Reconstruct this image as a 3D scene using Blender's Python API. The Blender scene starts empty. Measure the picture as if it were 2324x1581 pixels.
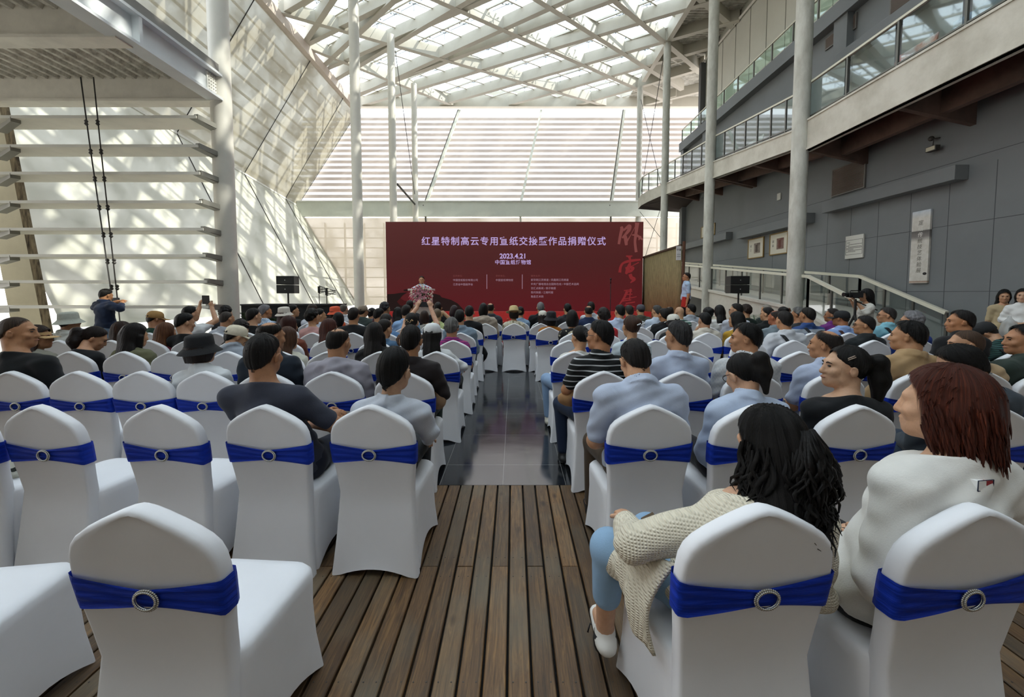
import bpy, bmesh, math, random
import numpy as np
from mathutils import Vector, Matrix
random.seed(7); RNG = np.random.RandomState(7)
S = bpy.context.scene; C = S.collection
# ---------------------------------------------------------------- camera
F_PX, PX0, PY0, PITCH, EYE = 900.0, 1165.0, 711.6, math.radians(3.03), 1.6
cam = bpy.data.cameras.new('camera'); cam.sensor_width = 36; cam.lens = F_PX/2324*36
cam.shift_x = -(PX0-1162)/2324; cam.shift_y = -(790.5-PY0)/2324; cam.clip_end = 300
camo = bpy.data.objects.new('camera', cam); C.objects.link(camo)
camo.location = (0, 0, EYE); camo.rotation_euler = (math.pi/2-PITCH, 0, 0); S.camera = camo
# ---------------------------------------------------------------- sky, sun, exposure
W = bpy.data.worlds.new('world'); S.world = W; W.use_nodes = True
wn = W.node_tree.nodes; bg = wn['Background']
wtc = wn.new('ShaderNodeTexCoord'); wsep = wn.new('ShaderNodeSeparateXYZ'); wr = wn.new('ShaderNodeValToRGB')
W.node_tree.links.new(wtc.outputs['Generated'], wsep.inputs[0]); W.node_tree.links.new(wsep.outputs['Z'], wr.inputs[0])
wr.color_ramp.elements[0].position = 0.0; wr.color_ramp.elements[0].color = (.95, .90, .88, 1)
wr.color_ramp.elements[1].position = .55; wr.color_ramp.elements[1].color = (.84, .93, 1.0, 1)
W.node_tree.links.new(wr.outputs[0], bg.inputs[0]); bg.inputs[1].default_value = 1.75
sun = bpy.data.lights.new('sun', 'SUN'); sun.energy = 2.9; sun.angle = .012; sun.color = (1, .93, .80)
suno = bpy.data.objects.new('sun', sun); C.objects.link(suno)
suno.rotation_euler = Vector((-1.06, .10, -1.0)).to_track_quat('-Z', 'Y').to_euler()
vs = S.view_settings; S.display_settings.display_device = 'sRGB'
vs.view_transform = 'Standard'; vs.look = 'None'; vs.exposure = 1.05; vs.gamma = 1; vs.use_curve_mapping = False
cy = S.cycles; cy.max_bounces = 7; cy.diffuse_bounces = 4; cy.glossy_bounces = 3; cy.transmission_bounces = 4
cy.transparent_max_bounces = 24; cy.use_denoising = True; cy.caustics_reflective = False; cy.caustics_refractive = False
cy.sample_clamp_indirect = 6
# ---------------------------------------------------------------- helpers
CP, SP = math.cos(PITCH), math.sin(PITCH)
def pt(x, y, X=None, Y=None, z=None):
    """the place in the hall that a pixel of the photograph shows, on a plane of known X, Y or z"""
    u = (x-PX0)/F_PX; v = (PY0-y)/F_PX
    d = Vector((u, CP+v*SP, v*CP-SP))
    t = X/d.x if X is not None else Y/d.y if Y is not None else (z-EYE)/d.z
    return Vector((d.x*t, d.y*t, EYE+d.z*t))
def lin(c):
    if isinstance(c, str):
        c = [int(c[i:i+2], 16)/255 for i in (0, 2, 4)]
    return tuple(((v+.055)/1.055)**2.4 if v > .04045 else v/12.92 for v in c)
def tag(o, label, cat, group=None):
    o['label'] = label; o['category'] = cat
    if group: o['group'] = group
    return o
def struct(o):
    o['kind'] = 'structure'; return o
def empty(name, loc=(0, 0, 0), rz=0, parent=None):
    o = bpy.data.objects.new(name, None); C.objects.link(o); o.location = loc; o.rotation_euler = (0, 0, rz)
    o.empty_display_size = .1
    if parent: o.parent = parent
    return o
def link(name, me, parent=None, mat=None):
    o = bpy.data.objects.new(name, me); C.objects.link(o)
    if parent: o.parent = parent
    if mat is not None:
        for m in (mat if isinstance(mat, (list, tuple)) else [mat]): me.materials.append(m)
    return o
def mk(name, V, Fc, mat=None, parent=None, smooth=False):
    me = bpy.data.meshes.new(name); me.from_pydata([tuple(v) for v in V], [], Fc); me.update()
    if smooth: me.polygons.foreach_set('use_smooth', [True]*len(me.polygons))
    return link(name, me, parent, mat)
class MB:
    """collects boxes, bars, tubes and prisms that make up ONE part"""
    def __init__(s): s.V = []; s.F = []; s.M = []; s.mi = 0
    def add(s, V, Fc):
        n = len(s.V); s.V += [Vector(v) for v in V]; s.F += [tuple(i+n for i in f) for f in Fc]; s.M += [s.mi]*len(Fc); return s
    def box(s, a, b):
        (x0, y0, z0), (x1, y1, z1) = a, b
        x0, x1 = min(x0, x1), max(x0, x1); y0, y1 = min(y0, y1), max(y0, y1); z0, z1 = min(z0, z1), max(z0, z1)
        return s.add([(x0,y0,z0),(x1,y0,z0),(x1,y1,z0),(x0,y1,z0),(x0,y0,z1),(x1,y0,z1),(x1,y1,z1),(x0,y1,z1)],
                     [(0,3,2,1),(4,5,6,7),(0,1,5,4),(1,2,6,5),(2,3,7,6),(3,0,4,7)])
    def bar(s, p, q, w, h, up=(0, 0, 1), top=False):
        """rectangular bar from p to q, w wide, h along up; top=False: centred"""
        p, q = Vector(p), Vector(q); d = (q-p).normalized(); r = d.cross(Vector(up))
        if r.length < 1e-4: r = d.cross(Vector((1, 0, 0)))
        r.normalize(); u = r.cross(d).normalized(); r *= w/2
        lo, hi = (-h/2, h/2) if not top else (0, h)
        return s.add([p-r+u*lo, p+r+u*lo, p+r+u*hi, p-r+u*hi, q-r+u*lo, q+r+u*lo, q+r+u*hi, q-r+u*hi],
                     [(0,1,2,3),(7,6,5,4),(0,4,5,1),(1,5,6,2),(2,6,7,3),(3,7,4,0)])
    def tube(s, pts, r, n=10, caps=True):
        pts = [Vector(p) for p in pts]; N = len(pts); rs = r if isinstance(r, (list, tuple)) else [r]*N
        V = []; prev = None
        for i, p in enumerate(pts):
            d = (pts[min(i+1, N-1)]-pts[max(i-1, 0)]).normalized()
            if prev is None:
                a = d.cross(Vector((0, 0, 1)))
                if a.length < .05: a = d.cross(Vector((0, 1, 0)))
            else: a = prev-d*prev.dot(d)
            a.normalize(); prev = a; b = d.cross(a)
            V += [p+(a*math.cos(t)+b*math.sin(t))*rs[i] for t in [2*math.pi*k/n for k in range(n)]]
        Fc = [(i*n+k, i*n+(k+1) % n, (i+1)*n+(k+1) % n, (i+1)*n+k) for i in range(N-1) for k in range(n)]
        if caps: Fc += [tuple(range(n-1, -1, -1)), tuple((N-1)*n+k for k in range(n))]
        return s.add(V, Fc)
    def lathe(s, prof, c, n=16, axis=None):
        c = Vector(c); V = []; N = len(prof)
        for r, z in prof: V += [c+Vector((r*math.cos(2*math.pi*k/n), r*math.sin(2*math.pi*k/n), z)) for k in range(n)]
        Fc = [(i*n+k, i*n+(k+1) % n, (i+1)*n+(k+1) % n, (i+1)*n+k) for i in range(N-1) for k in range(n)]
        Fc += [tuple(range(n-1, -1, -1)), tuple((N-1)*n+k for k in range(n))]
        return s.add(V, Fc)
    def prism(s, poly, off):
        """closed polygon extruded by the vector off"""
        n = len(poly); off = Vector(off); V = [Vector(p) for p in poly]; V += [v+off for v in V]
        return s.add(V, [tuple(range(n-1, -1, -1)), tuple(range(n, 2*n))]+[(i, (i+1) % n, n+(i+1) % n, n+i) for i in range(n)])
    def sphere(s, c, r, n=10, m=6, sc=(1, 1, 1)):
        c = Vector(c); V = []
        for i in range(1, m):
            t = math.pi*i/m
            V += [c+Vector((r*sc[0]*math.sin(t)*math.cos(2*math.pi*k/n), r*sc[1]*math.sin(t)*math.sin(2*math.pi*k/n), r*sc[2]*math.cos(t))) for k in range(n)]
        V += [c+Vector((0, 0, r*sc[2])), c-Vector((0, 0, r*sc[2]))]; T, B = len(V)-2, len(V)-1
        Fc = [(i*n+k, (i+1)*n+k, (i+1)*n+(k+1) % n, i*n+(k+1) % n) for i in range(m-2) for k in range(n)]
        Fc += [(T, k, (k+1) % n) for k in range(n)]+[(B, (m-2)*n+(k+1) % n, (m-2)*n+k) for k in range(n)]
        return s.add(V, Fc)
    def build(s, name, mat=None, parent=None, smooth=False, bevel=0, auto=None):
        me = bpy.data.meshes.new(name); me.from_pydata([tuple(v) for v in s.V], [], s.F); me.update()
        if smooth: me.polygons.foreach_set('use_smooth', [True]*len(me.polygons))
        o = link(name, me, parent, mat)
        if max(s.M, default=0): me.polygons.foreach_set('material_index', s.M)
        if auto: me.set_sharp_from_angle(angle=math.radians(auto))
        if bevel:
            b = o.modifiers.new('bevel', 'BEVEL'); b.width = bevel; b.segments = 2; b.limit_method = 'ANGLE'
        return o
_M = {}
def mat(name, col, rough=.6, metal=0, var=.0, scale=6, bump=0, bscale=30, spec=.5, stretch=None, dirt=None, trans=0):
    """plain procedural surface: base colour broken up by noise, optional bump"""
    if name in _M: return _M[name]
    m = bpy.data.materials.new(name); m.use_nodes = True; nt = m.node_tree; N = nt.nodes; L = nt.links
    b = N['Principled BSDF']; c = lin(col); b.inputs['Base Color'].default_value = (*c, 1)
    b.inputs['Roughness'].default_value = rough; b.inputs['Metallic'].default_value = metal
    b.inputs['Specular IOR Level'].default_value = spec
    tc = N.new('ShaderNodeTexCoord'); mp = N.new('ShaderNodeMapping'); L.new(tc.outputs['Object'], mp.inputs[0])
    if stretch: mp.inputs['Scale'].default_value = stretch
    if var:
        n = N.new('ShaderNodeTexNoise'); n.inputs['Scale'].default_value = scale; n.inputs['Detail'].default_value = 6
        n.inputs['Roughness'].default_value = .65; L.new(mp.outputs[0], n.inputs['Vector'])
        r = N.new('ShaderNodeValToRGB'); L.new(n.outputs['Fac'], r.inputs[0])
        d = lin(dirt) if dirt else tuple(v*(1-var) for v in c)
        r.color_ramp.elements[0].position = .32; r.color_ramp.elements[0].color = (*d, 1)
        r.color_ramp.elements[1].position = .6; r.color_ramp.elements[1].color = (*c, 1)
        L.new(r.outputs[0], b.inputs['Base Color'])
    if bump:
        n2 = N.new('ShaderNodeTexNoise'); n2.inputs['Scale'].default_value = bscale; n2.inputs['Detail'].default_value = 4
        L.new(mp.outputs[0], n2.inputs['Vector']); bp = N.new('ShaderNodeBump'); bp.inputs['Strength'].default_value = bump
        bp.inputs['Distance'].default_value = .02; L.new(n2.outputs['Fac'], bp.inputs['Height']); L.new(bp.outputs[0], b.inputs['Normal'])
    _M[name] = m; return m
def nodes_mat(name):
    m = bpy.data.materials.new(name); m.use_nodes = True; nt = m.node_tree; nt.nodes.clear()
    out = nt.nodes.new('ShaderNodeOutputMaterial'); _M[name] = m; return m, nt, out
def glass_mat(name, tint=(.93, .97, .97), refl=1.0, film=0, filmcol=(.8, .8, .78), thru=.5):
    """thin pane: see-through with mirror-like reflection at glancing angles, optional dusty film"""
    m, nt, out = nodes_mat(name); N, L = nt.nodes, nt.links
    t = N.new('ShaderNodeBsdfTransparent'); t.inputs[0].default_value = (*tint, 1)
    g = N.new('ShaderNodeBsdfGlossy'); g.inputs['Roughness'].default_value = .03; g.inputs['Color'].default_value = (.95, .98, 1, 1)
    lw_ = N.new('ShaderNodeLayerWeight'); lw_.inputs[0].default_value = .5; pw = N.new('ShaderNodeMath'); pw.operation = 'POWER'; pw.inputs[1].default_value = 4.5; L.new(lw_.outputs['Facing'], pw.inputs[0])
    mm = N.new('ShaderNodeMath'); mm.operation = 'MULTIPLY_ADD'; mm.inputs[1].default_value = .6; mm.inputs[2].default_value = .04*refl; mm.use_clamp = True; L.new(pw.outputs[0], mm.inputs[0])
    mx = N.new('ShaderNodeMixShader'); L.new(mm.outputs[0], mx.inputs[0]); L.new(t.outputs[0], mx.inputs[1]); L.new(g.outputs[0], mx.inputs[2])
    if film:
        d = N.new('ShaderNodeBsdfDiffuse'); d.inputs[0].default_value = (*filmcol, 1)
        tl = N.new('ShaderNodeBsdfTranslucent'); tl.inputs[0].default_value = (*filmcol, 1)
        a = N.new('ShaderNodeMixShader'); a.inputs[0].default_value = thru; L.new(d.outputs[0], a.inputs[1]); L.new(tl.outputs[0], a.inputs[2])
        tc = N.new('ShaderNodeTexCoord'); nz = N.new('ShaderNodeTexNoise'); nz.inputs['Scale'].default_value = .8; nz.inputs['Detail'].default_value = 5
        L.new(tc.outputs['Object'], nz.inputs['Vector']); mr = N.new('ShaderNodeMapRange'); L.new(nz.outputs['Fac'], mr.inputs[0])
        mr.inputs[1].default_value = .3; mr.inputs[2].default_value = .7; mr.inputs[3].default_value = film*.9; mr.inputs[4].default_value = min(1, film*1.1)
        m2 = N.new('ShaderNodeMixShader'); L.new(mr.outputs[0], m2.inputs[0]); L.new(mx.outputs[0], m2.inputs[1]); L.new(a.outputs[0], m2.inputs[2]); mx = m2
    L.new(mx.outputs[0], out.inputs[0]); return m
def emis_mat(name, col, st, rough=.5):
    m = mat(name, (0.02, .02, .02), rough); b = m.node_tree.nodes['Principled BSDF']
    b.inputs['Emission Color'].default_value = (*lin(col), 1); b.inputs['Emission Strength'].default_value = st; return m
def text(name, body, size, loc, M3, m, parent, ax='CENTER', spacing=1.0, bold=0.0, line=1.0, shear=0):
    """lettering as a flat mesh lying in the plane spanned by the columns of M3"""
    cu = bpy.data.curves.new(name, 'FONT'); cu.body = body; cu.size = size; cu.align_x = ax; cu.align_y = 'CENTER'
    cu.space_character = spacing; cu.space_line = line; cu.offset = bold; cu.shear = shear
    t = bpy.data.objects.new(name, cu); C.objects.link(t); bpy.context.view_layer.update()
    me = bpy.data.meshes.new_from_object(t.evaluated_get(bpy.context.evaluated_depsgraph_get())); bpy.data.objects.remove(t)
    me.name = name; o = link(name, me, parent); me.materials.clear(); me.materials.append(m)
    o.matrix_local = Matrix.Translation(loc) @ M3.to_4x4(); return o
FACE_CAM = Matrix(((1, 0, 0), (0, 0, -1), (0, 1, 0)))      # text upright in an XZ plane, read from -Y
FACE_LEFT = Matrix(((0, 0, -1), (-1, 0, 0), (0, 1, 0)))    # text upright on a YZ plane, read from -X
WHITE = mat('painted_steel', 'd9d6cc', .5, var=.10, scale=1.2, bump=.05)
STEELW = mat('painted_steel_bright', 'e0e0da', .45, var=.06, scale=2)
CONC = mat('painted_concrete_column', 'cfcfc6', .6, var=.25, scale=2.5, dirt='a9a79c', bump=.15, bscale=12, stretch=(1, 1, .35))
DARKM = mat('dark_metal', '2a2826', .5)
BLACK = mat('black_plastic', '0e0f10', .5)
# ================================================================ the hall
# ---- floors
FEDGE = pt(1165, 1100, z=0).y                      # where the wooden deck meets the stone floor
def wood_mat():
    m, nt, out = nodes_mat('weathered_deck_boards'); N, L = nt.nodes, nt.links
    b = N.new('ShaderNodeBsdfPrincipled'); L.new(b.outputs[0], out.inputs[0])
    at = N.new('ShaderNodeAttribute'); at.attribute_name = 'rnd'
    tc = N.new('ShaderNodeTexCoord'); mp = N.new('ShaderNodeMapping'); mp.inputs['Scale'].default_value = (30, 1.6, 1)
    ad = N.new('ShaderNodeVectorMath'); ad.operation = 'ADD'; L.new(tc.outputs['Object'], ad.inputs[0])
    sc = N.new('ShaderNodeVectorMath'); sc.operation = 'SCALE'; sc.inputs['Scale'].default_value = 17; L.new(at.outputs['Vector'], sc.inputs[0]); L.new(sc.outputs[0], ad.inputs[1])
    L.new(ad.outputs[0], mp.inputs[0])
    n = N.new('ShaderNodeTexNoise'); n.inputs['Scale'].default_value = 2.2; n.inputs['Detail'].default_value = 8; n.inputs['Roughness'].default_value = .7; n.inputs['Distortion'].default_value = 1.2
    L.new(mp.outputs[0], n.inputs['Vector'])
    r = N.new('ShaderNodeValToRGB'); L.new(n.outputs['Fac'], r.inputs[0]); e = r.color_ramp.elements
    e[0].position = .28; e[0].color = (*lin('3c2f21'), 1); e[1].position = .75; e[1].color = (*lin('a07a4a'), 1)
    x = e.new(.5); x.color = (*lin('6f5234'), 1)
    # per-board tone, wear towards grey in patches, dark knots
    n2 = N.new('ShaderNodeTexNoise'); n2.inputs['Scale'].default_value = 1.7; n2.inputs['Detail'].default_value = 5; L.new(ad.outputs[0], n2.inputs['Vector'])
    mr = N.new('ShaderNodeMapRange'); L.new(n2.outputs['Fac'], mr.inputs[0]); mr.inputs[1].default_value = .46; mr.inputs[2].default_value = .68
    mix = N.new('ShaderNodeMix'); mix.data_type = 'RGBA'; mix.inputs[7].default_value = (*lin('77705f'), 1); L.new(r.outputs[0], mix.inputs[6])
    m5 = N.new('ShaderNodeMath'); m5.operation = 'MULTIPLY'; m5.inputs[1].default_value = .62; L.new(mr.outputs[0], m5.inputs[0]); L.new(m5.outputs[0], mix.inputs[0])
    vo = N.new('ShaderNodeTexVoronoi'); vo.inputs['Scale'].default_value = 3.3; mp2 = N.new('ShaderNodeMapping'); mp2.inputs['Scale'].default_value = (1.6, .8, 1)
    L.new(ad.outputs[0], mp2.inputs[0]); L.new(mp2.outputs[0], vo.inputs['Vector'])
    kr = N.new('ShaderNodeMapRange'); L.new(vo.outputs['Distance'], kr.inputs[0]); kr.inputs[1].default_value = .05; kr.inputs[2].default_value = .14; kr.inputs[3].default_value = .35; kr.inputs[4].default_value = 1
    sepn = N.new('ShaderNodeSeparateXYZ'); L.new(at.outputs['Vector'], sepn.inputs[0])
    tr = N.new('ShaderNodeMapRange'); L.new(sepn.outputs['X'], tr.inputs[0]); tr.inputs[3].default_value = .46; tr.inputs[4].default_value = 1.08
    mu = N.new('ShaderNodeMath'); mu.operation = 'MULTIPLY'; L.new(kr.outputs[0], mu.inputs[0]); L.new(tr.outputs[0], mu.inputs[1])
    cm = N.new('ShaderNodeMix'); cm.data_type = 'RGBA'; cm.blend_type = 'MULTIPLY'; cm.inputs[0].default_value = 1
    L.new(mix.outputs[2], cm.inputs[6]); L.new(mu.outputs[0], cm.inputs[7]); L.new(cm.outputs[2], b.inputs['Base Color'])
    rr = N.new('ShaderNodeMapRange'); L.new(n2.outputs['Fac'], rr.inputs[0]); rr.inputs[3].default_value = .36; rr.inputs[4].default_value = .62; L.new(rr.outputs[0], b.inputs['Roughness'])
    bp = N.new('ShaderNodeBump'); bp.inputs['Strength'].default_value = .35; bp.inputs['Distance'].default_value = .004; L.new(n.outputs['Fac'], bp.inputs['Height']); L.new(bp.outputs[0], b.inputs['Normal'])
    return m
def build_deck():
    V = []; Fc = []; R = []; pitch = .1027; x = .0767-pitch*70
    while x < 8.2:
        a, b = x+.0055, x+pitch-.0055; y0 = -4.0; k = int(round(x/pitch))
        ends = [-2.2+.66*(k % 2)+(k*37 % 5)*.02, 1.0+.02*(k % 3), 2.24 if k % 2 else FEDGE-.004, FEDGE-.004]
        for y1 in ends:
            if y1-y0 < .1: continue
            n = len(V); e = .004; h = RNG.uniform(-.0015, .0015)
            V += [(a, y0, -.03), (b, y0, -.03), (b, y1, -.03), (a, y1, -.03), (a, y0, h-e), (b, y0, h-e), (b, y1, h-e), (a, y1, h-e),
                  (a+e, y0+e/2, h), (b-e, y0+e/2, h), (b-e, y1-e/2, h), (a+e, y1-e/2, h)]
            Fc += [tuple(n+i for i in f) for f in ((0,1,5,4),(1,2,6,5),(2,3,7,6),(3,0,4,7),(4,5,9,8),(5,6,10,9),(6,7,11,10),(7,4,8,11),(8,9,10,11))]
            q = RNG.rand(3); R += [tuple(q)]*12; y0 = y1+.004
        x += pitch
    o = mk('floor', V, Fc, wood_mat())
    a = o.data.attributes.new('rnd', 'FLOAT_VECTOR', 'POINT'); a.data.foreach_set('vector', np.array(R, np.float32).ravel())
    nb = MB()
    for x in np.arange(-4.05, 3.6, pitch):              # the nail heads across every joist
        for y in (2.32, 2.16, 1.55, .9, .25, 2.95):
            for dx in (.025, .078):
                xx = .0767+round((x-.0767)/pitch)*pitch+dx; nb.lathe([(.0035, 0), (.003, .0012)], (xx, y, .0), 6)
    nb.build('nail_head', mat('nail_steel', '4b4a48', .5, .6), o)
    MB().box((-9, -4, -.2), (9, FEDGE, -.03)).build('joist_bed', mat('joist_dark', '0e0b09', .9), o)
    return struct(o)
build_deck()
def tile_mat():
    m, nt, out = nodes_mat('polished_black_stone'); N, L = nt.nodes, nt.links
    b = N.new('ShaderNodeBsdfPrincipled'); L.new(b.outputs[0], out.inputs[0]); tc = N.new('ShaderNodeTexCoord')
    br = N.new('ShaderNodeTexBrick'); br.offset = 0; br.inputs['Scale'].default_value = 1; br.inputs['Mortar Size'].default_value = .0022; br.inputs['Mortar Smooth'].default_value = 0
    br.inputs['Brick Width'].default_value = TILE[0]; br.inputs['Row Height'].default_value = TILE[1]
    br.inputs['Color1'].default_value = (*lin('23262a'), 1); br.inputs['Color2'].default_value = (*lin('1b1e22'), 1); br.inputs['Mortar'].default_value = (*lin('7c7d7c'), 1)
    L.new(tc.outputs['Object'], br.inputs['Vector'])
    n = N.new('ShaderNodeTexNoise'); n.inputs['Scale'].default_value = 3; n.inputs['Detail'].default_value = 8; mp = N.new('ShaderNodeMapping'); mp.inputs['Scale'].default_value = (.6, 2.2, 1)
    L.new(tc.outputs['Object'], mp.inputs[0]); L.new(mp.outputs[0], n.inputs['Vector'])
    rr = N.new('ShaderNodeMapRange'); L.new(n.outputs['Fac'], rr.inputs[0]); rr.inputs[3].default_value = .06; rr.inputs[4].default_value = .20; L.new(rr.outputs[0], b.inputs['Roughness'])
    L.new(br.outputs[0], b.inputs['Base Color']); b.inputs['Specular IOR Level'].default_value = .5; b.inputs['IOR'].default_value = 1.95
    bp = N.new('ShaderNodeBump'); bp.inputs['Strength'].default_value = .06; bp.inputs['Distance'].default_value = .01; L.new(n.outputs['Fac'], bp.inputs['Height']); L.new(bp.outputs[0], b.inputs['Normal'])
    return m
_c = pt(980+882*.18973, 986.4, z=0); TILE = (.527, pt(1165, 938.6, z=0).y-pt(1165, 986.4, z=0).y)
st = mk('floor_stone', [(-30-_c.x, FEDGE-_c.y, 0), (14-_c.x, FEDGE-_c.y, 0), (14-_c.x, 34-_c.y, 0), (-30-_c.x, 34-_c.y, 0)], [(0, 1, 2, 3)], tile_mat())
st.location = (_c.x, _c.y, -.001); struct(st); MB().box((-30-_c.x, FEDGE-_c.y, -.25), (14-_c.x, FEDGE-_c.y+.04, -.002)).build('stone_edge', mat('joist_dark', '0e0b09', .9), st)
st.name = 'floor'
# outside ground beyond the walls
go = mk('ground', [(-60, -4, -.3), (-9, -4, -.3), (-9, 3, -.3), (-60, 60, -.3)], [(0, 1, 2, 3)], mat('pale_paving', 'cfc9bf', .9)); struct(go)
pv = mk('floor', [(-30, 3.2, .004), (-7.0, 3.2, .004), (-7.0, 27, .004), (-30, 27, .004)], [(0, 1, 2, 3)], mat('pale_side_paving', 'cfcabc', .8, var=.1, scale=1)); struct(pv)
struct(mk('floor', [(-7.0, 15.2, .004), (8.0, 15.2, .004), (8.0, 30, .004), (-7.0, 30, .004)], [(0, 1, 2, 3)], mat('back_paving', '8f8b80', .8)))
# ---- walls of the big folded greenhouse
ZR = 15.0
XT, XF, XB = -11.3, -14.3, -10.7           # left wall: top edge, fold, foot
YT, YF, YB = 29.5, 26.6, 27.2              # back wall: top edge, fold, foot
def zf(y): return 7.35+(26.6-y)*.108       # the left fold drops towards the back
GLW = glass_mat('frosted_wall_glass', (.9, .92, .88), .5, film=.97, filmcol=(.48, .48, .415), thru=.04)
GLU = glass_mat('stained_upper_glass', (.9, .92, .86), .5, film=.955, filmcol=(.43, .40, .32), thru=.06)
GLB = glass_mat('hazy_back_glass', (.56, .525, .535), .4, film=.34, filmcol=(.84, .80, .79))
JOINT = mat('joint_black', '2c2a26', .7)
def quadwall(name, P, nu, m, th=.03):
    V = []; Fc = []
    return mk(name, P, [(0, 1, 2, 3)], m)
wl = empty('wall_left'); struct(wl)
YS = [9.4, 17.2, 21.4, 25.2, 26.6]
XS = lambda y: XF
cor_f, cor_t, cor_b = Vector((XF, YF, zf(YF))), Vector((XT, YT, 14.75)), Vector((XB, YB, .75))
def lw(y, k):           # points of the left wall at depth y (foot, fold, top); the last one follows the corner
    if y >= 26.6: return {'b': cor_b, 'f': cor_f, 't': cor_t}[k]
    return {'b': Vector((XB, y, .75)), 'f': Vector((XF, y, zf(y))), 't': Vector((XT, y+(y-9.4)/17.2*2.2, 14.75))}[k]
for i in range(len(YS)-1):
    a, b = YS[i], YS[i+1]
    mk('wall_panel', [lw(a, 'b'), lw(b, 'b'), lw(b, 'f'), lw(a, 'f')], [(0, 1, 2, 3)], GLW, wl)
    mk('wall_panel', [lw(a, 'f'), lw(b, 'f'), lw(b, 't'), lw(a, 't')], [(0, 1, 2, 3)], GLU, wl)
    j = MB(); j.bar(lw(b, 'b')+Vector((.03, 0, 0)), lw(b, 'f')+Vector((.03, 0, 0)), .022, .03); j.bar(lw(b, 'f')+Vector((.03, 0, 0)), lw(b, 't')+Vector((.03, 0, 0)), .026, .03)
    j.build('wall_joint', JOINT, wl)
j = MB(); j.bar(lw(9.4, 'f'), cor_f, .10, .10); j.build('fold_rail', STEELW, wl)
j = MB(); j.bar(Vector((XT, 4, 14.8)), Vector((XT, YT, 14.8)), .35, .5); j.build('eaves_beam', mat('eaves_pinkish', 'cbbfb4', .6, var=.15, scale=1), wl)
# faint glazing rails and the slats that hang outside the left wall and show through it
j = MB()
for k in range(1, 12):
    f = k/12; j.bar(lw(9.4, 'f').lerp(lw(9.4, 't'), f)-Vector((.5, 0, .1)), cor_f.lerp(cor_t, f)-Vector((.5, 0, .1)), .20, .03, up=(1, 0, .4))
j.build('outer_slat', STEELW, wl)
wbk = empty('wall_back'); struct(wbk)
XR = 11.3
def rib(xb, xt):      # ribs of the back wall lean to the right going up
    return xb
ribs = []
for (bx, by), (tx, ty) in (((680, 470), (800, 262)), ((965, 470), (1043, 262)), ((1180, 475), (1228, 262)), ((1385, 478), (1415, 262)), ((1600, 478), (1598, 262))):
    ribs.append((pt(bx, by, Y=YF), pt(tx, ty, Y=YT)))
    ribs[-1][0].z = 7.3; ribs[-1][1].z = 14.75
ribs[0] = (cor_f.copy(), cor_t.copy()); ribs[0][0].z = 7.3
ribs.append((Vector((17, YF, 7.3)), Vector((16.5, YT, 14.75))))
feet = [cor_b.x]+[r[0].x+.3 for r in ribs[1:]]
for i in range(len(ribs)-1):
    (f0, t0), (f1, t1) = ribs[i], ribs[i+1]
    mk('wall_panel', [f0, f1, t1.lerp(f1, .04), t0.lerp(f0, .04)], [(0, 1, 2, 3)], GLB, wbk)
    mk('lower_panel', [(feet[i], YB, .75), (feet[i+1], YB, .75), (f1.x, f1.y, 6.55), (f0.x, f0.y, 6.55)], [(0, 1, 2, 3)],
       glass_mat('lower_back_panel', (.9, .88, .84), .4, film=.95, filmcol=(.64, .56, .45), thru=.25) if 'lower_back_panel' not in _M else _M['lower_back_panel'], wbk)
    j = MB()
    j.bar(f1-Vector((0, .08, 0)), t1-Vector((0, .08, 0)), .22 if i != 1 else .16, .2, up=(0, 1, 0)); j.bar(f1-Vector((0, .08, 0)), Vector((feet[i+1], YB-.08, .75)), .12, .1, up=(0, 1, 0))
    if i in (0, 2): j.mi = 1; j.bar(f1-Vector((.09, .2, 0)), t1-Vector((.09, .2, 0)), .045, .05, up=(0, 1, 0)); j.bar(f1-Vector((.02, .16, 0)), Vector((feet[i+1]-.02, YB-.16, .75)), .045, .05, up=(0, 1, 0))
    j.build('rib', [mat('rib_sage', 'e3e4d8', .55, var=.1), JOINT], wbk)
MB().bar((XF-.2, YF-.05, 7.1), (17, YF-.05, 7.1), .3, .95).build('fold_girder', mat('girder_sage', 'd9ddd2', .55, var=.12, scale=.8), wbk)
MB().bar((XF-.2, YF-.22, 7.6), (17, YF-.22, 7.6), .08, .06).build('girder_lip', STEELW, wbk)
SLAT = mat('outer_slat_beige', 'e6dcc2', .7, var=.10, scale=.7)
for k in range(16):      # beige boards outside the hazy back glass
    f = .02+k*.059; y0 = YF+(YT-YF)*f+.35; z0 = 7.35+7.4*f
    MB().bar((XF-1, y0, z0+.16), (17, y0, z0+.16), .06, .215, up=(0, .37, .93)).build('outer_slat', SLAT, wbk)
# what stands behind the lower back panels: faint block pattern
j = MB()
for k in range(8): j.bar((XF, YB+.5, 1.3+.68*k), (16, YB+.5, 1.3+.68*k), .05, .07)
for k in range(22): j.bar((-13+1.35*k, YB+.5, .6), (-13+1.35*k, YB+.5, 6.4), .22, .05)
j.build('outer_frame', mat('outer_frame_tan', '9d8f7c', .8), wbk)
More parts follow.
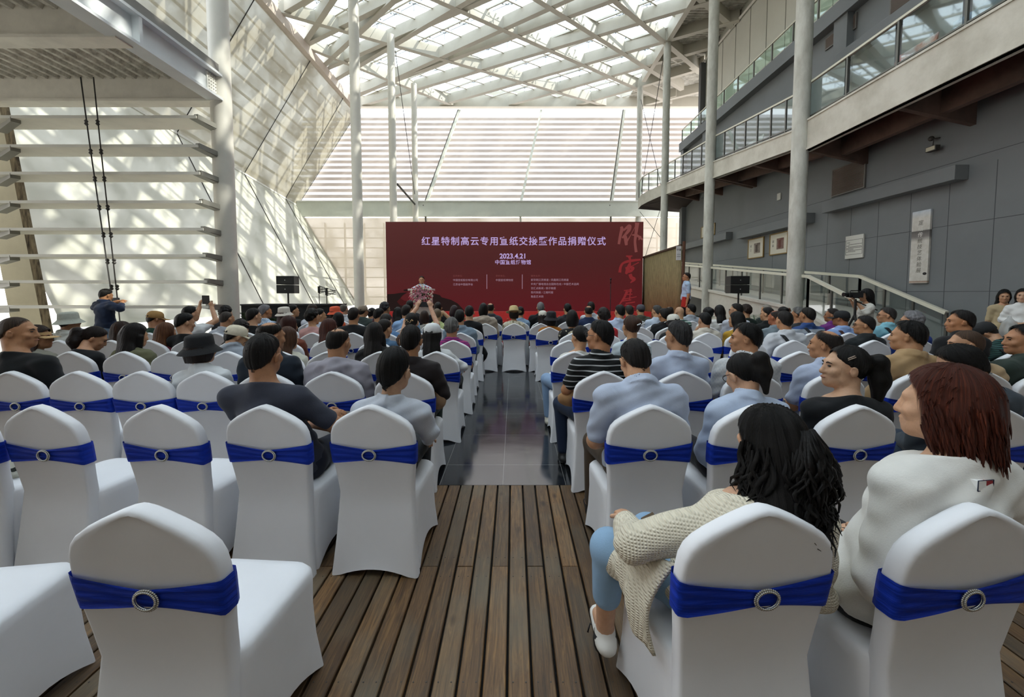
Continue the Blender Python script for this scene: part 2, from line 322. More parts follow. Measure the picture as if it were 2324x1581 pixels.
# leaning end pillar of the left wall with a rusty gap beside it
lp = empty('wall_end'); lp.name = 'trim_1'; struct(lp)
a0, a1 = pt(98, 748, Y=9.3), pt(8, 292, Y=9.3); b0, b1 = pt(28, 748, Y=9.3), pt(-60, 292, Y=9.3); dirp = (a1-a0); a2 = a0+dirp*1.5; b2 = b0+(b1-b0)*1.5
a00 = a0-dirp*.18; b00 = b0-(b1-b0)*.18
j = MB(); j.prism([b00, a00, a2, b2], (0, .12, 0)); j.build('pillar', mat('beige_pillar', 'd5cdb4', .65, var=.12, scale=1.5, bump=.1), lp)
j = MB(); o_ = Vector((.17, 0, 0)); j.prism([a00, a00+o_, a2+o_, a2], (0, .05, 0)); j.build('rusty_gap', mat('rusty_gap', '8d7f66', .9, var=.7, scale=4, dirt='2c2318', stretch=(3, 1, .5)), lp)
# ---- skylight roof: two families of deep beams crossing in lozenges
ce = empty('ceiling'); struct(ce)
BEAM = mat('roof_beam_white', 'bbb7aa', .55, var=.10, scale=1.0, bump=.05)
BL = [[(1396, 4.3), (1508, 96.8)], [(1249.7, 20.4), (1465, 153.8)], [(1144, 70), (1447.6, 203.3)], [(715, 54), (887, 103), (1086, 160), (1263.7, 210.8), (1417.5, 253.8)],
      [(707, 114), (816, 155), (939, 204), (1066, 256)], [(694, 190), (830, 252)]]
AL = [[(694, 95), (758, 0)], [(756, 131), (814, 74), (897, 2)], [(816, 150.6), (1034, 22.6)], [(816, 217), (997, 135.5), (1146, 69), (1251.5, 20)], [(1174, 83.5), (1288.4, 42), (1380, 8)],
      [(818, 243), (1087.5, 160), (1248, 114), (1353, 82.8), (1458.4, 53.8), (1566, 21.5)], [(947.6, 256), (1184, 190), (1325, 148), (1415, 122.6), (1508, 96.8), (1618, 66)],
      [(1110, 254), (1263.7, 210.8), (1387, 176.4), (1465, 153.8), (1590, 118)], [(1265, 254), (1340, 233.4), (1447.6, 203.3), (1590, 160)], [(1417.5, 253.8), (1590, 205)]]
RX0, RX1, RY1, RY0 = XT, 11.2, 29.4, -4.0
def clip(p, d):       # longest run of the line p+td inside the roof rectangle
    t0, t1 = -99, 99
    for o, v, lo, hi in ((p.x, d.x, RX0, RX1), (p.y, d.y, RY0, RY1)):
        a, b = (lo-o)/v, (hi-o)/v; t0 = max(t0, min(a, b)); t1 = min(t1, max(a, b))
    return (p+d*t0, p+d*t1) if t1 > t0+.3 else None
segs = []
def roofline(px):
    P = [pt(x, y, z=ZR) for x, y in px]; p, q = P[0], P[-1]; d = (q-p).normalized(); s_ = clip(p, d); segs.append(s_) if s_ else None; return p, d
bl = [roofline(l) for l in BL]; al = [roofline(l) for l in AL]
for fam, base, sgn in ((bl[0], bl[0], 1), (al[0], al[0], -1)):      # carry the pattern on above and behind the camera
    p, d = fam
    for k in range(1, 9):
        s_ = clip(p+Vector((sgn*.9, -2.3, 0))*k, Vector((.80*sgn, .6, 0)) if sgn > 0 else Vector((.72, -.69, 0)))
        if s_: segs.append(s_)
p, d = al[5]
for k in range(1, 7):
    s_ = clip(p+Vector((1.2, -3.0, 0))*k+Vector((0, -2.5, 0)), Vector((.87, -.49, 0)))
    if s_: segs.append(s_)
BH = .60
for i, (p, q) in enumerate(segs): dz = Vector((0, 0, .003*i)); MB().bar(p+dz, q+dz, .27, BH, top=True).build('beam', BEAM, ce)
j = MB(); j.bar((RX0, RY1, ZR-.05), (RX1+5, RY1, ZR-.05), .4, 1.1, top=True); j.build('edge_beam', BEAM, ce)
# purlins, glass, spider clamps one storey of beam above
GB = MB(); SPD = MB(); zz = ZR+.60
def clipg(p, d, lo, hi): return clip(p, d)
da, db = Vector((.85, -.53, 0)), Vector((.84, .54, 0))
o0 = pt(1246.5, 114, z=ZR)
for k in range(-19, 15):
    for dd, step in ((da, Vector((0, 1.45, 0))), (db, Vector((0, 1.45, 0)))):
        s_ = clip(o0+step*k, dd)
        if s_: GB.bar(s_[0]+Vector((0, 0, .62+.004*(k % 5))), s_[1]+Vector((0, 0, .62+.004*(k % 5))), .08, .10)
GB.build('glazing_bar', WHITE, ce)
rd = MB()
for i in range(-13, 14):
    for k in range(-13, 14):
        c = o0+da*(1.37*(i+.5))+db*(1.37*(k+.5)); c.z = zz+.28
        if not (RX0+.3 < c.x < 8.2 and 7 < c.y < RY1-.3): continue
        rd.tube([c-Vector((0, 0, .32)), c+Vector((0, 0, .02))], .018, 5)
        for e in (da, db, -da, -db):
            q = c+(e*.28)+Vector((0, 0, .14)); rd.tube([c, q], .014, 4, False); rd.lathe([(.05, 0), (.05, .035)], q, 6)
for k in range(-20, 21):
    for dd in (da, db):
        s_ = clip(o0+Vector((0, 1.45*k+.72, 0)), dd)
        if s_: rd.bar(s_[0]+Vector((0, 0, .90)), s_[1]+Vector((0, 0, .90)), .02, .025)
rd.build('glass_clamp', mat('clamp_grey', '7d8488', .45, .5), ce)
mk('skylight_glass', [(RX0, RY0, zz+.32), (8.9, RY0, zz+.32), (8.9, RY1, zz+.32), (RX0, RY1, zz+.32)], [(0, 1, 2, 3)], glass_mat('skylight_glass', (.92, .97, 1.0), .5), ce)
# corrugated soffit between skylight and gallery building
def corrugated(name, x0, x1, y0, y1, z, pitch, dep, m, parent, along='y'):
    V = []; Fc = []
    if along == 'y':
        x = x0; prof = []
        while x < x1: prof += [(x, 0), (x+pitch*.3, 0), (x+pitch*.45, dep), (x+pitch*.85, dep)]; x += pitch
        for a, h in prof: V += [(a, y0, z+h), (a, y1, z+h)]
    else:
        y = y0; prof = []
        while y < y1: prof += [(y, 0), (y+pitch*.3, 0), (y+pitch*.45, dep), (y+pitch*.85, dep)]; y += pitch
        for a, h in prof: V += [(x0, a, z+h), (x1, a, z+h)]
    Fc = [(2*i, 2*i+1, 2*i+3, 2*i+2) for i in range(len(prof)-1)]
    return mk(name, V, Fc, m, parent)
CORR = mat('corrugated_white', 'cfcdc4', .5, var=.18, scale=3, dirt='9d9a90')
corrugated('soffit_sheet', 8.3, 11.5, -2, 24.2, ZR+.55, .18, .05, CORR, ce, 'x')
corrugated('soffit_sheet', 8.3, 17, 24.2, 29.4, ZR+.6, .18, .05, CORR, ce, 'x')
for a_ in ((11.2, 24.3, 16.5, 27.4), (9.5, 29.2, 16, 25.2), (10.6, 24.4, 16.8, 29.2)): MB().bar((a_[0], a_[1], ZR+.01), (a_[2], a_[3], ZR+.01), .27, .6, top=True).build('beam', BEAM, ce)
j = MB(); j.tube([(11.15, 0, ZR+.1), (11.15, 24, ZR+.1)], .06, 8); j.build('soffit_pipe', WHITE, ce)
MB().bar((8.3, -2, ZR), (8.3, 26, ZR), .25, .8, top=True).build('beam', BEAM, ce)
# unseen wall added behind the camera to keep that end of the hall dim
struct(mk('wall_rear_added', [(-30, -4.0, 0), (12, -4.0, 0), (12, -4.0, 15.8), (-30, -4.0, 15.8)], [(3, 2, 1, 0)], mat('rear_wall_grey', 'b9b7b1', .8)))
# ---- columns
CXL, CXR = -6.4, 8.3
def column(px, y, X, top, r, label, base=0.0, m=CONC):
    p = pt(px, y, X=X); o = empty('column', (X, p.y, base)); tag(o, label, 'column', None)
    prof = [(r*1.0, 0), (r*1.0, top-base)]
    j = MB(); j.lathe([(r, 0), (r, (top-base)*.33), (r, (top-base)*.66), (r, top-base)], (0, 0, 0), 28); j.build('shaft', m, o, True, auto=40)
    if False: MB().lathe([(r+.02, top-base-.10), (r+.14, top-base-.06), (r+.14, top-base)], (0, 0, 0), 20).build('column_cap', WHITE, o, True, auto=30)
    return p
CL1 = column(512, 500, CXL, ZR, .20, 'thick white round column at the end of the louver boards', m=WHITE)
column(812, 500, CXL, ZR, .20, 'tall white round column just left of the red stage screen', m=WHITE)
column(893, 480, CXL, ZR, .19, 'slim white column rising behind the left end of the red screen', m=WHITE)
cl4 = column(943, 480, CXL, ZR, .185, 'slim white far column carrying a small black floodlight', m=WHITE)
CR1 = column(1810, 480, CXR, ZR, .215, 'thick mottled concrete column beside the stair rail on the right')
CR2 = column(1609, 480, CXR, ZR, .20, 'mottled concrete column behind the right loudspeaker, at the far ramp')
CR3 = column(1508, 450, CXR, ZR, .19, 'tall pale column rising behind the curved balcony end')
CR4 = column(1449, 450, CXR, ZR, .185, 'slimmest pale far column above the right edge of the red screen')
# cross bracing rods
def rod(label, a, b, r=.018):
    j = MB(); j.tube([a, b], r, 6); tag(j.build('bracing_rod', DARKM), label, 'rod')
rod('thin dark bracing rod sloping from the slim column top to the floodlight column', pt(897, 115, X=CXL), pt(945, 470, X=CXL))
rod('thin dark bracing rod crossing up to the far right columns from the balcony end', pt(1455, 435, X=CXR), pt(1506, 130, X=CXR))
rod('thin dark bracing rod from the slimmest far column top down to the balcony curve', pt(1452, 215, X=CXR), pt(1500, 420, X=CXR))
rod('thin dark rod crossing in front of the pale wall right of the screen top', pt(1452, 480, X=CXR), pt(1504, 545, X=CXR), .015)
rod('thin dark rod rising to the right from the screen corner under the balcony', pt(1462, 590, X=CXR), pt(1500, 470, X=CXR), .015)
rod('short stout dark strut between the two slim columns left of the screen', pt(902, 418, X=CXL), pt(944, 466, X=CXL), .06)
o = empty('floodlight', pt(950, 486, X=CXL)+Vector((.15, -.3, 0))); tag(o, 'small black floodlight clamped to the slim column above the red screen', 'floodlight')
j = MB(); j.box((-.19, -.06, -.10), (.19, .06, .10)); j.build('housing', BLACK, o, bevel=.01); j = MB(); j.box((-.16, -.066, -.07), (.16, -.06, .07)); j.build('lens', mat('lamp_lens', '7d7a66', .2), o)
MB().bar((0, .06, 0), (-.12, .3, .02), .04, .03).build('bracket', DARKM, o)
# ---- left upper deck with louver boards
dk = empty('ceiling'); dk.name = 'trim_2'; struct(dk)
cy1 = CL1.y
ib = MB(); xb = CXL
zt_, zb_ = pt(500, 178, X=CXL).z, pt(500, 235, X=CXL).z
MBX = lambda: MB()
j = MB(); j.box((xb-.02, -4, zb_+.02), (xb+.02, cy1-.2, zt_-.02)); j.box((xb-.16, -4, zt_-.05), (xb+.16, cy1-.15, zt_)); j.box((xb-.16, -4, zb_), (xb+.16, cy1-.15, zb_+.05))
for y in (3.4, 5.15, 6.9): j.box((xb-.15, y-.03, zb_+.02), (xb+.15, y+.03, zt_-.02))
j.build('edge_girder', mat('girder_white_blue', 'd8dde0', .5, var=.08, scale=2), dk)
for y in (cy1-.05, 6.75, 4.75, 2.6):
    j = MB(); j.box((-20, y-.02, zb_), (xb, y+.02, zt_+.03)); j.box((-20, y-.15, zb_-.02), (xb, y+.15, zb_+.03)); j.build('cross_beam', mat('deck_beam_white', 'ebe7dc', .55, var=.15, scale=2), dk)
corrugated('deck_sheet', -20, xb-.1, -4, cy1, zt_-.05, .24, .075, mat('corrugated_deck', 'e6e3da', .5, var=.25, scale=7, dirt='a5a198'), dk, 'y')
j = MB(); j.box((-20, -4, zt_+.04), (xb+.1, cy1, zt_+.2)); j.build('deck_slab', mat('deck_slab', '8d8b86', .9), dk)
j = MB(); p = pt(485, 213, X=CXL); j.box((CXL-.05, cy1-.45, zb_+.08), (CXL+.05, cy1-.19, zt_-.08)); j.mi = 1
for a in range(4):
    for b_ in range(6): j.sphere((CXL+.055, cy1-.4+.06*a, zb_+.12+.065*b_), .016, 6, 4)
j.build('bolted_plate', [STEELW, mat('bolt_white', 'b8b6ac', .5)], dk)
LBM = mat('louver_board_white', 'e8e4d8', .5, var=.12, scale=1.5)
ys = [262, 328, 390, 455, 517, 577, 636, 694]; ordn = ['topmost', 'second from the top', 'third from the top', 'fourth from the top', 'fourth from the bottom', 'third from the bottom', 'second from the bottom', 'lowest']
LY = cy1-.62
for i, y in enumerate(ys):
    p = pt(445+i*4, y, Y=LY); o = empty('louver_board', (p.x, LY, p.z))
    tag(o, 'long white horizontal louver board, %s of eight beside the column' % ordn[i], 'louver board', 'louver boards on the left')
    MB().box((-14, 0, -.05), (0, .58, 0)).build('board', LBM, o)
    j = MB(); j.box((-14, -.006, -.052), (0, 0, .004)); j.build('board_edge', STEELW, o)
    j = MB(); j.prism([(-.16, .02, -.052), (.0, .02, -.052), (CXL-p.x+.05, .60, -.14), (CXL-p.x-.1, .60, -.14)], (0, 0, .05)); j.bar((-.03, .03, -.01), (CXL-p.x, .56, -.05), .10, .10)
    j.build('bracket', mat('bracket_grey', '8b8a82', .5, .3), o)
    q = pt(0, y+25, Y=LY+.5)
    j = MB(); j.bar((q.x-p.x+.1, .45, -.12), (q.x-p.x+.9, .05, -.07), .14, .10); j.build('bracket', mat('bracket_grey', '8b8a82', .5, .3), o)
for lab, xs in (('left of two thin dark tie rods through the louver boards', (183, 204)), ('right of two thin dark tie rods through the louver boards', (212, 228))):
    top, mid, bot = pt(xs[0], 175, Y=LY-.15), pt(xs[1], 330, Y=LY-.05), pt(xs[1]+62 if xs[0] < 200 else xs[1]+48, 735, Y=LY-.02)
    o = empty('tie_rod', (mid.x, mid.y, 0)); tag(o, lab, 'rod', 'tie rods through the louver boards')
    j = MB(); j.tube([Vector((top.x-mid.x, top.y-mid.y, top.z)), Vector((0, 0, mid.z)), Vector((bot.x-mid.x, 0, bot.z))], .012, 6); j.build('rod', DARKM, o)
    for i, y in enumerate(ys[:-1]):
        f = (y+14-330)/405; x = xs[1]+(62 if xs[0] < 200 else 48)*f; q = pt(x, y+16, Y=LY-.03)
        j = MB(); j.lathe([(.012, -.06), (.035, -.03), (.02, 0), (.035, .03), (.012, .06)], q-Vector((mid.x, mid.y, 0)), 8); j.build('turnbuckle', DARKM, o)
# ---- gallery building on the right
XW = 10.2
GREY = mat('dark_grey_render', '767a7c', .75, var=.10, scale=.6, bump=.03)
wr_ = empty('wall_right'); struct(wr_)
YE = 24.0
MB().box((XW, -4, -.1), (XW+.4, YE, 10.15)).build('wall_face', GREY, wr_)
zb0, zb1 = pt(1806, 121, X=XW-.3).z, pt(1806, 89, X=XW-.3).z
MB().box((XW-.3, -4, zb0), (XW+1.5, YE+.2, zb1)).build('upper_band', GREY, wr_)
XP = 11.25
j = MB(); j.box((XP, -4, zb1), (XP+.3, YE, ZR+.6)); j.build('panel_wall', mat('white_panel', 'cdcdc2', .6, var=.08, scale=.5), wr_)
j = MB()
for y in np.arange(2, YE, 1.25): j.box((XP-.012, y, zb1), (XP, y+.02, ZR+.3))
j.build('panel_joint', mat('panel_joint', '77776f', .8), wr_)
MB().box((XP-.3, YE-.15, zb1), (XP+.1, YE+.1, ZR)).build('corner_post', mat('corner_grey', '55585a', .6), wr_)
MB().box((XW-.25, YE-.3, 0), (XW+.4, YE+.05, 10)).build('corner_pier', GREY, wr_)
j = MB()
for y in (20.9, 12.3): j.box((XW-.22, y, 6.6), (XW, y+.5, zb0))
j.build('wall_pier', GREY, wr_)
j = MB(); SEAM = mat('wall_seam', '4c4f52', .9)
for za in (pt(1840, 560, X=XW).z, pt(2200, 661, X=XW).z, pt(2100, 388, X=XW).z): j.box((XW-.004, 2, za-.006), (XW, 20, za+.006))
for y in np.arange(4, 16, .9): j.box((XW-.003, y, .2), (XW, y+.012, 4.4))
j.build('wall_seam', SEAM, wr_)
def ledge(label, y0, y1, z0, z1, dep=.32, x=XW):
    o = mk('ledge', [], []); bpy.data.objects.remove(o)
    j = MB(); j.box((x-dep, y0, z0), (x, y1, z1)); o = j.build('ledge', GREY, None, bevel=.01); tag(o, label, 'ledge', None)
p0, p1 = pt(1866, 490, X=XW-.3), pt(2168, 407, X=XW-.3)
ledge('long grey ledge above the hanging banner and notice on the right wall', p1.y, p0.y, p1.z, p1.z+.33)
p0, p1 = pt(1672, 540, X=XW-.3), pt(1860, 478, X=XW-.3)
ledge('grey ledge above the two framed pictures', pt(1830, 500, X=XW-.3).y, p0.y, p0.z-.05, p0.z+.28)
p0, p1 = pt(1560, 566, X=XW-.3), pt(1648, 540, X=XW-.3)
ledge('short grey ledge left of the framed pictures, behind the column', p1.y, 23.6, p1.z-.05, p1.z+.28)
p1 = pt(1900, 140, X=XW-.3)
ledge('dark ledge just above the balcony handrail', 1.0, p1.y, p1.z-.05, p1.z+.2, .36)
def pane_rail(parent, P0, P1, h, posts, m_rail, m_post, gm, rw=.06, name_post='post', gap=.06, rail2=True):
    P0, P1 = Vector(P0), Vector(P1); up = Vector((0, 0, h))
    MB().bar(P0+up, P1+up, rw, rw*.9).build('handrail', m_rail, parent)
    if rail2: MB().bar(P0+Vector((0, 0, .10)), P1+Vector((0, 0, .10)), .035, .035).build('bottom_rail', m_post, parent)
    for i in range(posts+1):
        q = P0.lerp(P1, i/posts); MB().bar(q, q+up, .045, .045, up=(0, 1, 0)).build(name_post, m_post, parent)
        if i < posts:
            a, b = P0.lerp(P1, (i+gap)/posts), P0.lerp(P1, (i+1-gap)/posts)
            j = MB(); w = Vector((.006, 0, 0)); q0, q1 = Vector((0, 0, .13)), Vector((0, 0, h-.06))
            j.prism([a+q0, b+q0, b+q1, a+q1], w); j.build('glass_panel', gm, parent)
GLR = glass_mat('railing_glass', (.86, .92, .90), 2.6)
RAILW = mat('cream_handrail', 'd9d6c4', .4, var=.06)
POSTM = mat('post_steel', '6b6b66', .35, .6)
FASC = mat('fascia_white', 'cfcbbf', .6, var=.15, scale=1.1, dirt='b3aea0')
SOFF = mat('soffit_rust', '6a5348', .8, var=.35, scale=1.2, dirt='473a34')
def balcony(label, y0, y1, z0b, z0t, z1b, z1t, posts, soff=True, x=CXR+.05):
    o = empty('balcony', (x, y0, 0)); tag(o, label, 'balcony', 'stretches of the gallery balcony'); L_ = y1-y0
    j = MB(); j.prism([(0, 0, z0b), (0, L_, z1b), (0, L_, z1t), (0, 0, z0t)], (.12, 0, 0)); j.box((0, 0, z0b), (.3, 0, z0b)); j.build('fascia', FASC, o)
    j = MB(); j.prism([(-.03, 0, z0b+.0), (-.03, L_, z1b), (-.03, L_, z1b+.05), (-.03, 0, z0b+.05)], (.25, 0, 0)); j.prism([(-.03, 0, z0t-.05), (-.03, L_, z1t-.05), (-.03, L_, z1t), (-.03, 0, z0t)], (.2, 0, 0)); j.build('fascia_flange', FASC, o)
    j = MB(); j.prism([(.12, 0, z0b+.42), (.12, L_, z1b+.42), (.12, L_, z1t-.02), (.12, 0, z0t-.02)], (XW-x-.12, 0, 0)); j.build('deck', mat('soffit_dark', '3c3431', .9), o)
    j = MB(); n = max(2, int(L_/2.5))
    for i in range(n+1):
        f = i/n; zz_ = z0b+(z1b-z0b)*f; j.prism([(.12, L_*f-.06, zz_+.42), (.12, L_*f-.06, zz_+.02), (XW-x, L_*f-.06, zz_-.35), (XW-x, L_*f-.06, zz_+.42)], (0, .12, 0))
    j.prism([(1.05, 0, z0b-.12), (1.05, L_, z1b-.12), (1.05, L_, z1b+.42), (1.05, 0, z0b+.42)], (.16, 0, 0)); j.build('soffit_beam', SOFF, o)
    pane_rail(o, (.1, 0, z0t), (.1, L_, z1t), 1.05, posts, RAILW, POSTM, GLR)
    return o
zA_b, zA_t = pt(1809, 349, X=CXR).z, pt(1826, 272, X=CXR).z
yC1, yC2, yC3, yC4 = CR1.y, CR2.y, CR3.y, CR4.y
balcony('nearest stretch of the gallery balcony with tall clear glass panels', 1.0, yC1-.05, zA_b, zA_t, zA_b, zA_t, 8)
q0, q1, q2, q3 = pt(1796, 341, X=CXR), pt(1796, 297, X=CXR), pt(1616, 404, X=CXR), pt(1614, 367, X=CXR)
balcony('middle stretch of the gallery balcony between the two concrete columns', yC1+.15, yC2-.1, q0.z, q1.z, q2.z, q3.z, 7)
r0, r1 = pt(1510, 440, X=CXR), pt(1510, 415, X=CXR)
balcony('far stretch of the gallery balcony, left of the concrete column by the pictures', yC2+.15, yC3, q2.z+.02, q3.z+.02, r0.z, r1.z, 5)
# curved far end
o = empty('balcony', (0, 0, 0)); tag(o, 'curved far end of the gallery balcony above the red screen corner', 'balcony', 'stretches of the gallery balcony')
cv = []
for x, yb, yt in ((1510, 440, 415), (1490, 449, 424), (1470, 458, 433), (1455, 466, 442), (1448, 474, 452)):
    dep = yC3+(1510-x)*.022; cv.append((pt(x, yb, Y=dep), pt(x, yt, Y=dep)))
V = [p for ab in cv for p in ab]; j = MB(); j.add(V+[v+Vector((.12, .05, 0)) for v in V], [(2*i, 2*i+2, 2*i+3, 2*i+1) for i in range(4)]+[(10+2*i, 11+2*i, 13+2*i, 12+2*i) for i in range(4)]); j.build('fascia', FASC, o)
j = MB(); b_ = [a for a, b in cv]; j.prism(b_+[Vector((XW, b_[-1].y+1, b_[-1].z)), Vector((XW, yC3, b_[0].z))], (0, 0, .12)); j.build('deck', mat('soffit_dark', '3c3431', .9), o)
j = MB(); j.tube([b+Vector((.05, 0, 1.0)) for a, b in cv], .035, 8); j.build('handrail', RAILW, o)
for a, b in cv:
    MB().bar(b+Vector((.05, 0, 0)), b+Vector((.05, 0, 1)), .04, .04, up=(0, 1, 0)).build('post', POSTM, o)
for (a, b), (c, d) in zip(cv[:-1], cv[1:]):
    j = MB(); e = Vector((.05, 0, 0)); j.prism([b+e+Vector((0, 0, .12)), d+e+Vector((0, 0, .12)), d+e+Vector((0, 0, .93)), b+e+Vector((0, 0, .93))], (.006, .002, 0)); j.build('glass_panel', GLR, o)
# upper glass parapet in front of the white panelled wall
o = empty('parapet', (XW-.2, 3, zb1)); tag(o, 'upper glass parapet along the grey band below the white panelled wall', 'parapet')
zr = pt(1806, 47, X=XW-.2).z-zb1
pane_rail(o, (0, 0, 0), (0, YE-3, 0), zr, 18, RAILW, POSTM, glass_mat('upper_rail_glass', (.78, .90, .84), 1.5), .05, rail2=False)
# louvered vents
VENTF = mat('vent_frame', '6d6a66', .6); VENTB = mat('vent_dark', '241f1d', .8)
def vent(label, x0, y0, x1, y1, slats):
    a, b = pt(x0, y0, X=XW), pt(x1, y1, X=XW); ya, yb = min(a.y, b.y), max(a.y, b.y); za, zb = sorted((a.z, b.z))
    o = empty('vent_grille', (XW, ya, za)); tag(o, label, 'vent', 'louvered vents on the grey wall'); w, h = yb-ya, zb-za
    MB().box((-.02, 0, 0), (0, w, h)).build('backing', VENTB, o)
    j = MB(); t = .035
    for bx in (((-.05, -t, -t), (0, w+t, 0)), ((-.05, -t, h), (0, w+t, h+t)), ((-.05, -t, 0), (0, 0, h)), ((-.05, w, 0), (0, w+t, h))): j.box(*bx)
    j.build('frame', VENTF, o)
    j = MB()
    for k in range(slats): j.bar((-.035, 0, h*(k+.5)/slats), (-.035, w, h*(k+.5)/slats), .03, h/slats*.35, up=(.5, 0, 1))
    j.build('slats', mat('vent_slat', '8a7f78', .6), o)
vent('large square louvered vent on the right wall under the balcony', 1891, 445, 1966, 360, 24)
vent('small louvered vent high on the wall, left of three above the balcony', 1877, 112, 1900, 72, 12)
vent('small louvered vent high on the wall, middle of three above the balcony', 1918, 82, 1945, 32, 12)
vent('louvered vent high on the wall at the top edge, right of three', 2025, 35, 2074, -35, 14)
# wall lamp with camera
q = pt(2133, 322, X=XW); o = empty('wall_lamp', q); tag(o, 'small floodlight and round camera hanging on the right wall below the balcony', 'lamp')
j = MB(); j.box((-.22, -.12, -.22), (-.1, .12, -.10)); j.build('lamp_head', mat('lamp_dark', '3a3834', .5), o, bevel=.01); MB().box((-.225, -.10, -.205), (-.22, .10, -.115)).build('lens', mat('lamp_lens2', 'c8c4ae', .3), o)
j = MB(); j.tube([(0, 0, .1), (-.15, 0, .08), (-.16, 0, -.1)], .012, 6); j.sphere((-.15, .06, .10), .06, 10, 7); j.build('bracket', mat('lamp_dark', '3a3834', .5), o)
q = pt(1770, 446, X=XW); j = MB(); j.box((XW-.05, q.y-.10, q.z-.13), (XW, q.y+.10, q.z+.13)); tag(j.build('wall_box', mat('box_white', 'c9c9c2', .5), bevel=.01), 'small white box on the grey wall above the framed pictures', 'box')
# ---- ramp and stair with rails
ra = empty('ramp', (0, 0, 0)); tag(ra, 'white concrete ramp rising along the right wall behind the concrete columns', 'ramp')
def rz_(y): return .18+max(0, min(y-9.0, 2.3))*.40+max(0, y-11.3)*.108
pr = [9.0, 11.3, 14, 17, 20, 23.5]
j = MB()
for a, b in zip(pr[:-1], pr[1:]): j.prism([(CXR+.02, a, rz_(a)-.45), (CXR+.02, b, rz_(b)-.45), (CXR+.02, b, rz_(b)), (CXR+.02, a, rz_(a))], (XW-CXR-.04, 0, 0))
j.build('slab', mat('ramp_white', 'cfc9be', .65, var=.1, scale=1), ra)
j = MB()
for a, b in zip(pr[:-1], pr[1:]): j.prism([(CXR-.05, a, rz_(a)-.06), (CXR-.05, b, rz_(b)-.06), (CXR-.05, b, rz_(b)+.04), (CXR-.05, a, rz_(a)+.04)], (.2, 0, 0)); j.prism([(CXR+.0, a, 0), (CXR+.0, b, 0), (CXR+.0, b, rz_(b)-.05), (CXR+.0, a, rz_(a)-.05)], (.1, 0, 0)) if b < 18 else None
j.build('kerb', mat('ramp_kerb', 'd6d1c6', .6, var=.08), ra)
GLD = glass_mat('ramp_glass', (.94, .96, .95), 1.8)
def ramp_rail(label, x, ya, n0, n1):
    o = empty('ramp_railing', (x, 0, 0)); tag(o, label, 'railing', 'rails along the ramp')
    for a, b, n in ((ya, 11.3, n0), (11.3, 23.4, n1)): pane_rail(o, (0, a, rz_(a)), (0, b, rz_(b)), .96, n, RAILW, POSTM, GLD, .09, rail2=False)
ramp_rail('glass and cream ramp railing nearer the audience, along the columns', CXR+.08, 9.6, 2, 11)
ramp_rail('glass and cream ramp railing against the grey wall', XW-.35, 9.0, 3, 11)
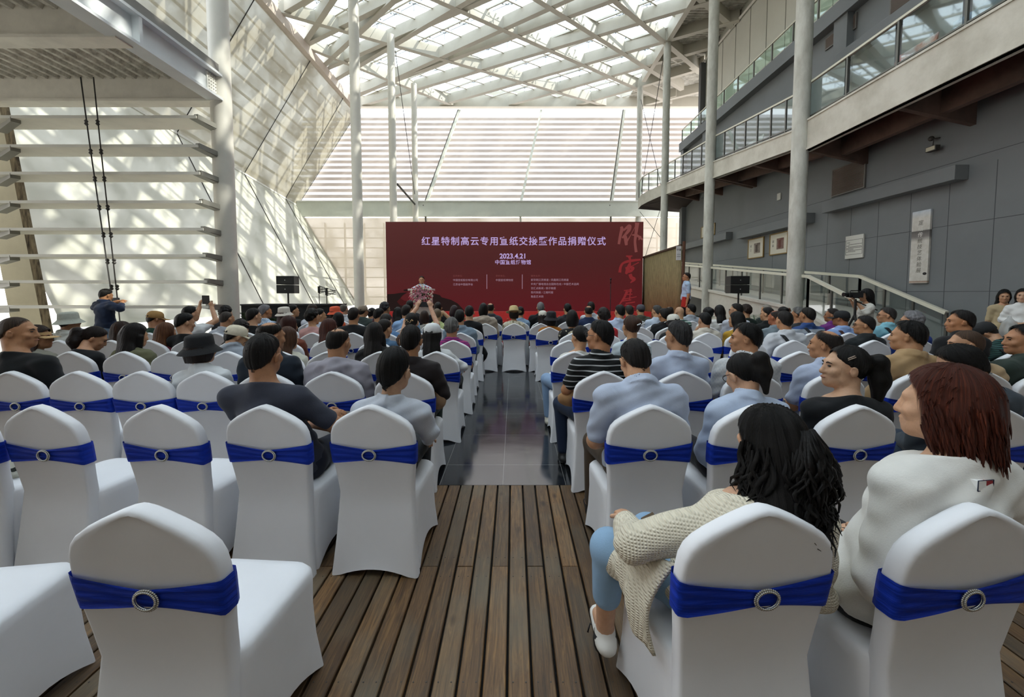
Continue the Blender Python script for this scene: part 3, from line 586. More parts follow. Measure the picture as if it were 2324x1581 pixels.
# ================================================================ bodies: smooth unions of tapered limbs, meshed as one surface
f4 = np.float32
class Fld:
    def __init__(s, lo, hi, h, zs=None, hf=None):
        s.ax = [np.arange(lo[i], hi[i]+h, h, dtype=f4) for i in range(3)]
        if zs is not None and hf and hf < h: s.ax[2] = np.concatenate([np.arange(lo[2], zs, h, dtype=f4), np.arange(zs, hi[2]+hf, hf, dtype=f4)])
        s.h = h; s.d = np.full([len(a) for a in s.ax], 1.0, f4)
    def sl(s, lo, hi):
        r = []
        for a, l, u in zip(s.ax, lo, hi):
            i, j = np.searchsorted(a, l), np.searchsorted(a, u)
            if j <= i: return None
            r.append(slice(max(0, i-1), min(len(a), j+1)))
        return tuple(r)
    def grid(s, r): return s.ax[0][r[0]][:, None, None], s.ax[1][r[1]][None, :, None], s.ax[2][r[2]][None, None, :]
    def put(s, lo, hi, fn, k, mode='u'):
        m = k+2.5*s.h; r = s.sl([v-m for v in lo], [v+m for v in hi])
        if r is None: return
        v = fn(*s.grid(r)).astype(f4); d = s.d[r]
        if mode == 'u':
            if k > 0: h = np.clip(.5+.5*(v-d)/k, 0, 1); s.d[r] = v*(1-h)+d*h-k*h*(1-h)
            else: s.d[r] = np.minimum(d, v)
        else:
            h = np.clip(.5-.5*(-v-d)/k, 0, 1) if k > 0 else None
            s.d[r] = (-v)*(1-h)+d*h+k*h*(1-h) if k > 0 else np.maximum(d, -v)
    def cap(s, a, b, ra, rb=None, k=.02, fl=1.0, fa=(0, 1, 0)):
        """tapered limb; fl < 1 flattens it along fa"""
        rb = ra if rb is None else rb; a = np.array(a, f4); b = np.array(b, f4); ab = b-a; L2 = float(ab@ab)+1e-9; R = max(ra, rb)
        fa = np.array(fa, f4); q = (1/fl-1)
        def fn(X, Y, Z):
            px, py, pz = X-a[0], Y-a[1], Z-a[2]; t = np.clip((px*ab[0]+py*ab[1]+pz*ab[2])/L2, 0, 1)
            px, py, pz = px-t*ab[0], py-t*ab[1], pz-t*ab[2]
            if q:
                w = (px*fa[0]+py*fa[1]+pz*fa[2])*q; px, py, pz = px+w*fa[0], py+w*fa[1], pz+w*fa[2]
            d = np.sqrt(px*px+py*py+pz*pz)-(ra+(rb-ra)*t); return d*(fl if q else 1)
        s.put(np.minimum(a, b)-R, np.maximum(a, b)+R, fn, k)
    def ell(s, c, r, R=None, k=.02, mode='u'):
        c = np.array(c, f4); r = np.array(r, f4); m = float(r.max())
        def fn(X, Y, Z):
            p = (X-c[0], Y-c[1], Z-c[2])
            if R is not None: p = tuple(R[0, i]*p[0]+R[1, i]*p[1]+R[2, i]*p[2] for i in range(3))
            k0 = np.sqrt(sum((p[i]/r[i])**2 for i in range(3))); k1 = np.sqrt(sum((p[i]/r[i]**2)**2 for i in range(3)))+1e-6
            return k0*(k0-1)/k1
        s.put(c-m, c+m, fn, k, mode)
    def clip_all(s, fn, k=.008):
        X, Y, Z = s.grid((slice(None),)*3); v = fn(X, Y, Z).astype(f4)
        h = np.clip(.5-.5*(v-s.d)/k, 0, 1); s.d = v*(1-h)+s.d*h+k*h*(1-h)
    def mesh(s):
        d = s.d; n = np.array(d.shape); ins = d < 0
        c = np.zeros(n-1, np.int8)
        for i in (0, 1):
            for j in (0, 1):
                for k in (0, 1): c += ins[i:n[0]-1+i, j:n[1]-1+j, k:n[2]-1+k]
        act = (c > 0) & (c < 8); I = np.argwhere(act)
        if len(I) == 0: return np.zeros((0, 3), f4), np.zeros((0, 4), np.int32)
        ids = np.full(n-1, -1, np.int32); ids[act] = np.arange(len(I))
        P = np.zeros((len(I), 3), f4); cnt = np.zeros(len(I), f4); cs = {}
        for i in (0, 1):
            for j in (0, 1):
                for k in (0, 1): cs[i, j, k] = d[I[:, 0]+i, I[:, 1]+j, I[:, 2]+k]
        for ax in range(3):
            for u in (0, 1):
                for w in (0, 1):
                    a = [0, 0, 0]; o = [x for x in range(3) if x != ax]; a[o[0]] = u; a[o[1]] = w; b = list(a); b[ax] = 1
                    va, vb = cs[tuple(a)], cs[tuple(b)]; x = (va < 0) != (vb < 0); t = np.where(x, va/np.where(x, va-vb, 1), 0)
                    for q in range(3): P[:, q] += np.where(x, a[q]+(t if q == ax else 0), 0)
                    cnt += x
        P /= cnt[:, None]; V = np.empty_like(P)
        for q in range(3):
            A = s.ax[q]; V[:, q] = A[I[:, q]]+P[:, q]*(A[I[:, q]+1]-A[I[:, q]])
        Q = []
        for ax in range(3):
            sl0 = [slice(None)]*3; sl1 = [slice(None)]*3; sl0[ax] = slice(0, -1); sl1[ax] = slice(1, None)
            x = ins[tuple(sl0)] != ins[tuple(sl1)]; o = [q for q in range(3) if q != ax]
            E_ = np.argwhere(x); ok = np.ones(len(E_), bool)
            for q in o: ok &= (E_[:, q] > 0) & (E_[:, q] < n[q]-1)
            E_ = E_[ok]; fl = ins[E_[:, 0], E_[:, 1], E_[:, 2]]
            f = []
            for du, dw in ((-1, -1), (0, -1), (0, 0), (-1, 0)):
                e = E_.copy(); e[:, o[0]] += du; e[:, o[1]] += dw; f.append(ids[e[:, 0], e[:, 1], e[:, 2]])
            f = np.stack(f, 1); flip = fl if ax != 1 else ~fl
            f[~flip] = f[~flip][:, ::-1]; Q.append(f)
        return V, np.concatenate(Q)
def npmesh(name, V, Q, mat_, parent, smooth=1):
    me = bpy.data.meshes.new(name); nv, nq = len(V), len(Q)
    me.vertices.add(nv); me.vertices.foreach_set('co', np.ascontiguousarray(V, f4).ravel())
    me.loops.add(nq*4); me.loops.foreach_set('vertex_index', np.ascontiguousarray(Q, np.int32).ravel())
    me.polygons.add(nq); me.polygons.foreach_set('loop_start', np.arange(0, nq*4, 4, dtype=np.int32))
    me.update(calc_edges=True); me.polygons.foreach_set('use_smooth', np.ones(nq, bool)); me.validate() if False else None
    return link(name, me, parent, mat_)
def relax(V, Q, it=1, lam=.5):
    n = len(V)
    for _ in range(it):
        A = np.zeros((n, 3), f4); c = np.zeros(n, f4)
        for i in range(4):
            a, b = Q[:, i], Q[:, (i+1) % 4]; np.add.at(A, a, V[b]); np.add.at(A, b, V[a]); np.add.at(c, a, 1); np.add.at(c, b, 1)
        V = V+(A/c[:, None]-V)*lam
    return V
def vnormals(V, Q):
    nrm = np.cross(V[Q[:, 2]]-V[Q[:, 0]], V[Q[:, 3]]-V[Q[:, 1]]); N = np.zeros_like(V)
    for i in range(4): np.add.at(N, Q[:, i], nrm)
    return N/(np.linalg.norm(N, axis=1, keepdims=True)+1e-9)
# ---- surfaces of skin, hair and cloth
SKIN = {}
def skin_mat(col):
    if col in SKIN: return SKIN[col]
    m = mat('skin_'+col, col, .5, var=.16, scale=28, spec=.35, bump=.08, bscale=260); b = m.node_tree.nodes['Principled BSDF']
    b.inputs['Subsurface Weight'].default_value = .12; b.inputs['Subsurface Radius'].default_value = (.012, .005, .003); b.inputs['Subsurface Scale'].default_value = 1.0
    SKIN[col] = m; return m
HAIRM = {}
def hair_mat(col, hi=None, gloss=.40):
    key = (col, hi, gloss)
    if key in HAIRM: return HAIRM[key]
    m, nt, out = nodes_mat('hair_'+col+'_'+str(hi)); N, L = nt.nodes, nt.links
    b = N.new('ShaderNodeBsdfPrincipled'); L.new(b.outputs[0], out.inputs[0])
    at = N.new('ShaderNodeAttribute'); at.attribute_name = 'flow'
    n = N.new('ShaderNodeTexNoise'); n.inputs['Scale'].default_value = 1; n.inputs['Detail'].default_value = 5; n.inputs['Roughness'].default_value = .75; L.new(at.outputs['Vector'], n.inputs['Vector'])
    r = N.new('ShaderNodeValToRGB'); L.new(n.outputs['Fac'], r.inputs[0]); c = lin(col); h = lin(hi) if hi else tuple(v*1.5+.003 for v in c)
    r.color_ramp.elements[0].position = .35; r.color_ramp.elements[0].color = (*tuple(v*.5 for v in c), 1); r.color_ramp.elements[1].position = .72; r.color_ramp.elements[1].color = (*h, 1)
    e = r.color_ramp.elements.new(.52); e.color = (*c, 1); L.new(r.outputs[0], b.inputs['Base Color'])
    ea = N.new('ShaderNodeAttribute'); ea.attribute_name = 'edge'; tr = N.new('ShaderNodeBsdfTransparent'); mxs = N.new('ShaderNodeMixShader')
    n3 = N.new('ShaderNodeTexNoise'); n3.inputs['Scale'].default_value = 2.3; n3.inputs['Detail'].default_value = 3; L.new(at.outputs['Vector'], n3.inputs['Vector'])
    ma = N.new('ShaderNodeMath'); ma.operation = 'MULTIPLY_ADD'; ma.inputs[1].default_value = .9; L.new(ea.outputs['Fac'], ma.inputs[0]); L.new(n3.outputs['Fac'], ma.inputs[2])
    mg = N.new('ShaderNodeMapRange'); L.new(ma.outputs[0], mg.inputs[0]); mg.inputs[1].default_value = .60; mg.inputs[2].default_value = 1.0
    L.new(mg.outputs[0], mxs.inputs[0]); L.new(tr.outputs[0], mxs.inputs[1]); L.new(b.outputs[0], mxs.inputs[2]); L.new(mxs.outputs[0], out.inputs[0])
    b.inputs['Roughness'].default_value = gloss; b.inputs['Specular IOR Level'].default_value = .22
    bp = N.new('ShaderNodeBump'); bp.inputs['Strength'].default_value = .9; bp.inputs['Distance'].default_value = .006; L.new(n.outputs['Fac'], bp.inputs['Height']); L.new(bp.outputs[0], b.inputs['Normal'])
    HAIRM[key] = m; return m
CLOTH = {}
def cloth_mat(col, pat=None):
    """pat: ('stripe', col2, period, share[, 'x'/'z']) | ('check', col2, size) | ('floral', col2, scale) | ('knit',)"""
    key = (col, pat)
    if key in CLOTH: return CLOTH[key]
    m = mat('cloth_%s_%d' % (col, len(CLOTH)), col, .85, var=.10, scale=5, spec=.25, bump=.10, bscale=220); nt = m.node_tree; N, L = nt.nodes, nt.links; b = N['Principled BSDF']
    b.inputs['Sheen Weight'].default_value = .08
    # soft creases
    tc = N['Texture Coordinate']; nz = N.new('ShaderNodeTexNoise'); nz.inputs['Scale'].default_value = 4.5; nz.inputs['Detail'].default_value = 1.5; nz.inputs['Distortion'].default_value = .8
    mp = N.new('ShaderNodeMapping'); mp.inputs['Scale'].default_value = (1, 1, .6); mp.inputs['Rotation'].default_value = (0, .5, .3); L.new(tc.outputs['Object'], mp.inputs[0]); L.new(mp.outputs[0], nz.inputs['Vector'])
    b2 = N.new('ShaderNodeBump'); b2.inputs['Strength'].default_value = .5; b2.inputs['Distance'].default_value = .035; L.new(nz.outputs['Fac'], b2.inputs['Height'])
    old = b.inputs['Normal'].links[0].from_node; L.new(b2.outputs[0], old.inputs['Normal'])
    if pat and pat[0] != 'knit':
        src = b.inputs['Base Color'].links[0].from_socket; mx = N.new('ShaderNodeMix'); mx.data_type = 'RGBA'; L.new(src, mx.inputs[6]); mx.inputs[7].default_value = (*lin(pat[1]), 1); L.new(mx.outputs[2], b.inputs['Base Color'])
        if pat[0] == 'stripe':
            sp = N.new('ShaderNodeSeparateXYZ'); L.new(tc.outputs['Object'], sp.inputs[0]); a = N.new('ShaderNodeMath'); a.operation = 'MULTIPLY'; a.inputs[1].default_value = 1/pat[2]; L.new(sp.outputs['X' if len(pat) > 4 and pat[4] == 'x' else 'Z'], a.inputs[0])
            f = N.new('ShaderNodeMath'); f.operation = 'FRACT'; L.new(a.outputs[0], f.inputs[0]); g = N.new('ShaderNodeMath'); g.operation = 'LESS_THAN'; g.inputs[1].default_value = pat[3]; L.new(f.outputs[0], g.inputs[0]); L.new(g.outputs[0], mx.inputs[0])
        elif pat[0] == 'check':
            ck = N.new('ShaderNodeTexChecker'); ck.inputs['Scale'].default_value = 1/pat[2]; L.new(tc.outputs['Object'], ck.inputs['Vector']); L.new(ck.outputs['Fac'], mx.inputs[0])
        elif pat[0] == 'floral':
            vo = N.new('ShaderNodeTexNoise'); vo.inputs['Scale'].default_value = pat[2]; vo.inputs['Detail'].default_value = 2; L.new(tc.outputs['Object'], vo.inputs['Vector']); g = N.new('ShaderNodeMath'); g.operation = 'GREATER_THAN'; g.inputs[1].default_value = .58; L.new(vo.outputs['Fac'], g.inputs[0]); L.new(g.outputs[0], mx.inputs[0])
    if pat and pat[0] == 'knit':
        wv = N.new('ShaderNodeTexWave'); wv.inputs['Scale'].default_value = 36; wv.bands_direction = 'Z'; wv.inputs['Distortion'].default_value = 1.5; L.new(tc.outputs['Object'], wv.inputs['Vector'])
        w2 = N.new('ShaderNodeTexWave'); w2.inputs['Scale'].default_value = 30; w2.bands_direction = 'X'; w2.inputs['Distortion'].default_value = 2; L.new(tc.outputs['Object'], w2.inputs['Vector'])
        ml = N.new('ShaderNodeMath'); ml.operation = 'MULTIPLY'; L.new(wv.outputs['Fac'], ml.inputs[0]); L.new(w2.outputs['Fac'], ml.inputs[1])
        b3 = N.new('ShaderNodeBump'); b3.inputs['Strength'].default_value = .7; b3.inputs['Distance'].default_value = .009; L.new(ml.outputs[0], b3.inputs['Height']); L.new(b2.outputs[0], b3.inputs['Normal']); L.new(b3.outputs[0], b.inputs['Normal'])
        src = b.inputs['Base Color'].links[0].from_socket; mr = N.new('ShaderNodeMapRange'); L.new(ml.outputs[0], mr.inputs[0]); mr.inputs[1].default_value = 0; mr.inputs[2].default_value = .30; mr.inputs[3].default_value = .88
        mx = N.new('ShaderNodeMix'); mx.data_type = 'RGBA'; mx.blend_type = 'MULTIPLY'; mx.inputs[0].default_value = 1; L.new(src, mx.inputs[6]); L.new(mr.outputs[0], mx.inputs[7]); L.new(mx.outputs[2], b.inputs['Base Color'])
    CLOTH[key] = m; return m
EYEM = mat('eye_dark', '1a120e', .15); LIPM = mat('lip_red', 'a8705e', .5); BROWM = mat('brow_dark', '1e1714', .8)
FRAMEM = mat('spectacle_frame', '1c1a19', .3); LENSM = glass_mat('spectacle_lens', (.93, .95, .96), 1.0)
def rot(yaw, pitch=0, roll=0):
    return np.array(Matrix.Rotation(-math.radians(yaw), 3, 'Z') @ Matrix.Rotation(-math.radians(pitch), 3, 'X') @ Matrix.Rotation(math.radians(roll), 3, 'Y'), f4)
YL_Z = [-.13, -.085, -.055, -.035, -.012, .012, .028, .05, .075, .10]; YL_Y = [-.10, -.085, -.055, -.034, -.020, .002, .030, .056, .073, .085]
def hand(f, w, d, up, r=1.0, k=.006, curl=.3, side=1):
    """palm, four unequal bent fingers and a thumb; w wrist, d pointing direction, up = back of the hand"""
    w = np.array(w, f4); d = np.array(d, f4); d /= np.linalg.norm(d); up = np.array(up, f4); up -= d*(up@d); up /= np.linalg.norm(up); s = np.cross(d, up)*side
    f.cap(w, w+d*.075*r, .026*r, .034*r, .015, .55, up)
    for i, (o, L) in enumerate(((-.030, .062), (-.010, .074), (.011, .070), (.030, .054))):
        a = w+d*.082*r+s*o*r; m_ = a+(d-up*curl)*L*.5*r; e = m_+(d*.75-up*(curl*2.2))*L*.5*r
        f.cap(a, m_, .0095*r, .0085*r, k); f.cap(m_, e, .0085*r, .007*r, k)
    a = w+d*.03*r-s*.028*r; m_ = a+(d*.6-s*.65-up*.25)*.036*r; e = m_+(d*.9-s*.1-up*.3)*.030*r
    f.cap(a, m_, .012*r, .010*r, k); f.cap(m_, e, .010*r, .008*r, k)
NP = [0]
def person(p):
    """one seated or standing figure; p is the dictionary of what the photograph shows"""
    g = p.get; NP[0] += 1; rng = np.random.RandomState(NP[0]); male = g('sex', 'm') == 'm'; lod = g('lod', .016); stand = g('stand', False)
    root = empty('person', g('loc'), -math.radians(g('turn', 0))); tag(root, p['label'], 'person', g('group'))
    hx, zt, lean = g('hx', 0.), g('zt', 1.33), g('lean', 0.); sc = g('size', 1.0)
    yaw, pit, rol = g('yaw', 0), g('pitch', 0), g('roll', 0); R = rot(yaw, pit, rol)
    seat = .50 if not stand else .86*sc
    Hc = np.array((hx, .115+lean+g('fwd', 0), zt-.116*sc), f4)
    N = np.array((hx*.78, .065+lean*.8, zt-.275*sc), f4)       # base of the neck
    if pit > 12: N[2] = zt-.235*sc; Hc[1] += .03
    if stand: Hc[1] += .01; N[1] += .05
    P0 = np.array((0, .13 if stand else .158, seat+.06), f4); sw = (.172 if male else .148)*sc*g('wide', 1); gir = g('girth', 1.0)*(1 if male else .92)
    ty = math.radians(g('tyaw', 0)); sx = np.array((math.cos(ty), math.sin(-ty), 0), f4); fy = np.array((-sx[1], sx[0], 0), f4)
    sh = [N+sx*(s*sw)-fy*.0+np.array((0, .0, -.085*sc), f4) for s in (-1, 1)]
    el, wr = [], []; arms = g('arms', 'lap')
    am = arms if isinstance(arms, (list, tuple)) else (arms, arms)
    for i, s in enumerate((-1, 1)):
        a = am[i]; S_ = sh[i]
        if a == 'lap': e = S_+sx*(s*.055)+fy*.05+np.array((0, 0, -.27*sc), f4); w = np.array((s*.09, e[1]+.215, seat+.135), f4)+sx*hx*.3
        elif a == 'fold': e = S_+sx*(s*.07)+fy*.08+np.array((0, 0, -.25*sc), f4); w = N+fy*.27-sx*(s*.04)+np.array((0, 0, -.30*sc+.03*s), f4)
        elif a == 'down': e = S_+sx*(s*.05)-fy*.01+np.array((0, 0, -.29*sc), f4); w = e+np.array((s*.01, .05, -.25*sc), f4)
        elif a == 'chin': e = S_+sx*(s*.03)+fy*.16+np.array((0, 0, -.20*sc), f4); w = Hc+sx*(s*.075)+fy*.05+np.array((0, 0, -.13), f4)
        elif a == 'head': e = S_+sx*(s*.17)+fy*.05+np.array((0, 0, .06), f4); w = Hc+sx*(s*.10)+fy*.02+np.array((0, 0, .05), f4)
        elif a == 'hip': e = S_+sx*(s*.10)-fy*.03+np.array((0, 0, -.27*sc), f4); w = e-sx*(s*.10)+fy*.14+np.array((0, 0, .03), f4)
        elif isinstance(a[0], Vector): e = np.array(a[0]-Vector(g('loc')), f4); w = np.array(a[1]-Vector(g('loc')), f4)
        else: e = np.array(a[0], f4); w = np.array(a[1], f4)
        el.append(e); wr.append(w)
    if stand: hip = [np.array((s*.09, .13, .90*sc), f4) for s in (-1, 1)]; kn = [np.array((s*.10, .15, .48*sc), f4) for s in (-1, 1)]; an = [np.array((s*.11, .12, .09), f4) for s in (-1, 1)]
    else: hip = [np.array((s*.095, .17, seat+.055), f4) for s in (-1, 1)]; kn = [np.array((s*.125, .57, seat+.045), f4) for s in (-1, 1)]; an = [np.array((s*.12, .55, .10), f4) for s in (-1, 1)]
    if g('knees'): kn = [np.array(v, f4) for v in g('knees')]; an = [np.array(v, f4) for v in g('ankles')]
    toe = [a+np.array((0, .13, -.045), f4) for a in an]
    allp = np.array([Hc, N, P0]+sh+el+wr+hip+kn+an+toe); lo, hi = allp.min(0)-.17, allp.max(0)+.17; lo[2] = -.01
    ch = P0*.35+N*.65; be = P0*.75+N*.25; tors = [(be, (.150*gir, .115*gir, .15)), (ch, (.158*gir*(1 if male else .95), .112*gir, .16*sc))]
    Rt = np.array(Matrix.Rotation(-ty, 3, 'Z'), f4)
    def torso(f, t):
        f.ell(P0+np.array((0, .0, 0)), (.170*gir+t, .125*gir+t, .115+t), None, .03)
        for c, r in tors: f.ell(c, np.array(r)+t, Rt, .05)
        f.cap(P0+np.array((0, 0, .02)), N+np.array((0, -.02, -.16*sc)), .115*gir+t, .105*gir+t, .05, .80)
        f.cap(sh[0]+(sh[1]-sh[0])*.12, sh[1]+(sh[0]-sh[1])*.12, .052+t, .052+t, .06, .95)
        f.cap(N+np.array((0, -.012, -.020)), sh[0], .036+t, .046+t, .05); f.cap(N+np.array((0, -.012, -.020)), sh[1], .036+t, .046+t, .05)
    def arm(f, i, t, upto=2.0, puff=1):
        ra = (.049 if male else .042)*g('wide', 1)
        f.cap(sh[i], sh[i]+(el[i]-sh[i])*min(1, upto), ra*1.05+t*puff, ra*.86+t*puff, .03)
        if upto > 1: f.cap(el[i], el[i]+(wr[i]-el[i])*(upto-1), ra*.84+t*puff, (ra*.84+(ra*.55-ra*.84)*(upto-1))+t*puff, .02)
    def legs(f, t, upto=2.0):
        for i in (0, 1):
            f.cap(hip[i], kn[i], .082*gir+t, .058+t, .03)
            if upto > 1: f.cap(kn[i], kn[i]+(an[i]-kn[i])*(upto-1), .054+t, .054+(.036-.054)*(upto-1)+t, .025)
    # --- body: one continuous surface
    f = Fld(lo, hi, lod, N[2]-.03, min(lod, g('hlod', lod)))
    torso(f, 0); legs(f, 0)
    for i in (0, 1):
        arm(f, i, 0); f.cap(an[i], toe[i], .035, .03, .02); f.cap(el[i], wr[i], .03, .024, .02)
        hd = wr[i]-el[i]; hdd = g('hand_dir'); up_ = np.array((0, 0, 1), f4) if abs(hd[2]) < .8*np.linalg.norm(hd) else np.array((0, -1, 0), f4)
        if am[i] == 'lap': hd = np.array((-.35*(-1, 1)[i], 1, -.25)); 
        if am[i] in ('chin', 'head'): hd = Hc+np.array((0, .02, .02))-wr[i]; up_ = np.array(((-1, 1)[i], .3, 0), f4)
        if hdd and hdd[i]: hd, up_ = hdd[i]
        hand(f, wr[i], hd, up_, .98*sc if male else .9*sc, min(.006, lod*.5), g('curl', .35), (1, -1)[i])
    rn = (.065 if male else .051)*sc
    f.cap(N+np.array((0, .008, -.03)), Hc+R@np.array((0, -.032, -.05), f4), rn*1.06, rn, .035)
    H = lambda v: Hc+R@(np.array(v, f4)*sc); st0 = g('hair', ('sh', ''))[0]
    f.ell(H((0, -.012, .024)), np.array((.077, .098, .090))*sc, R, .02)
    f.ell(H((0, .030, -.035)), np.array((.060, .068, .080))*sc, R, .03)
    f.cap(H((-.035, .03, -.075)), H((0, .072, -.092)), .026*sc, .021*sc, .03); f.cap(H((.035, .03, -.075)), H((0, .072, -.092)), .026*sc, .021*sc, .03)
    f.cap(H((-.030, .080, .022)), H((.030, .080, .022)), .016*sc, .016*sc, .02)
    f.cap(H((0, .094, .010)), H((0, .110, -.034)), .009*sc, .0135*sc, .012); f.ell(H((-.013, .098, -.036)), np.array((.010, .010, .008))*sc, R, .008); f.ell(H((.013, .098, -.036)), np.array((.010, .010, .008))*sc, R, .008)
    for s in (-1, 1):
        f.ell(H((s*.031, .108, .004)), np.array((.017, .016, .012))*sc, R, .012, 's')
        f.ell(H((s*.042, .070, -.028)), np.array((.022, .022, .022))*sc, R, .02)
        f.ell(H((s*(.087 if st0 not in ('bob', 'lg', 'mid') else .076), -.006, -.012)), np.array((.012, .020, .033))*sc*(1 if st0 not in ('bob', 'lg', 'mid') else .8), R@rot(0, 12, s*14) if lod < .012 else R, .008)
        if lod < .011 and st0 not in ('bob', 'lg', 'mid'): f.ell(H((s*.099, .004, -.008)), np.array((.010, .011, .018))*sc, R, .008, 's')
    f.ell(H((0, .095, -.060)), np.array((.022, .012, .008))*sc, R, .008); f.ell(H((0, .093, -.074)), np.array((.019, .012, .008))*sc, R, .008)
    V, Q = f.mesh(); npmesh('body', V, Q, skin_mat(g('skin', 'c2936f')), root)
    # --- face
    if g('face', abs(yaw+g('turn', 0)) > 35):
        for s in (-1, 1): e = MB(); e.sphere(H((s*.031, .0885, .004)), .0102*sc, 10, 7, (1, 1, .55)); e.build('eye', EYEM, root, True)
        e = MB(); e.tube([H((-.022, .099, -.066)), H((-.008, .1055, -.064)), H((.008, .1055, -.064)), H((.022, .099, -.066))], [.003, .006, .006, .003], 6); e.build('lips', LIPM, root, True)
        for s in (-1, 1): e = MB(); e.tube([H((s*.016, .0985, .020)), H((s*.030, .0985, .025)), H((s*.048, .086, .020))], [.004, .0042, .002], 5); e.build('eyebrow', BROWM, root, True)
    if g('glasses'):
        e = MB()
        for s in (-1, 1):
            c = [H((s*.033+.026*math.cos(t), .108-.004*abs(math.cos(t)), .002+.020*math.sin(t))) for t in np.linspace(0, 2*math.pi, 13)]; e.tube(c, .0022, 5, False)
            e.tube([H((s*.060, .104, .006)), H((s*.080, .06, .008)), H((s*.086, -.004, .008)), H((s*.084, -.018, -.01))], .0022, 5)
        e.tube([H((-.008, .110, .006)), H((.008, .110, .006))], .0022, 5); o = e.build('glasses', FRAMEM, root, True)
    # --- trousers / skirt
    pc = g('pants', '23262e'); lp_ = max(lod, .010); short = g('pant_len', 1.92)
    f = Fld((lo[0], lo[1], .02), (hi[0], hi[1], P0[2]+.22), lp_); t = .014
    legs(f, t, short); f.ell(P0, (.172*gir+t, .128*gir+t, .13), None, .03); f.cap(hip[0], hip[1], .095*gir, .095*gir, .03)
    V, Q = f.mesh(); npmesh('trousers', V, Q, cloth_mat(pc), root)
    for i in (0, 1):
        f = Fld(an[i]+np.array((-.25, -.25, -.12)), an[i]+np.array((.25, .25, .11)), max(.010, min(lod, .014)))
        d_ = g('shoe_dir', (0, 1, 0)); d_ = np.array(d_, f4); a = an[i]
        f.cap(a+np.array((0, 0, -.045))-d_*.035, a+np.array((0, 0, -.055))+d_*.15, .042, .036, .02, .85, (0, 0, 1)); f.cap(a, a+np.array((0, 0, -.04)), .043, .045, .02)
        f.clip_all(lambda X, Y, Z: (an[i][2]-.088-Z)+0*X+0*Y, .004)
        V, Q = f.mesh(); npmesh('shoe', V, Q, mat('shoe_'+g('shoes', '1a1a1c'), g('shoes', '1a1a1c'), .5), root)
    # --- top
    tp = g('top', ('tee', '202226')); kind, tc = tp[0], tp[1]; pat = tp[2] if len(tp) > 2 else None
    t = {'tee': .011, 'polo': .012, 'shirt': .014, 'shirts': .014, 'jacket': .024, 'hoodie': .026, 'knit': .020, 'blouse': .013, 'sweat': .026}[kind]
    slv = {'tee': .78, 'polo': .74, 'shirt': 1.93, 'shirts': .80, 'jacket': 1.93, 'hoodie': 1.93, 'knit': 1.6, 'blouse': 1.85, 'sweat': 1.93}[kind]
    slv = g('sleeve', slv); hem = g('hem', seat+.0 if kind not in ('knit',) else seat-.05)
    f = Fld((lo[0]-.03, lo[1]-.03, hem-.05), (hi[0]+.03, hi[1]+.03, zt-.07), g('tlod', lod))
    torso(f, t); f.ell(P0+np.array((0, 0, .02)), (.175*gir+t, .13*gir+t, .13), None, .03)
    for i in (0, 1): arm(f, i, t, slv, 1.25 if kind in ('shirt', 'shirts', 'blouse', 'sweat', 'jacket', 'hoodie', 'knit') else 1.1)
    f.cap(N+np.array((0, .004, -.07)), N+np.array((0, .006, .0)), rn*1.15+t, rn*1.1+t, .03)
    nd = Hc+R@np.array((0, -.03, -.06), f4)-N; nd = nd/np.linalg.norm(nd)
    # opening for the neck, then a collar standing round it
    nr = rn*1.10+.004
    cz = {'tee': -.005, 'sweat': .012, 'blouse': -.006, 'knit': .004}.get(kind, .02)
    f.clip_all(lambda X, Y, Z: np.maximum(Z-(N[2]+cz+.010-.35*(Y-N[1])), hem-Z)+0*X, .006)
    if kind in ('shirt', 'shirts', 'polo', 'jacket', 'hoodie'):
        hgt = .045 if kind != 'hoodie' else .03; th = .006 if kind in ('shirt', 'shirts', 'polo') else .010; c0 = N+np.array((0, -.004, -.012), f4)
        def col(X, Y, Z):
            px, py, pz = X-c0[0], Y-c0[1], Z-c0[2]; a = px*nd[0]+py*nd[1]+pz*nd[2]
            rr = np.sqrt(np.maximum(px*px+py*py+pz*pz-a*a, 0)); return np.maximum(np.abs(rr-(nr+.008+.18*(.045-a)))-th, np.abs(a-.02)-hgt*.62)
        f.put(c0-.13, c0+.13, col, .012)
    if kind == 'hoodie': f.cap(N+np.array((-.09, -.075, -.03)), N+np.array((.09, -.075, -.03)), .05, .05, .03, .8); f.cap(N+np.array((0, -.10, -.05)), N+np.array((0, -.085, -.13)), .06, .02, .03)
    V, Q = f.mesh()
    if len(V):
        nv = vnormals(V, Q); ph = rng.rand(8)*6.28; am_ = g('wrinkle', .0060 if kind != 'tee' else .003)
        w = np.sin(V[:, 2]*38+V[:, 0]*19*np.sign(V[:, 0]-N[0])+ph[0])*np.sin(V[:, 0]*17+ph[1])+.7*np.sin(V[:, 2]*71-V[:, 0]*33+V[:, 1]*20+ph[2])*np.sin(V[:, 1]*26+ph[3])
        V = V+nv*(am_*w)[:, None]; o = npmesh({'tee': 't_shirt', 'polo': 'polo_shirt', 'shirt': 'shirt', 'shirts': 'shirt', 'jacket': 'jacket', 'hoodie': 'hooded_top', 'knit': 'knit_cardigan', 'blouse': 'blouse', 'sweat': 'sweatshirt'}[kind], V, Q, cloth_mat(tc, pat), root)
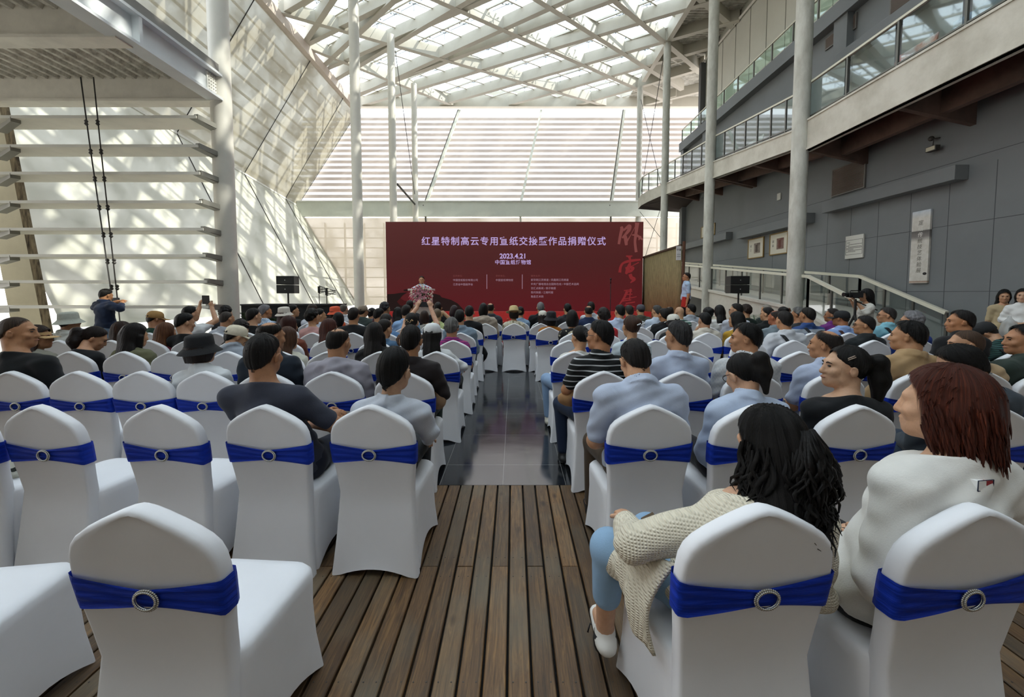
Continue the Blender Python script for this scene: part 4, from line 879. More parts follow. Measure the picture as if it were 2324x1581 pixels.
    if g('strap'):
        c, s_ = g('strap'); e = MB(); pts = []
        for t_ in np.linspace(0, 1, 15):
            x_ = N[0]-s_*.095+s_*.27*t_; z_ = N[2]-.035-.40*t_; near = (np.abs(V[:, 0]-x_) < .022) & (np.abs(V[:, 2]-z_) < .022)
            if near.any(): pts.append(Vector((x_, V[near, 1].min()-.007, z_)))
        if pts: pts.insert(0, Vector((pts[0].x-s_*.008, N[1]+.02, pts[0].z+.035)))
        for a_, b_ in zip(pts[:-1], pts[1:]): e.bar(a_, b_, .038, .008, up=(0, 1, 0))
        e.build('bag_strap', mat('strap_'+c, c, .7), root)
    # --- hair
    st, hc = g('hair', ('sh', '15110f')); hm = hair_mat(hc, g('hair_hi')); hl = min(g('hlod', lod), .013)
    def hflow(V):
        q = (V-Hc)@R/sc; c = np.arctan2(q[:, 0], q[:, 1]+.02); rr = np.linalg.norm(q-np.array((0, -.035, .10), f4), axis=1); r0 = np.hypot(q[:, 0], q[:, 1]+.02)
        return c, rr, np.stack([np.cos(c)*26, np.sin(c)*26, rr*7+rng.rand()*9], 1).astype(f4)
    def hmesh(name, f, m_, disp=.0, region=None):
        V, Q = f.mesh()
        if not len(V): return None
        c, rr, F_ = hflow(V)
        if disp:
            nv = vnormals(V, Q); w = 0
            if region is not None and st in ('sh', 'bz', 'bd', 'ft', 'cu'): e_ = np.clip(-region(V[:, 0], V[:, 1], V[:, 2])/.040, 0, 1); V = V-nv*(.020*(1-e_)**2*np.minimum(1, 0.35+(V[:, 2] < Hc[2]+.05)))[:, None]
            for a_ in (7, 12, 19, 29, 43): w = w+np.sin(c*a_+rng.rand()*6.3+rr*rng.uniform(-9, 9))*(1/(a_**.35))
            V = V+nv*(disp*w)[:, None]
        o = npmesh(name, V, Q, m_, root); a = o.data.attributes.new('flow', 'FLOAT_VECTOR', 'POINT'); a.data.foreach_set('vector', F_.ravel()); E2 = np.ones(len(V), f4) if region is None else np.clip(-region(V[:, 0], V[:, 1], V[:, 2])/g('fade', .05 if st in ('sh', 'bz', 'bd', 'ft', 'cu') else .02), 0, 1).astype(f4); a = o.data.attributes.new('edge', 'FLOAT', 'POINT'); a.data.foreach_set('value', E2); return o
    if st != 'bl' or g('hat'):
        ext = g('hlen', {'lg': .36, 'bob': .15, 'pn': .12, 'mid': .22}.get(st, .12)); lo_ = Hc-np.array((.19, .24, ext+.14)); hi_ = Hc+np.array((.19, .17, .19))
        f = Fld(lo_, hi_, hl); th = {'bz': .004, 'sh': .014, 'bd': .010, 'bob': .022, 'lg': .020, 'mid': .022, 'pn': .012, 'up': .013, 'cu': .028, 'ft': .012, 'bl': .003}[st]; th = g('th', th)
        f.ell(H((0, -.014, .026)), (np.array((.077, .097, .090))+np.array((th*.45, th, th*1.3)))*sc, R, .02)
        if st in ('sh', 'bz', 'bd', 'cu', 'ft'): f.ell(H((0, -.040, -.018)), np.array((.0665+th*.25, .062+th*.25, .060))*sc, R, .03)
        if g('nape', 0) < -.10: f.cap(H((0, -.040, -.03)), H((0, -.050, -.112)), .070*sc, .052*sc, .03)
        elif st in ('sh', 'ft'): f.cap(H((0, -.042, -.03)), H((0, -.050, -.095)), .060*sc, .046*sc, .03)
        if st == 'sh': f.ell(H((0, .012, .072)), np.array((.064, .078, .052))*sc, R, .02)
        if st == 'ft': f.ell(H((0, .005, .085)), np.array((.066, .085, .045))*sc, R, .012)
        if st == 'cu':
            for q in range(70):
                u = rng.randn(3); u /= np.linalg.norm(u)
                if u[2] > -.45 and u[1] < .55: f.ell(H(np.array((0, -.02, .022))+u*np.array((.088, .105, .10))), np.array((.022, .022, .022))*sc*rng.uniform(.8, 1.2), None, .006)
        low = st in ('bob', 'lg', 'mid')
        if low:
            f.ell(H((0, -.028, -.03)), np.array((.098, .104, .095))*sc, R, .03)
            L = ext; dn = np.array((0, 0, -1), f4); bk = R@np.array((0, -.055, -.03), f4)
            a_ = Hc+bk; wd = .088*sc
            if st == 'bob': f.cap(a_+np.array((0, .02, 0)), a_+dn*(L-.07)+np.array((0, .012, 0)), wd, wd*.92, .03, .95, R@np.array((0, 1, 0), f4))
            else:
                m_ = np.array((N[0]*.7+Hc[0]*.3, min(N[1]-.072, a_[1]+.0), N[2]-.04), f4); z_ = np.array((m_[0], m_[1]-.0-.02*lean, Hc[2]-L), f4)
                f.cap(a_, m_, wd, wd*1.02, .03, .85); f.cap(m_, z_, wd*1.02, wd*.80, .03, .42)
                if g('side_hair'):
                    for s in (-1, 1): f.cap(H((s*.075, .01, -.02)), N+np.array((s*.09, .03, -.10)), .035, .022, .02)
        yl = np.interp
        fr = g('fringe', 0)
        def region(X, Y, Z):
            px, py, pz = X-Hc[0], Y-Hc[1], Z-Hc[2]; x = (R[0, 0]*px+R[1, 0]*py+R[2, 0]*pz)/sc; y = (R[0, 1]*px+R[1, 1]*py+R[2, 1]*pz)/sc; z = (R[0, 2]*px+R[1, 2]*py+R[2, 2]*pz)/sc
            hat = g('hat')
            if low:
                gy = y-np.interp(z, [-.3, -.10, -.03, .02, .05, .075, .1], [.02, .045, .045, .055, .065, .085, .10]); gz = (-(ext-.02)-pz/sc)+.0*x
                return np.maximum(np.maximum(gy*.8, gz), z-.032) if hat and hat[0] != 'visor' else np.maximum(gy*.8, gz)
            gy = y-np.interp(z, YL_Z, np.array(YL_Y)+fr); gz = g('nape', -.100 if st in ('sh', 'ft', 'bd') else -.088)+.36*np.abs(x)-z; v = np.maximum(gy*.75, gz)
            if st == 'bd': v = np.maximum(v, .054-np.sqrt((x/.9)**2+((y-g('bald_y', -.03))/1.25)**2+((z-.115)/.6)**2)); 
            if st == 'bl': v = np.maximum(v, z-.02)
            if hat and hat[0] != 'visor': v = np.maximum(v, z-.032)
            return v
        f.clip_all(region, .010)
        if st == 'pn' or g('tail2'):
            a_ = g('tail', (0, -.115, .035)); f.ell(H(a_), np.array((.030, .026, .028))*sc, R, .02)
            tl = g('tail_len', .2); p1 = H(a_)+R@np.array((0, -.045, .0), f4); p2 = p1+np.array((0, -.035, -tl*.5)); p3 = p2+np.array((0, .0, -tl*.5))
            if g('tail_to'): p2 = H(g('tail_to')[0]); p3 = H(g('tail_to')[1])
            tw = g('tail_w', .036); f.cap(H(a_), p1, .02, tw*.9, .02); f.cap(p1, p2, tw*.9, tw, .03); f.cap(p2, p3, tw, tw*.35, .03)
        if st == 'up': f.ell(H(g('bun', (0, -.10, .06))), np.array((.052, .046, .05))*sc, R, .02)
        hmesh('hair', f, hm, {'bob': .0016, 'lg': .0022, 'mid': .003, 'cu': .004, 'sh': .0024, 'pn': .0016, 'up': .003, 'ft': .0035, 'bd': .0012}.get(st, .0005)*(1.3 if hl < .008 else 1), (lambda X, Y, Z: np.where(Y < (Hc+R@np.array((0, -.125, 0), f4))[1], -1, region(X, Y, Z))) if st in ('pn', 'up') else region)
        if st in ('sh', 'ft', 'bd', 'bob') and lod < .0115 and not g('hat'):
            e = MB(); hv = np.random.RandomState(NP[0]+5)
            for q in range(300):
                u = hv.randn(3); u /= np.linalg.norm(u)
                if u[2] < -.25 or u[1] > .72 or (st == 'bd' and u[2] > .55): continue
                pr_ = np.array((0, -.014, .026))+u*(np.array((.077, .097, .090))+np.array((.005, .012, .017) if st != 'bob' else (.017, .020, .024)))
                tg = np.cross(np.cross(u, np.array((0, -.35, 1.))), u); tg = -tg/(np.linalg.norm(tg)+1e-6)+.25*hv.randn(3); L2 = hv.uniform(.014, .026); w1_ = H(pr_+tg*L2)
                if region(*[np.array([x]) for x in w1_])[0] > -.004: continue
                lift = .05+.12*hv.rand() if st != 'bob' else .03
                if st == 'ft': lift += .35*(u[2] > .5)
                e.tube([H(pr_-u*.003), H(pr_+tg*L2*.5+u*L2*lift*.8), H(pr_+tg*L2+u*(L2*lift-.004))], [.0016, .0013, .0003], 3, False)
            if len(e.V) < 600: e = MB(); e.tube([H((-.01, -.02, .112)), H((0, -.05, .112)), H((.01, -.08, .098))], [.004, .005, .002], 4, False)
            o = e.build('stray_hair', hm, root, True); V_ = np.array([v.co for v in o.data.vertices], f4); a = o.data.attributes.new('flow', 'FLOAT_VECTOR', 'POINT'); a.data.foreach_set('vector', hflow(V_)[2].ravel()); a = o.data.attributes.new('edge', 'FLOAT', 'POINT'); a.data.foreach_set('value', np.ones(len(V_), f4))
        if g('locks'):
            nl, L_, amp, thick, sprd = g('locks'); e = MB()
            for q in range(nl):
                an_ = math.pi+rng.uniform(-1.75, 1.75); z0 = rng.uniform(-.07, .03); rr = .098+.012*rng.rand(); ph = rng.rand()*6.28; ln = L_*rng.uniform(.75, 1.1); o_ = np.array((math.sin(an_), math.cos(an_)*1.05, 0)); tg = np.array((math.cos(an_), -math.sin(an_), 0)); pts = []; ra_ = []
                for t_ in np.linspace(0, 1, 11):
                    w_ = amp*t_*math.sin(ph+t_*(7+3*(q % 3))); pts.append(H((0, -.02, z0))+o_*(rr+sprd*t_+amp*.5*t_*math.cos(ph+t_*8))+tg*w_+np.array((0, -.03*t_, -ln*t_))); ra_.append(max(.0008, thick*math.sin(math.pi*min(.97, .15+.84*t_))))
                e.tube(pts, ra_, 5, False)
            o = e.build('hair_locks', hm, root, True); V_ = np.array([v.co for v in o.data.vertices], f4); a = o.data.attributes.new('flow', 'FLOAT_VECTOR', 'POINT'); a.data.foreach_set('vector', hflow(V_)[2].ravel()); a = o.data.attributes.new('edge', 'FLOAT', 'POINT'); a.data.foreach_set('value', np.ones(len(V_), f4))
        if g('locks_at'):
            c_, nl, L_, amp, thick, sprd = g('locks_at'); e = MB(); c_ = H(c_)
            for q in range(nl):
                an_ = rng.uniform(-1.9, 1.9)+math.pi; ph = rng.rand()*6.28; ln = L_*rng.uniform(.7, 1.1); o_ = R@np.array((math.sin(an_), math.cos(an_)*.8, 0), f4); pts = []; ra_ = []
                for t_ in np.linspace(0, 1, 12):
                    pts.append(c_+o_*(sprd*t_**.6+amp*t_*math.cos(ph+t_*8))+np.array((amp*t_*math.sin(ph+t_*(6+3*(q % 3))), -.03*math.sin(t_*3), .02*math.sin(min(1, t_*5)*math.pi)-ln*t_**1.2))); ra_.append(max(.0008, thick*math.sin(math.pi*min(.97, .2+.78*t_))))
                e.tube(pts, ra_, 5, False)
            o = e.build('ponytail_locks', hm, root, True); V_ = np.array([v.co for v in o.data.vertices], f4); a = o.data.attributes.new('flow', 'FLOAT_VECTOR', 'POINT'); a.data.foreach_set('vector', hflow(V_)[2].ravel()); a = o.data.attributes.new('edge', 'FLOAT', 'POINT'); a.data.foreach_set('value', np.ones(len(V_), f4))
        if g('wisps'):
            e = MB(); nw, zlo, spread = g('wisps')
            for q in range(nw):
                an_ = rng.uniform(-1.5, 1.5)+math.pi; rr = .10*sc; a_ = Hc+np.array((math.sin(an_)*rr*.95, math.cos(an_)*rr-.02, rng.uniform(-.06, .05)))
                out_ = np.array((math.sin(an_), math.cos(an_)*.8, 0))*spread*rng.uniform(.2, 1); b_ = a_+out_*.5+np.array((0, 0, -zlo*.5)); c_ = a_+out_+np.array((rng.uniform(-.02, .02), rng.uniform(-.02, .02), -zlo*rng.uniform(.7, 1.08)))
                e.tube([a_, (a_+b_)/2+out_*.12, b_, c_], [.004, .0035, .0025, .0006], 4, False)
            o = e.build('hair_wisps', hm, root, True); a = o.data.attributes.new('edge', 'FLOAT', 'POINT'); a.data.foreach_set('value', np.ones(len(o.data.vertices), f4))
    # --- hats
    hat = g('hat')
    if hat:
        kind_, hcol = hat[0], hat[1]; hm2 = mat('hat_'+kind_+hcol, hcol, .85, var=.12, scale=30, bump=.2, bscale=160); zc = .03
        def tr(prof, n=26, name='hat', oval=1.0, tilt=0):
            V = []; Rr = R@rot(0, tilt, 0)
            for r_, z_ in prof: V += [Hc+Rr@(np.array((r_*math.cos(a)*.92, r_*math.sin(a)*1.10-.014, z_), f4)*sc) for a in np.linspace(0, 2*math.pi, n, endpoint=False)]
            Np = len(prof); Fc = [(i*n+k, i*n+(k+1) % n, (i+1)*n+(k+1) % n, (i+1)*n+k) for i in range(Np-1) for k in range(n)]
            return V, Fc+[tuple((Np-1)*n+k for k in range(n))]
        e = MB()
        if kind_ == 'bucket':
            e.add(*tr([(.098, .030), (.150, -.020), (.152, -.024), (.146, -.024), (.102, .030), (.101, .045), (.095, .105), (.088, .118), (.06, .128), (.01, .130)], tilt=g('hat_tilt', -4)))
        elif kind_ == 'straw':
            e.add(*tr([(.10, .035), (.155, .015), (.178, .022), (.18, .028), (.155, .024), (.106, .046), (.102, .10), (.09, .135), (.075, .150), (.05, .142), (.01, .135)], tilt=14))
        elif kind_ == 'visor':
            e.add(*tr([(.093, .03), (.095, .06), (.098, .06), (.10, .03)]))
        else:
            e.add(*tr([(.096, .010), (.099, .012), (.098, .05), (.090, .085), (.070, .110), (.045, .122), (.01, .127)]))
        back = g('capback')
        if kind_ in ('cap', 'visor', 'flat'):
            V = []; n = 9
            for k in range(n):
                a = math.radians(25+130*k/(n-1)); V += [H((.094*math.cos(a), .103*math.sin(a)-.01, .018)), H((.085*math.cos(a)*1.05, .03+.150*math.sin(a), .008-.012*abs(math.cos(a)))), H((.085*math.cos(a)*1.05, .03+.150*math.sin(a), .003-.012*abs(math.cos(a)))), H((.094*math.cos(a), .103*math.sin(a)-.01, .012))]
            e.add(V, [(4*k+j, 4*k+(j+1) % 4, 4*k+4+(j+1) % 4, 4*k+4+j) for k in range(n-1) for j in range(4)])
        o = e.build('hat', hm2, root, True, auto=60)
        if kind_ == 'cap' and back:      # the half-moon opening over the strap at the back
            e = MB(); P = [H((.040*math.cos(a), -.0, .018+.045*math.sin(a))) for a in np.linspace(0, math.pi, 10)]
            V = [H((.042*math.cos(a), -.126+.028*math.sin(a)*.9+.0*abs(math.cos(a)), .026+.048*math.sin(a))) for a in np.linspace(0, math.pi, 11)]
            e.prism(V, R@np.array((0, .03, 0), f4)); co = e.build('cap_opening', hm, o); a = co.data.attributes.new('edge', 'FLOAT', 'POINT'); a.data.foreach_set('value', np.ones(len(co.data.vertices), f4))
        if kind_ == 'straw':
            V, Fc = tr([(.1065, .046), (.1085, .048), (.106, .075), (.103, .075)], tilt=14); mk('hat_band', V, Fc[:-1], mat('hat_band', 'c9b58a', .8), o)
        if g('logo'):
            e = MB()
            for q in range(7): e.bar(H((-.022+.006*q, -.121, .062)), H((-.020+.006*q, -.121, .074-.004*(q % 3))), .004, .003, up=(0, 1, 0))
            e.build('hat_logo', mat('logo_pale', 'b8b0ac', .6), o)
    if g('extra'): g('extra')(root, H, N, Hc, R, ch, sh, wr)
    return root
# ================================================================ chairs
COVER = mat('white_stretch_cover', 'eff0f4', .75, var=.03, scale=3, spec=.2, bump=.03, bscale=400)
SASH = mat('royal_blue_sash', '0b37b8', .6, var=.25, scale=4, spec=.3, stretch=(1, 1, 9), bump=.5, bscale=5)
RING = mat('silver_beaded_ring', 'c4c4c0', .22, .9)
def cover_mesh():
    V = []; Fc = []
    def outline(n=20):      # half outline of the back: (x, z)
        return [(.250, .0), (.243, .06), (.229, .20), (.219, .36), (.214, .46), (.222, .56), (.234, .66), (.239, .73), (.238, .78), (.233, .825), (.220, .862), (.197, .890), (.160, .916), (.115, .940), (.070, .961), (.030, .977), (.0, .984)]
    half = outline(); P = half+[(-x, z) for x, z in half[-2::-1]]
    yb = lambda z: -.045+.05*min(z, .46)/.46-.075*max(0, z-.46)/.5
    rings = []
    for dy, ins in ((.028, .010), (.014, .001), (-.014, .0), (-.025, .002), (-.031, .007), (-.033, .016)):
        ring = []
        for x, z in P:
            f = 1-ins/.24; zz = z-ins*min(1, max(0, (z-.80)/.10))
            hem = .042*max(0, 1-(x/.22)**2) if z < .02 else 0
            ring.append(len(V)); V.append((x*f, yb(z)+dy, zz+hem))
        rings.append(ring)
    n = len(P)
    for a, b in zip(rings[:-1], rings[1:]): Fc += [(a[i], a[i+1], b[i+1], b[i]) for i in range(n-1)]
    # back face: rows from the hem to the crown, with a soft hollow
    last = rings[-1]; m_ = len(half); cols = 12
    def fill(ring, sgn, y_off, hollow):
        rows = []
        for i in range(m_-1):
            l, r = ring[i], ring[n-1-i]; row = [l]
            for c in range(1, cols):
                f = c/cols; p, q = Vector(V[l]), Vector(V[r]); w = p.lerp(q, f); z = w.z; hl = hollow*math.sin(math.pi*f)
                if i == 0: w.z = .042*max(0, 1-((f-.5)*2/.9)**2)+.0
                V.append((w.x, w.y+hl*(1 if z > .1 else 0.3)*sgn, w.z)); row.append(len(V)-1)
            row.append(r); rows.append(row)
        for a, b in zip(rows[:-1], rows[1:]): Fc.extend([(a[c], a[c+1], b[c+1], b[c]) if sgn > 0 else (a[c], b[c], b[c+1], a[c+1]) for c in range(cols)])
        top = ring[m_-1]; a = rows[-1]; Fc.extend([(a[c], a[c+1], top) if sgn > 0 else (a[c+1], a[c], top) for c in range(cols)])
    fill(last, 1, 0, .005)
    # front of the back rest (only above the seat matters)
    fill(rings[0], -1, 0, .0)
    # seat block with skirts to the floor
    def sec(z, hw, y0, y1, r, k=5):
        pts = []
        for cx, cy_, a0 in ((hw-r, y0+r, -90), (hw-r, y1-r, 0), (-hw+r, y1-r, 90), (-hw+r, y0+r, 180)):
            for j in range(k+1): a = math.radians(a0+90*j/k); pts.append((cx+r*math.cos(a), cy_+r*math.sin(a), z))
        return pts
    levels = [(.0, .240, .0, .455, .018), (.05, .236, .0, .450, .02), (.16, .226, .0, .440, .03), (.30, .222, .0, .438, .045), (.41, .226, .0, .446, .06), (.445, .226, .0, .446, .07), (.462, .216, .0, .436, .075), (.468, .18, .02, .40, .08), (.470, .10, .08, .32, .05)]
    prev = None
    for z, hw, y0, y1, r in levels:
        pts = sec(z, hw, y0, y1, r); ids = []
        if z == 0:
            # arcs of the hem between the feet
            out = []
            for (x, y, zz) in pts: out.append((x, y, 0))
            pts = out
        ids = list(range(len(V), len(V)+len(pts))); V.extend(pts)
        if prev:
            k = len(pts); Fc.extend([(prev[i], prev[(i+1) % k], ids[(i+1) % k], ids[i]) for i in range(k)])
        prev = ids
    Fc.append(tuple(prev))
    bm = bmesh.new(); vs_ = [bm.verts.new(v) for v in V]
    for f in Fc:
        try: bm.faces.new([vs_[i] for i in f])
        except ValueError: pass
    # subdivide the long skirt sides so the hem can rise in arcs between the feet
    eds = [e for e in bm.edges if all(v.co.y > -.001 and v.co.z < .44 for v in e.verts) and abs(e.verts[0].co.z-e.verts[1].co.z) < .001 and (e.verts[0].co-e.verts[1].co).length > .3]
    bmesh.ops.subdivide_edges(bm, edges=eds, cuts=9, use_grid_fill=True)
    for v in bm.verts:
        if v.co.y > .0 and v.co.z < .2:
            k = 1-v.co.z/.2; x, y = v.co.x, v.co.y
            if abs(x) > .2: a = math.sin(math.pi*min(1, max(0, (y-.0)/.455))); v.co.z += .075*k*max(0, a-.1); v.co.x -= math.copysign(.02*k*a, x)
            elif y > .4: a = math.sin(math.pi*(x+.24)/.48); v.co.z += .075*k*max(0, a-.1); v.co.y -= .02*k*a
    bmesh.ops.recalc_face_normals(bm, faces=bm.faces[:])
    me = bpy.data.meshes.new('chair_cover'); bm.to_mesh(me); bm.free(); me.polygons.foreach_set('use_smooth', [True]*len(me.polygons)); me.set_sharp_from_angle(angle=math.radians(50)); me.materials.append(COVER); return me
def sash_mesh():
    V = []; Fc = []; nx, nz = 40, 14
    yb = lambda z: -.045+.05-.075*max(0, z-.46)/.5
    def hw(z): return np.interp(z, [.56, .66, .74, .80], [.222, .234, .239, .238])+.003
    for s in (0, 1):
        for i in range(nx+1):
            u = -1+2*i/nx
            for k in range(nz+1):
                w = -1+2*k/nz; H = .030+.030*abs(u)**1.2; zc = .705-.006*(1-abs(u)); z = zc+w*H; x = u*hw(z)
                fold = .0035*math.sin(w*9+u*2)+.003*math.sin(w*17+1.3+u*3)*(1-abs(u)*.5); dep = .038+.006*(1-u*u)
                rd = max(0, (abs(u)-.90)/.10); fold *= (1-rd); y = yb(z)-dep-fold+rd*rd*.006 if s == 0 else yb(z)-.028
                V.append((x, y, z))
    m_ = (nx+1)*(nz+1); q = lambda i, k: i*(nz+1)+k
    for i in range(nx):
        for k in range(nz): Fc.append((q(i, k), q(i, k+1), q(i+1, k+1), q(i+1, k)))
    # wrap round both sides of the back
    for sgn, i in ((-1, 0), (1, nx)):
        base = len(V)
        for j, (dy, dx) in enumerate(((.010, .003), (.045, .003), (.066, -.008), (.070, -.04))):
            for k in range(nz+1):
                x, y, z = V[q(i, k)]; V.append((x+sgn*dx, y+dy, z))
        prev = [q(i, k) for k in range(nz+1)]
        for j in range(4):
            cur = [base+j*(nz+1)+k for k in range(nz+1)]
            for k in range(nz): Fc.append((prev[k], cur[k], cur[k+1], prev[k+1]) if sgn < 0 else (prev[k], prev[k+1], cur[k+1], cur[k]))
            prev = cur
    me = bpy.data.meshes.new('sash'); me.from_pydata(V, [], Fc); me.update(); me.polygons.foreach_set('use_smooth', [True]*len(me.polygons)); me.materials.append(SASH); return me
def ring_mesh():
    j = MB(); c = Vector((0, -.083, .700)); n = 34
    for k in range(n):
        t = 2*math.pi*k/n
        for rr, yy in ((1.0, 0), (.86, -.004)): j.sphere(c+Vector((.039*rr*math.cos(t), yy, .031*rr*math.sin(t))), .0038, 6, 4)
    P = [c+Vector((.0363*math.cos(t), .002, .0288*math.sin(t))) for t in np.linspace(0, 2*math.pi, 25)]; j.tube(P, .0040, 6, False)
    me = bpy.data.meshes.new('sash_ring'); me.from_pydata([tuple(v) for v in j.V], [], j.F); me.update(); me.polygons.foreach_set('use_smooth', [True]*len(me.polygons)); me.materials.append(RING); return me
CM = [cover_mesh(), sash_mesh(), ring_mesh()]
def chair(x, y, label, rz=0, group='white covered banquet chairs'):
    o = empty('banquet_chair', (x, y, 0), math.radians(rz)); tag(o, label, 'chair', group)
    link('chair_cover', CM[0], o); s_ = link('sash', CM[1], o); r = link('sash_ring', CM[2], s_); h = ((x*7.3+y*3.1) % 1)-.5
    r.location = (h*.05, 0, 0); return o
# ================================================================ the audience
ROWPX = dict(A=919, B=842, C=797, D=771.5, E=754.5, F=742, G=733.5, H=728)
ROWY = {k: pt(1165, v, z=.984).y+.085 for k, v in ROWPX.items()}; ROWY['0'] = pt(1165, 1149, z=.984).y+.085
LOD = {'0': (.0075, .0055), 'A': (.008, .006), 'B': (.009, .007), 'C': (.011, .009), 'D': (.013, .010), 'E': (.015, .012), 'F': (.016, .012), 'G': (.018, .013), 'H': (.018, .013)}
K, DB, RB, LB, GR, SG = '0d0b0a', '2a1b14', '4a2217', '6a4a32', '6d6c6a', '3b3938'
def seatX(row, px): return pt(px, ROWPX.get(row, 1149), Y=ROWY[row]-.085).x
FIX = {('0', 1728), ('0', 2216), ('A', 600), ('A', 842), ('A', 1478), ('A', 1714), ('A', 1950), ('B', 22), ('B', 462), ('B', 600), ('B', 752), ('B', 915), ('B', 1372), ('B', 1552), ('C', 157), ('C', 279), ('C', 862), ('C', 990), ('C', 1304), ('D', 1802)}
SPECS = []; WARN = []
def P(row, cpx, hpx, topy, desc, **k):
    hatz = {'bucket': .020, 'straw': .045, 'cap': .012, 'flat': .012, 'visor': .01}.get(k['hat'][0] if k.get('hat') else '', .016)
    q = pt(hpx, topy, Y=ROWY[row]+.105+k.get('lean', 0)+k.get('fwd', 0)); X = seatX(row, cpx); fx = (row, cpx) in FIX
    if not fx: X = q.x-max(-.05, min(.05, q.x-X))
    SPECS.append([row, X, fx, q, hatz, desc, k])
def E(row, cpx, desc, rz=0): SPECS.append([row, seatX(row, cpx), True, None, rz, desc, None])
def seat_everyone():
    rows = {}
    for s in SPECS: rows.setdefault(s[0], []).append(s)
    for r, L in rows.items():
        L.sort(key=lambda s: s[1])
        for it in range(60):                     # neighbours keep half a metre between seats
            for a, b in zip(L[:-1], L[1:]):
                d = .50-(b[1]-a[1])
                if d > 1e-4:
                    wa, wb = (0 if a[2] and a[6] else .5), (0 if b[2] and b[6] else .5)
                    if a[6] is None: wa, wb = .9, .1*(wb > 0)
                    if b[6] is None: wb = .9
                    if wa+wb == 0: continue
                    a[1] -= d*wa/(wa+wb); b[1] += d*wb/(wa+wb)
    for row, X, fx, q, hz, desc, k in SPECS:
        Y = ROWY[row]
        if k is None: chair(X, Y, 'empty white chair with blue sash, '+desc, hz); continue
        lod, hl = LOD[row]; zt = q.z-hz; hx = q.x-X
        if not 1.17 < zt < 1.47 or abs(hx) > .16: WARN.append((row, desc, round(zt, 2), round(hx, 2)))
        d = dict(label='person '+desc, loc=(X, Y, 0), hx=hx, zt=zt, lod=lod, hlod=hl); d.update(k)
        chair(X, Y, k.get('chair', 'chair seating person '+desc), k.get('crz', 0)); person(d)
tee, polo, sh_, shs, jk, hd, kn, bl_, sw_ = 'tee', 'polo', 'shirt', 'shirts', 'jacket', 'hoodie', 'knit', 'blouse', 'sweat'
def scrunch(root, c, col='9d97a3'):
    e = MB()
    for k in range(11):
        t = k*2*math.pi/11; e.sphere(Vector(c)+Vector((.030*math.cos(t), .012*math.sin(3*t), .030*math.sin(t))), .017, 7, 5)
    e.build('scrunchie', mat('scrunchie_'+col, col, .7, var=.3, scale=40), root, True)
def gripclip(root, c, R):
    e = MB()
    for k in range(6): e.sphere(Vector(c)+Vector((-.035+.014*k, -.002*(k % 2), .006*(k % 3))), .009, 7, 5)
    e.build('hair_clip', mat('clip_shiny', 'cfd2d4', .15, .9), root, True)
def pearls(root, H, c):
    e = MB()
    for k in range(9): e.sphere(H((c[0]-.05+.0125*k, c[1]-.012, c[2]+.02*math.sin(k*1.1))), .0085, 7, 5)
    e.build('hair_clip', mat('clip_gold', 'c9a77e', .25, .6), root, True)
# ---- row 0
E('0', 312, 'alone in the lower left', -4)
chair(-1.99, ROWY['0']-.03, 'empty white chair cut off at the bottom left corner, only its seat showing', 8)
def knit_tail(root, H, N, Hc, R, ch, sh, wr):
    V = []; Fc = []; nu, nv = 14, 18
    for s in (0, 1):
        for i in range(nu+1):
            u = i/nu
            for j in range(nv+1):
                v = j/nv; a = Vector((-.19-.10*math.sin(u*2.2), .02+.30*u, .74-.10*u)); b = Vector((-.265-.055*u-.02*math.sin(u*9), .01+.34*u, .44+.13*u*u+.02*math.sin(u*13)))
                p = a.lerp(b, v); p.x -= .045*math.sin(v*math.pi)+.008*math.sin(u*22+v*4)+s*.012; V.append(p)
    m_ = (nu+1)*(nv+1); q = lambda i, j: i*(nv+1)+j
    for i in range(nu):
        for j in range(nv): Fc += [(q(i, j), q(i+1, j), q(i+1, j+1), q(i, j+1)), (m_+q(i, j), m_+q(i, j+1), m_+q(i+1, j+1), m_+q(i+1, j))]
    for i in range(nu): Fc += [(q(i, nv), q(i+1, nv), m_+q(i+1, nv), m_+q(i, nv)), (q(i+1, 0), q(i, 0), m_+q(i, 0), m_+q(i+1, 0))]
    for j in range(nv): Fc += [(q(0, j), q(0, j+1), m_+q(0, j+1), m_+q(0, j)), (q(nu, j+1), q(nu, j), m_+q(nu, j), m_+q(nu, j+1))]
    mk('cardigan_tail', V, Fc, cloth_mat('eee5cf', ('knit',)), root, True)
    e = MB(); a = Vector((-.325, .42, .125)); e.lathe([(.046, -.035), (.050, .0), (.047, .03), (.040, .03), (.040, -.03)], a, 16); e.tube([a+Vector((-.02, .075, -.02)), a+Vector((-.045, .09, -.01)), a+Vector((-.06, .07, -.035))], .004, 5); e.build('shoe_collar', mat('shoe_black', '141416', .6), root, True)
    e = MB(); e.sphere(H((-.0, -.118, .052)), .009, 8, 6); e.build('hair_tie_bead', mat('pearl', 'dcd6c4', .25), root, True)
P('0', 1728, 1755, 928, 'in cream knit cardigan and blue jeans, black half-up hair', sex='f', yaw=-22, pitch=12, lean=.02, hair=('mid', K), hlen=.185, locks_at=((.01, -.118, .055), 120, .24, .022, .0085, .085), locks=(150, .20, .032, .009, .03), wisps=(20, .2, .09), top=(kn, 'eee5cf', ('knit',)), pants='8fb0cf',
  knees=((-.335, .33, .585), (-.12, .50, .55)), ankles=((-.325, .42, .17), (-.02, .55, .10)), pant_len=1.55, arms=([(-.31, .10, .76), (-.27, .34, .70)], 'lap'), shoes='e8e6e0', extra=knit_tail, skin='cfa283', hem=.42, crz=5)
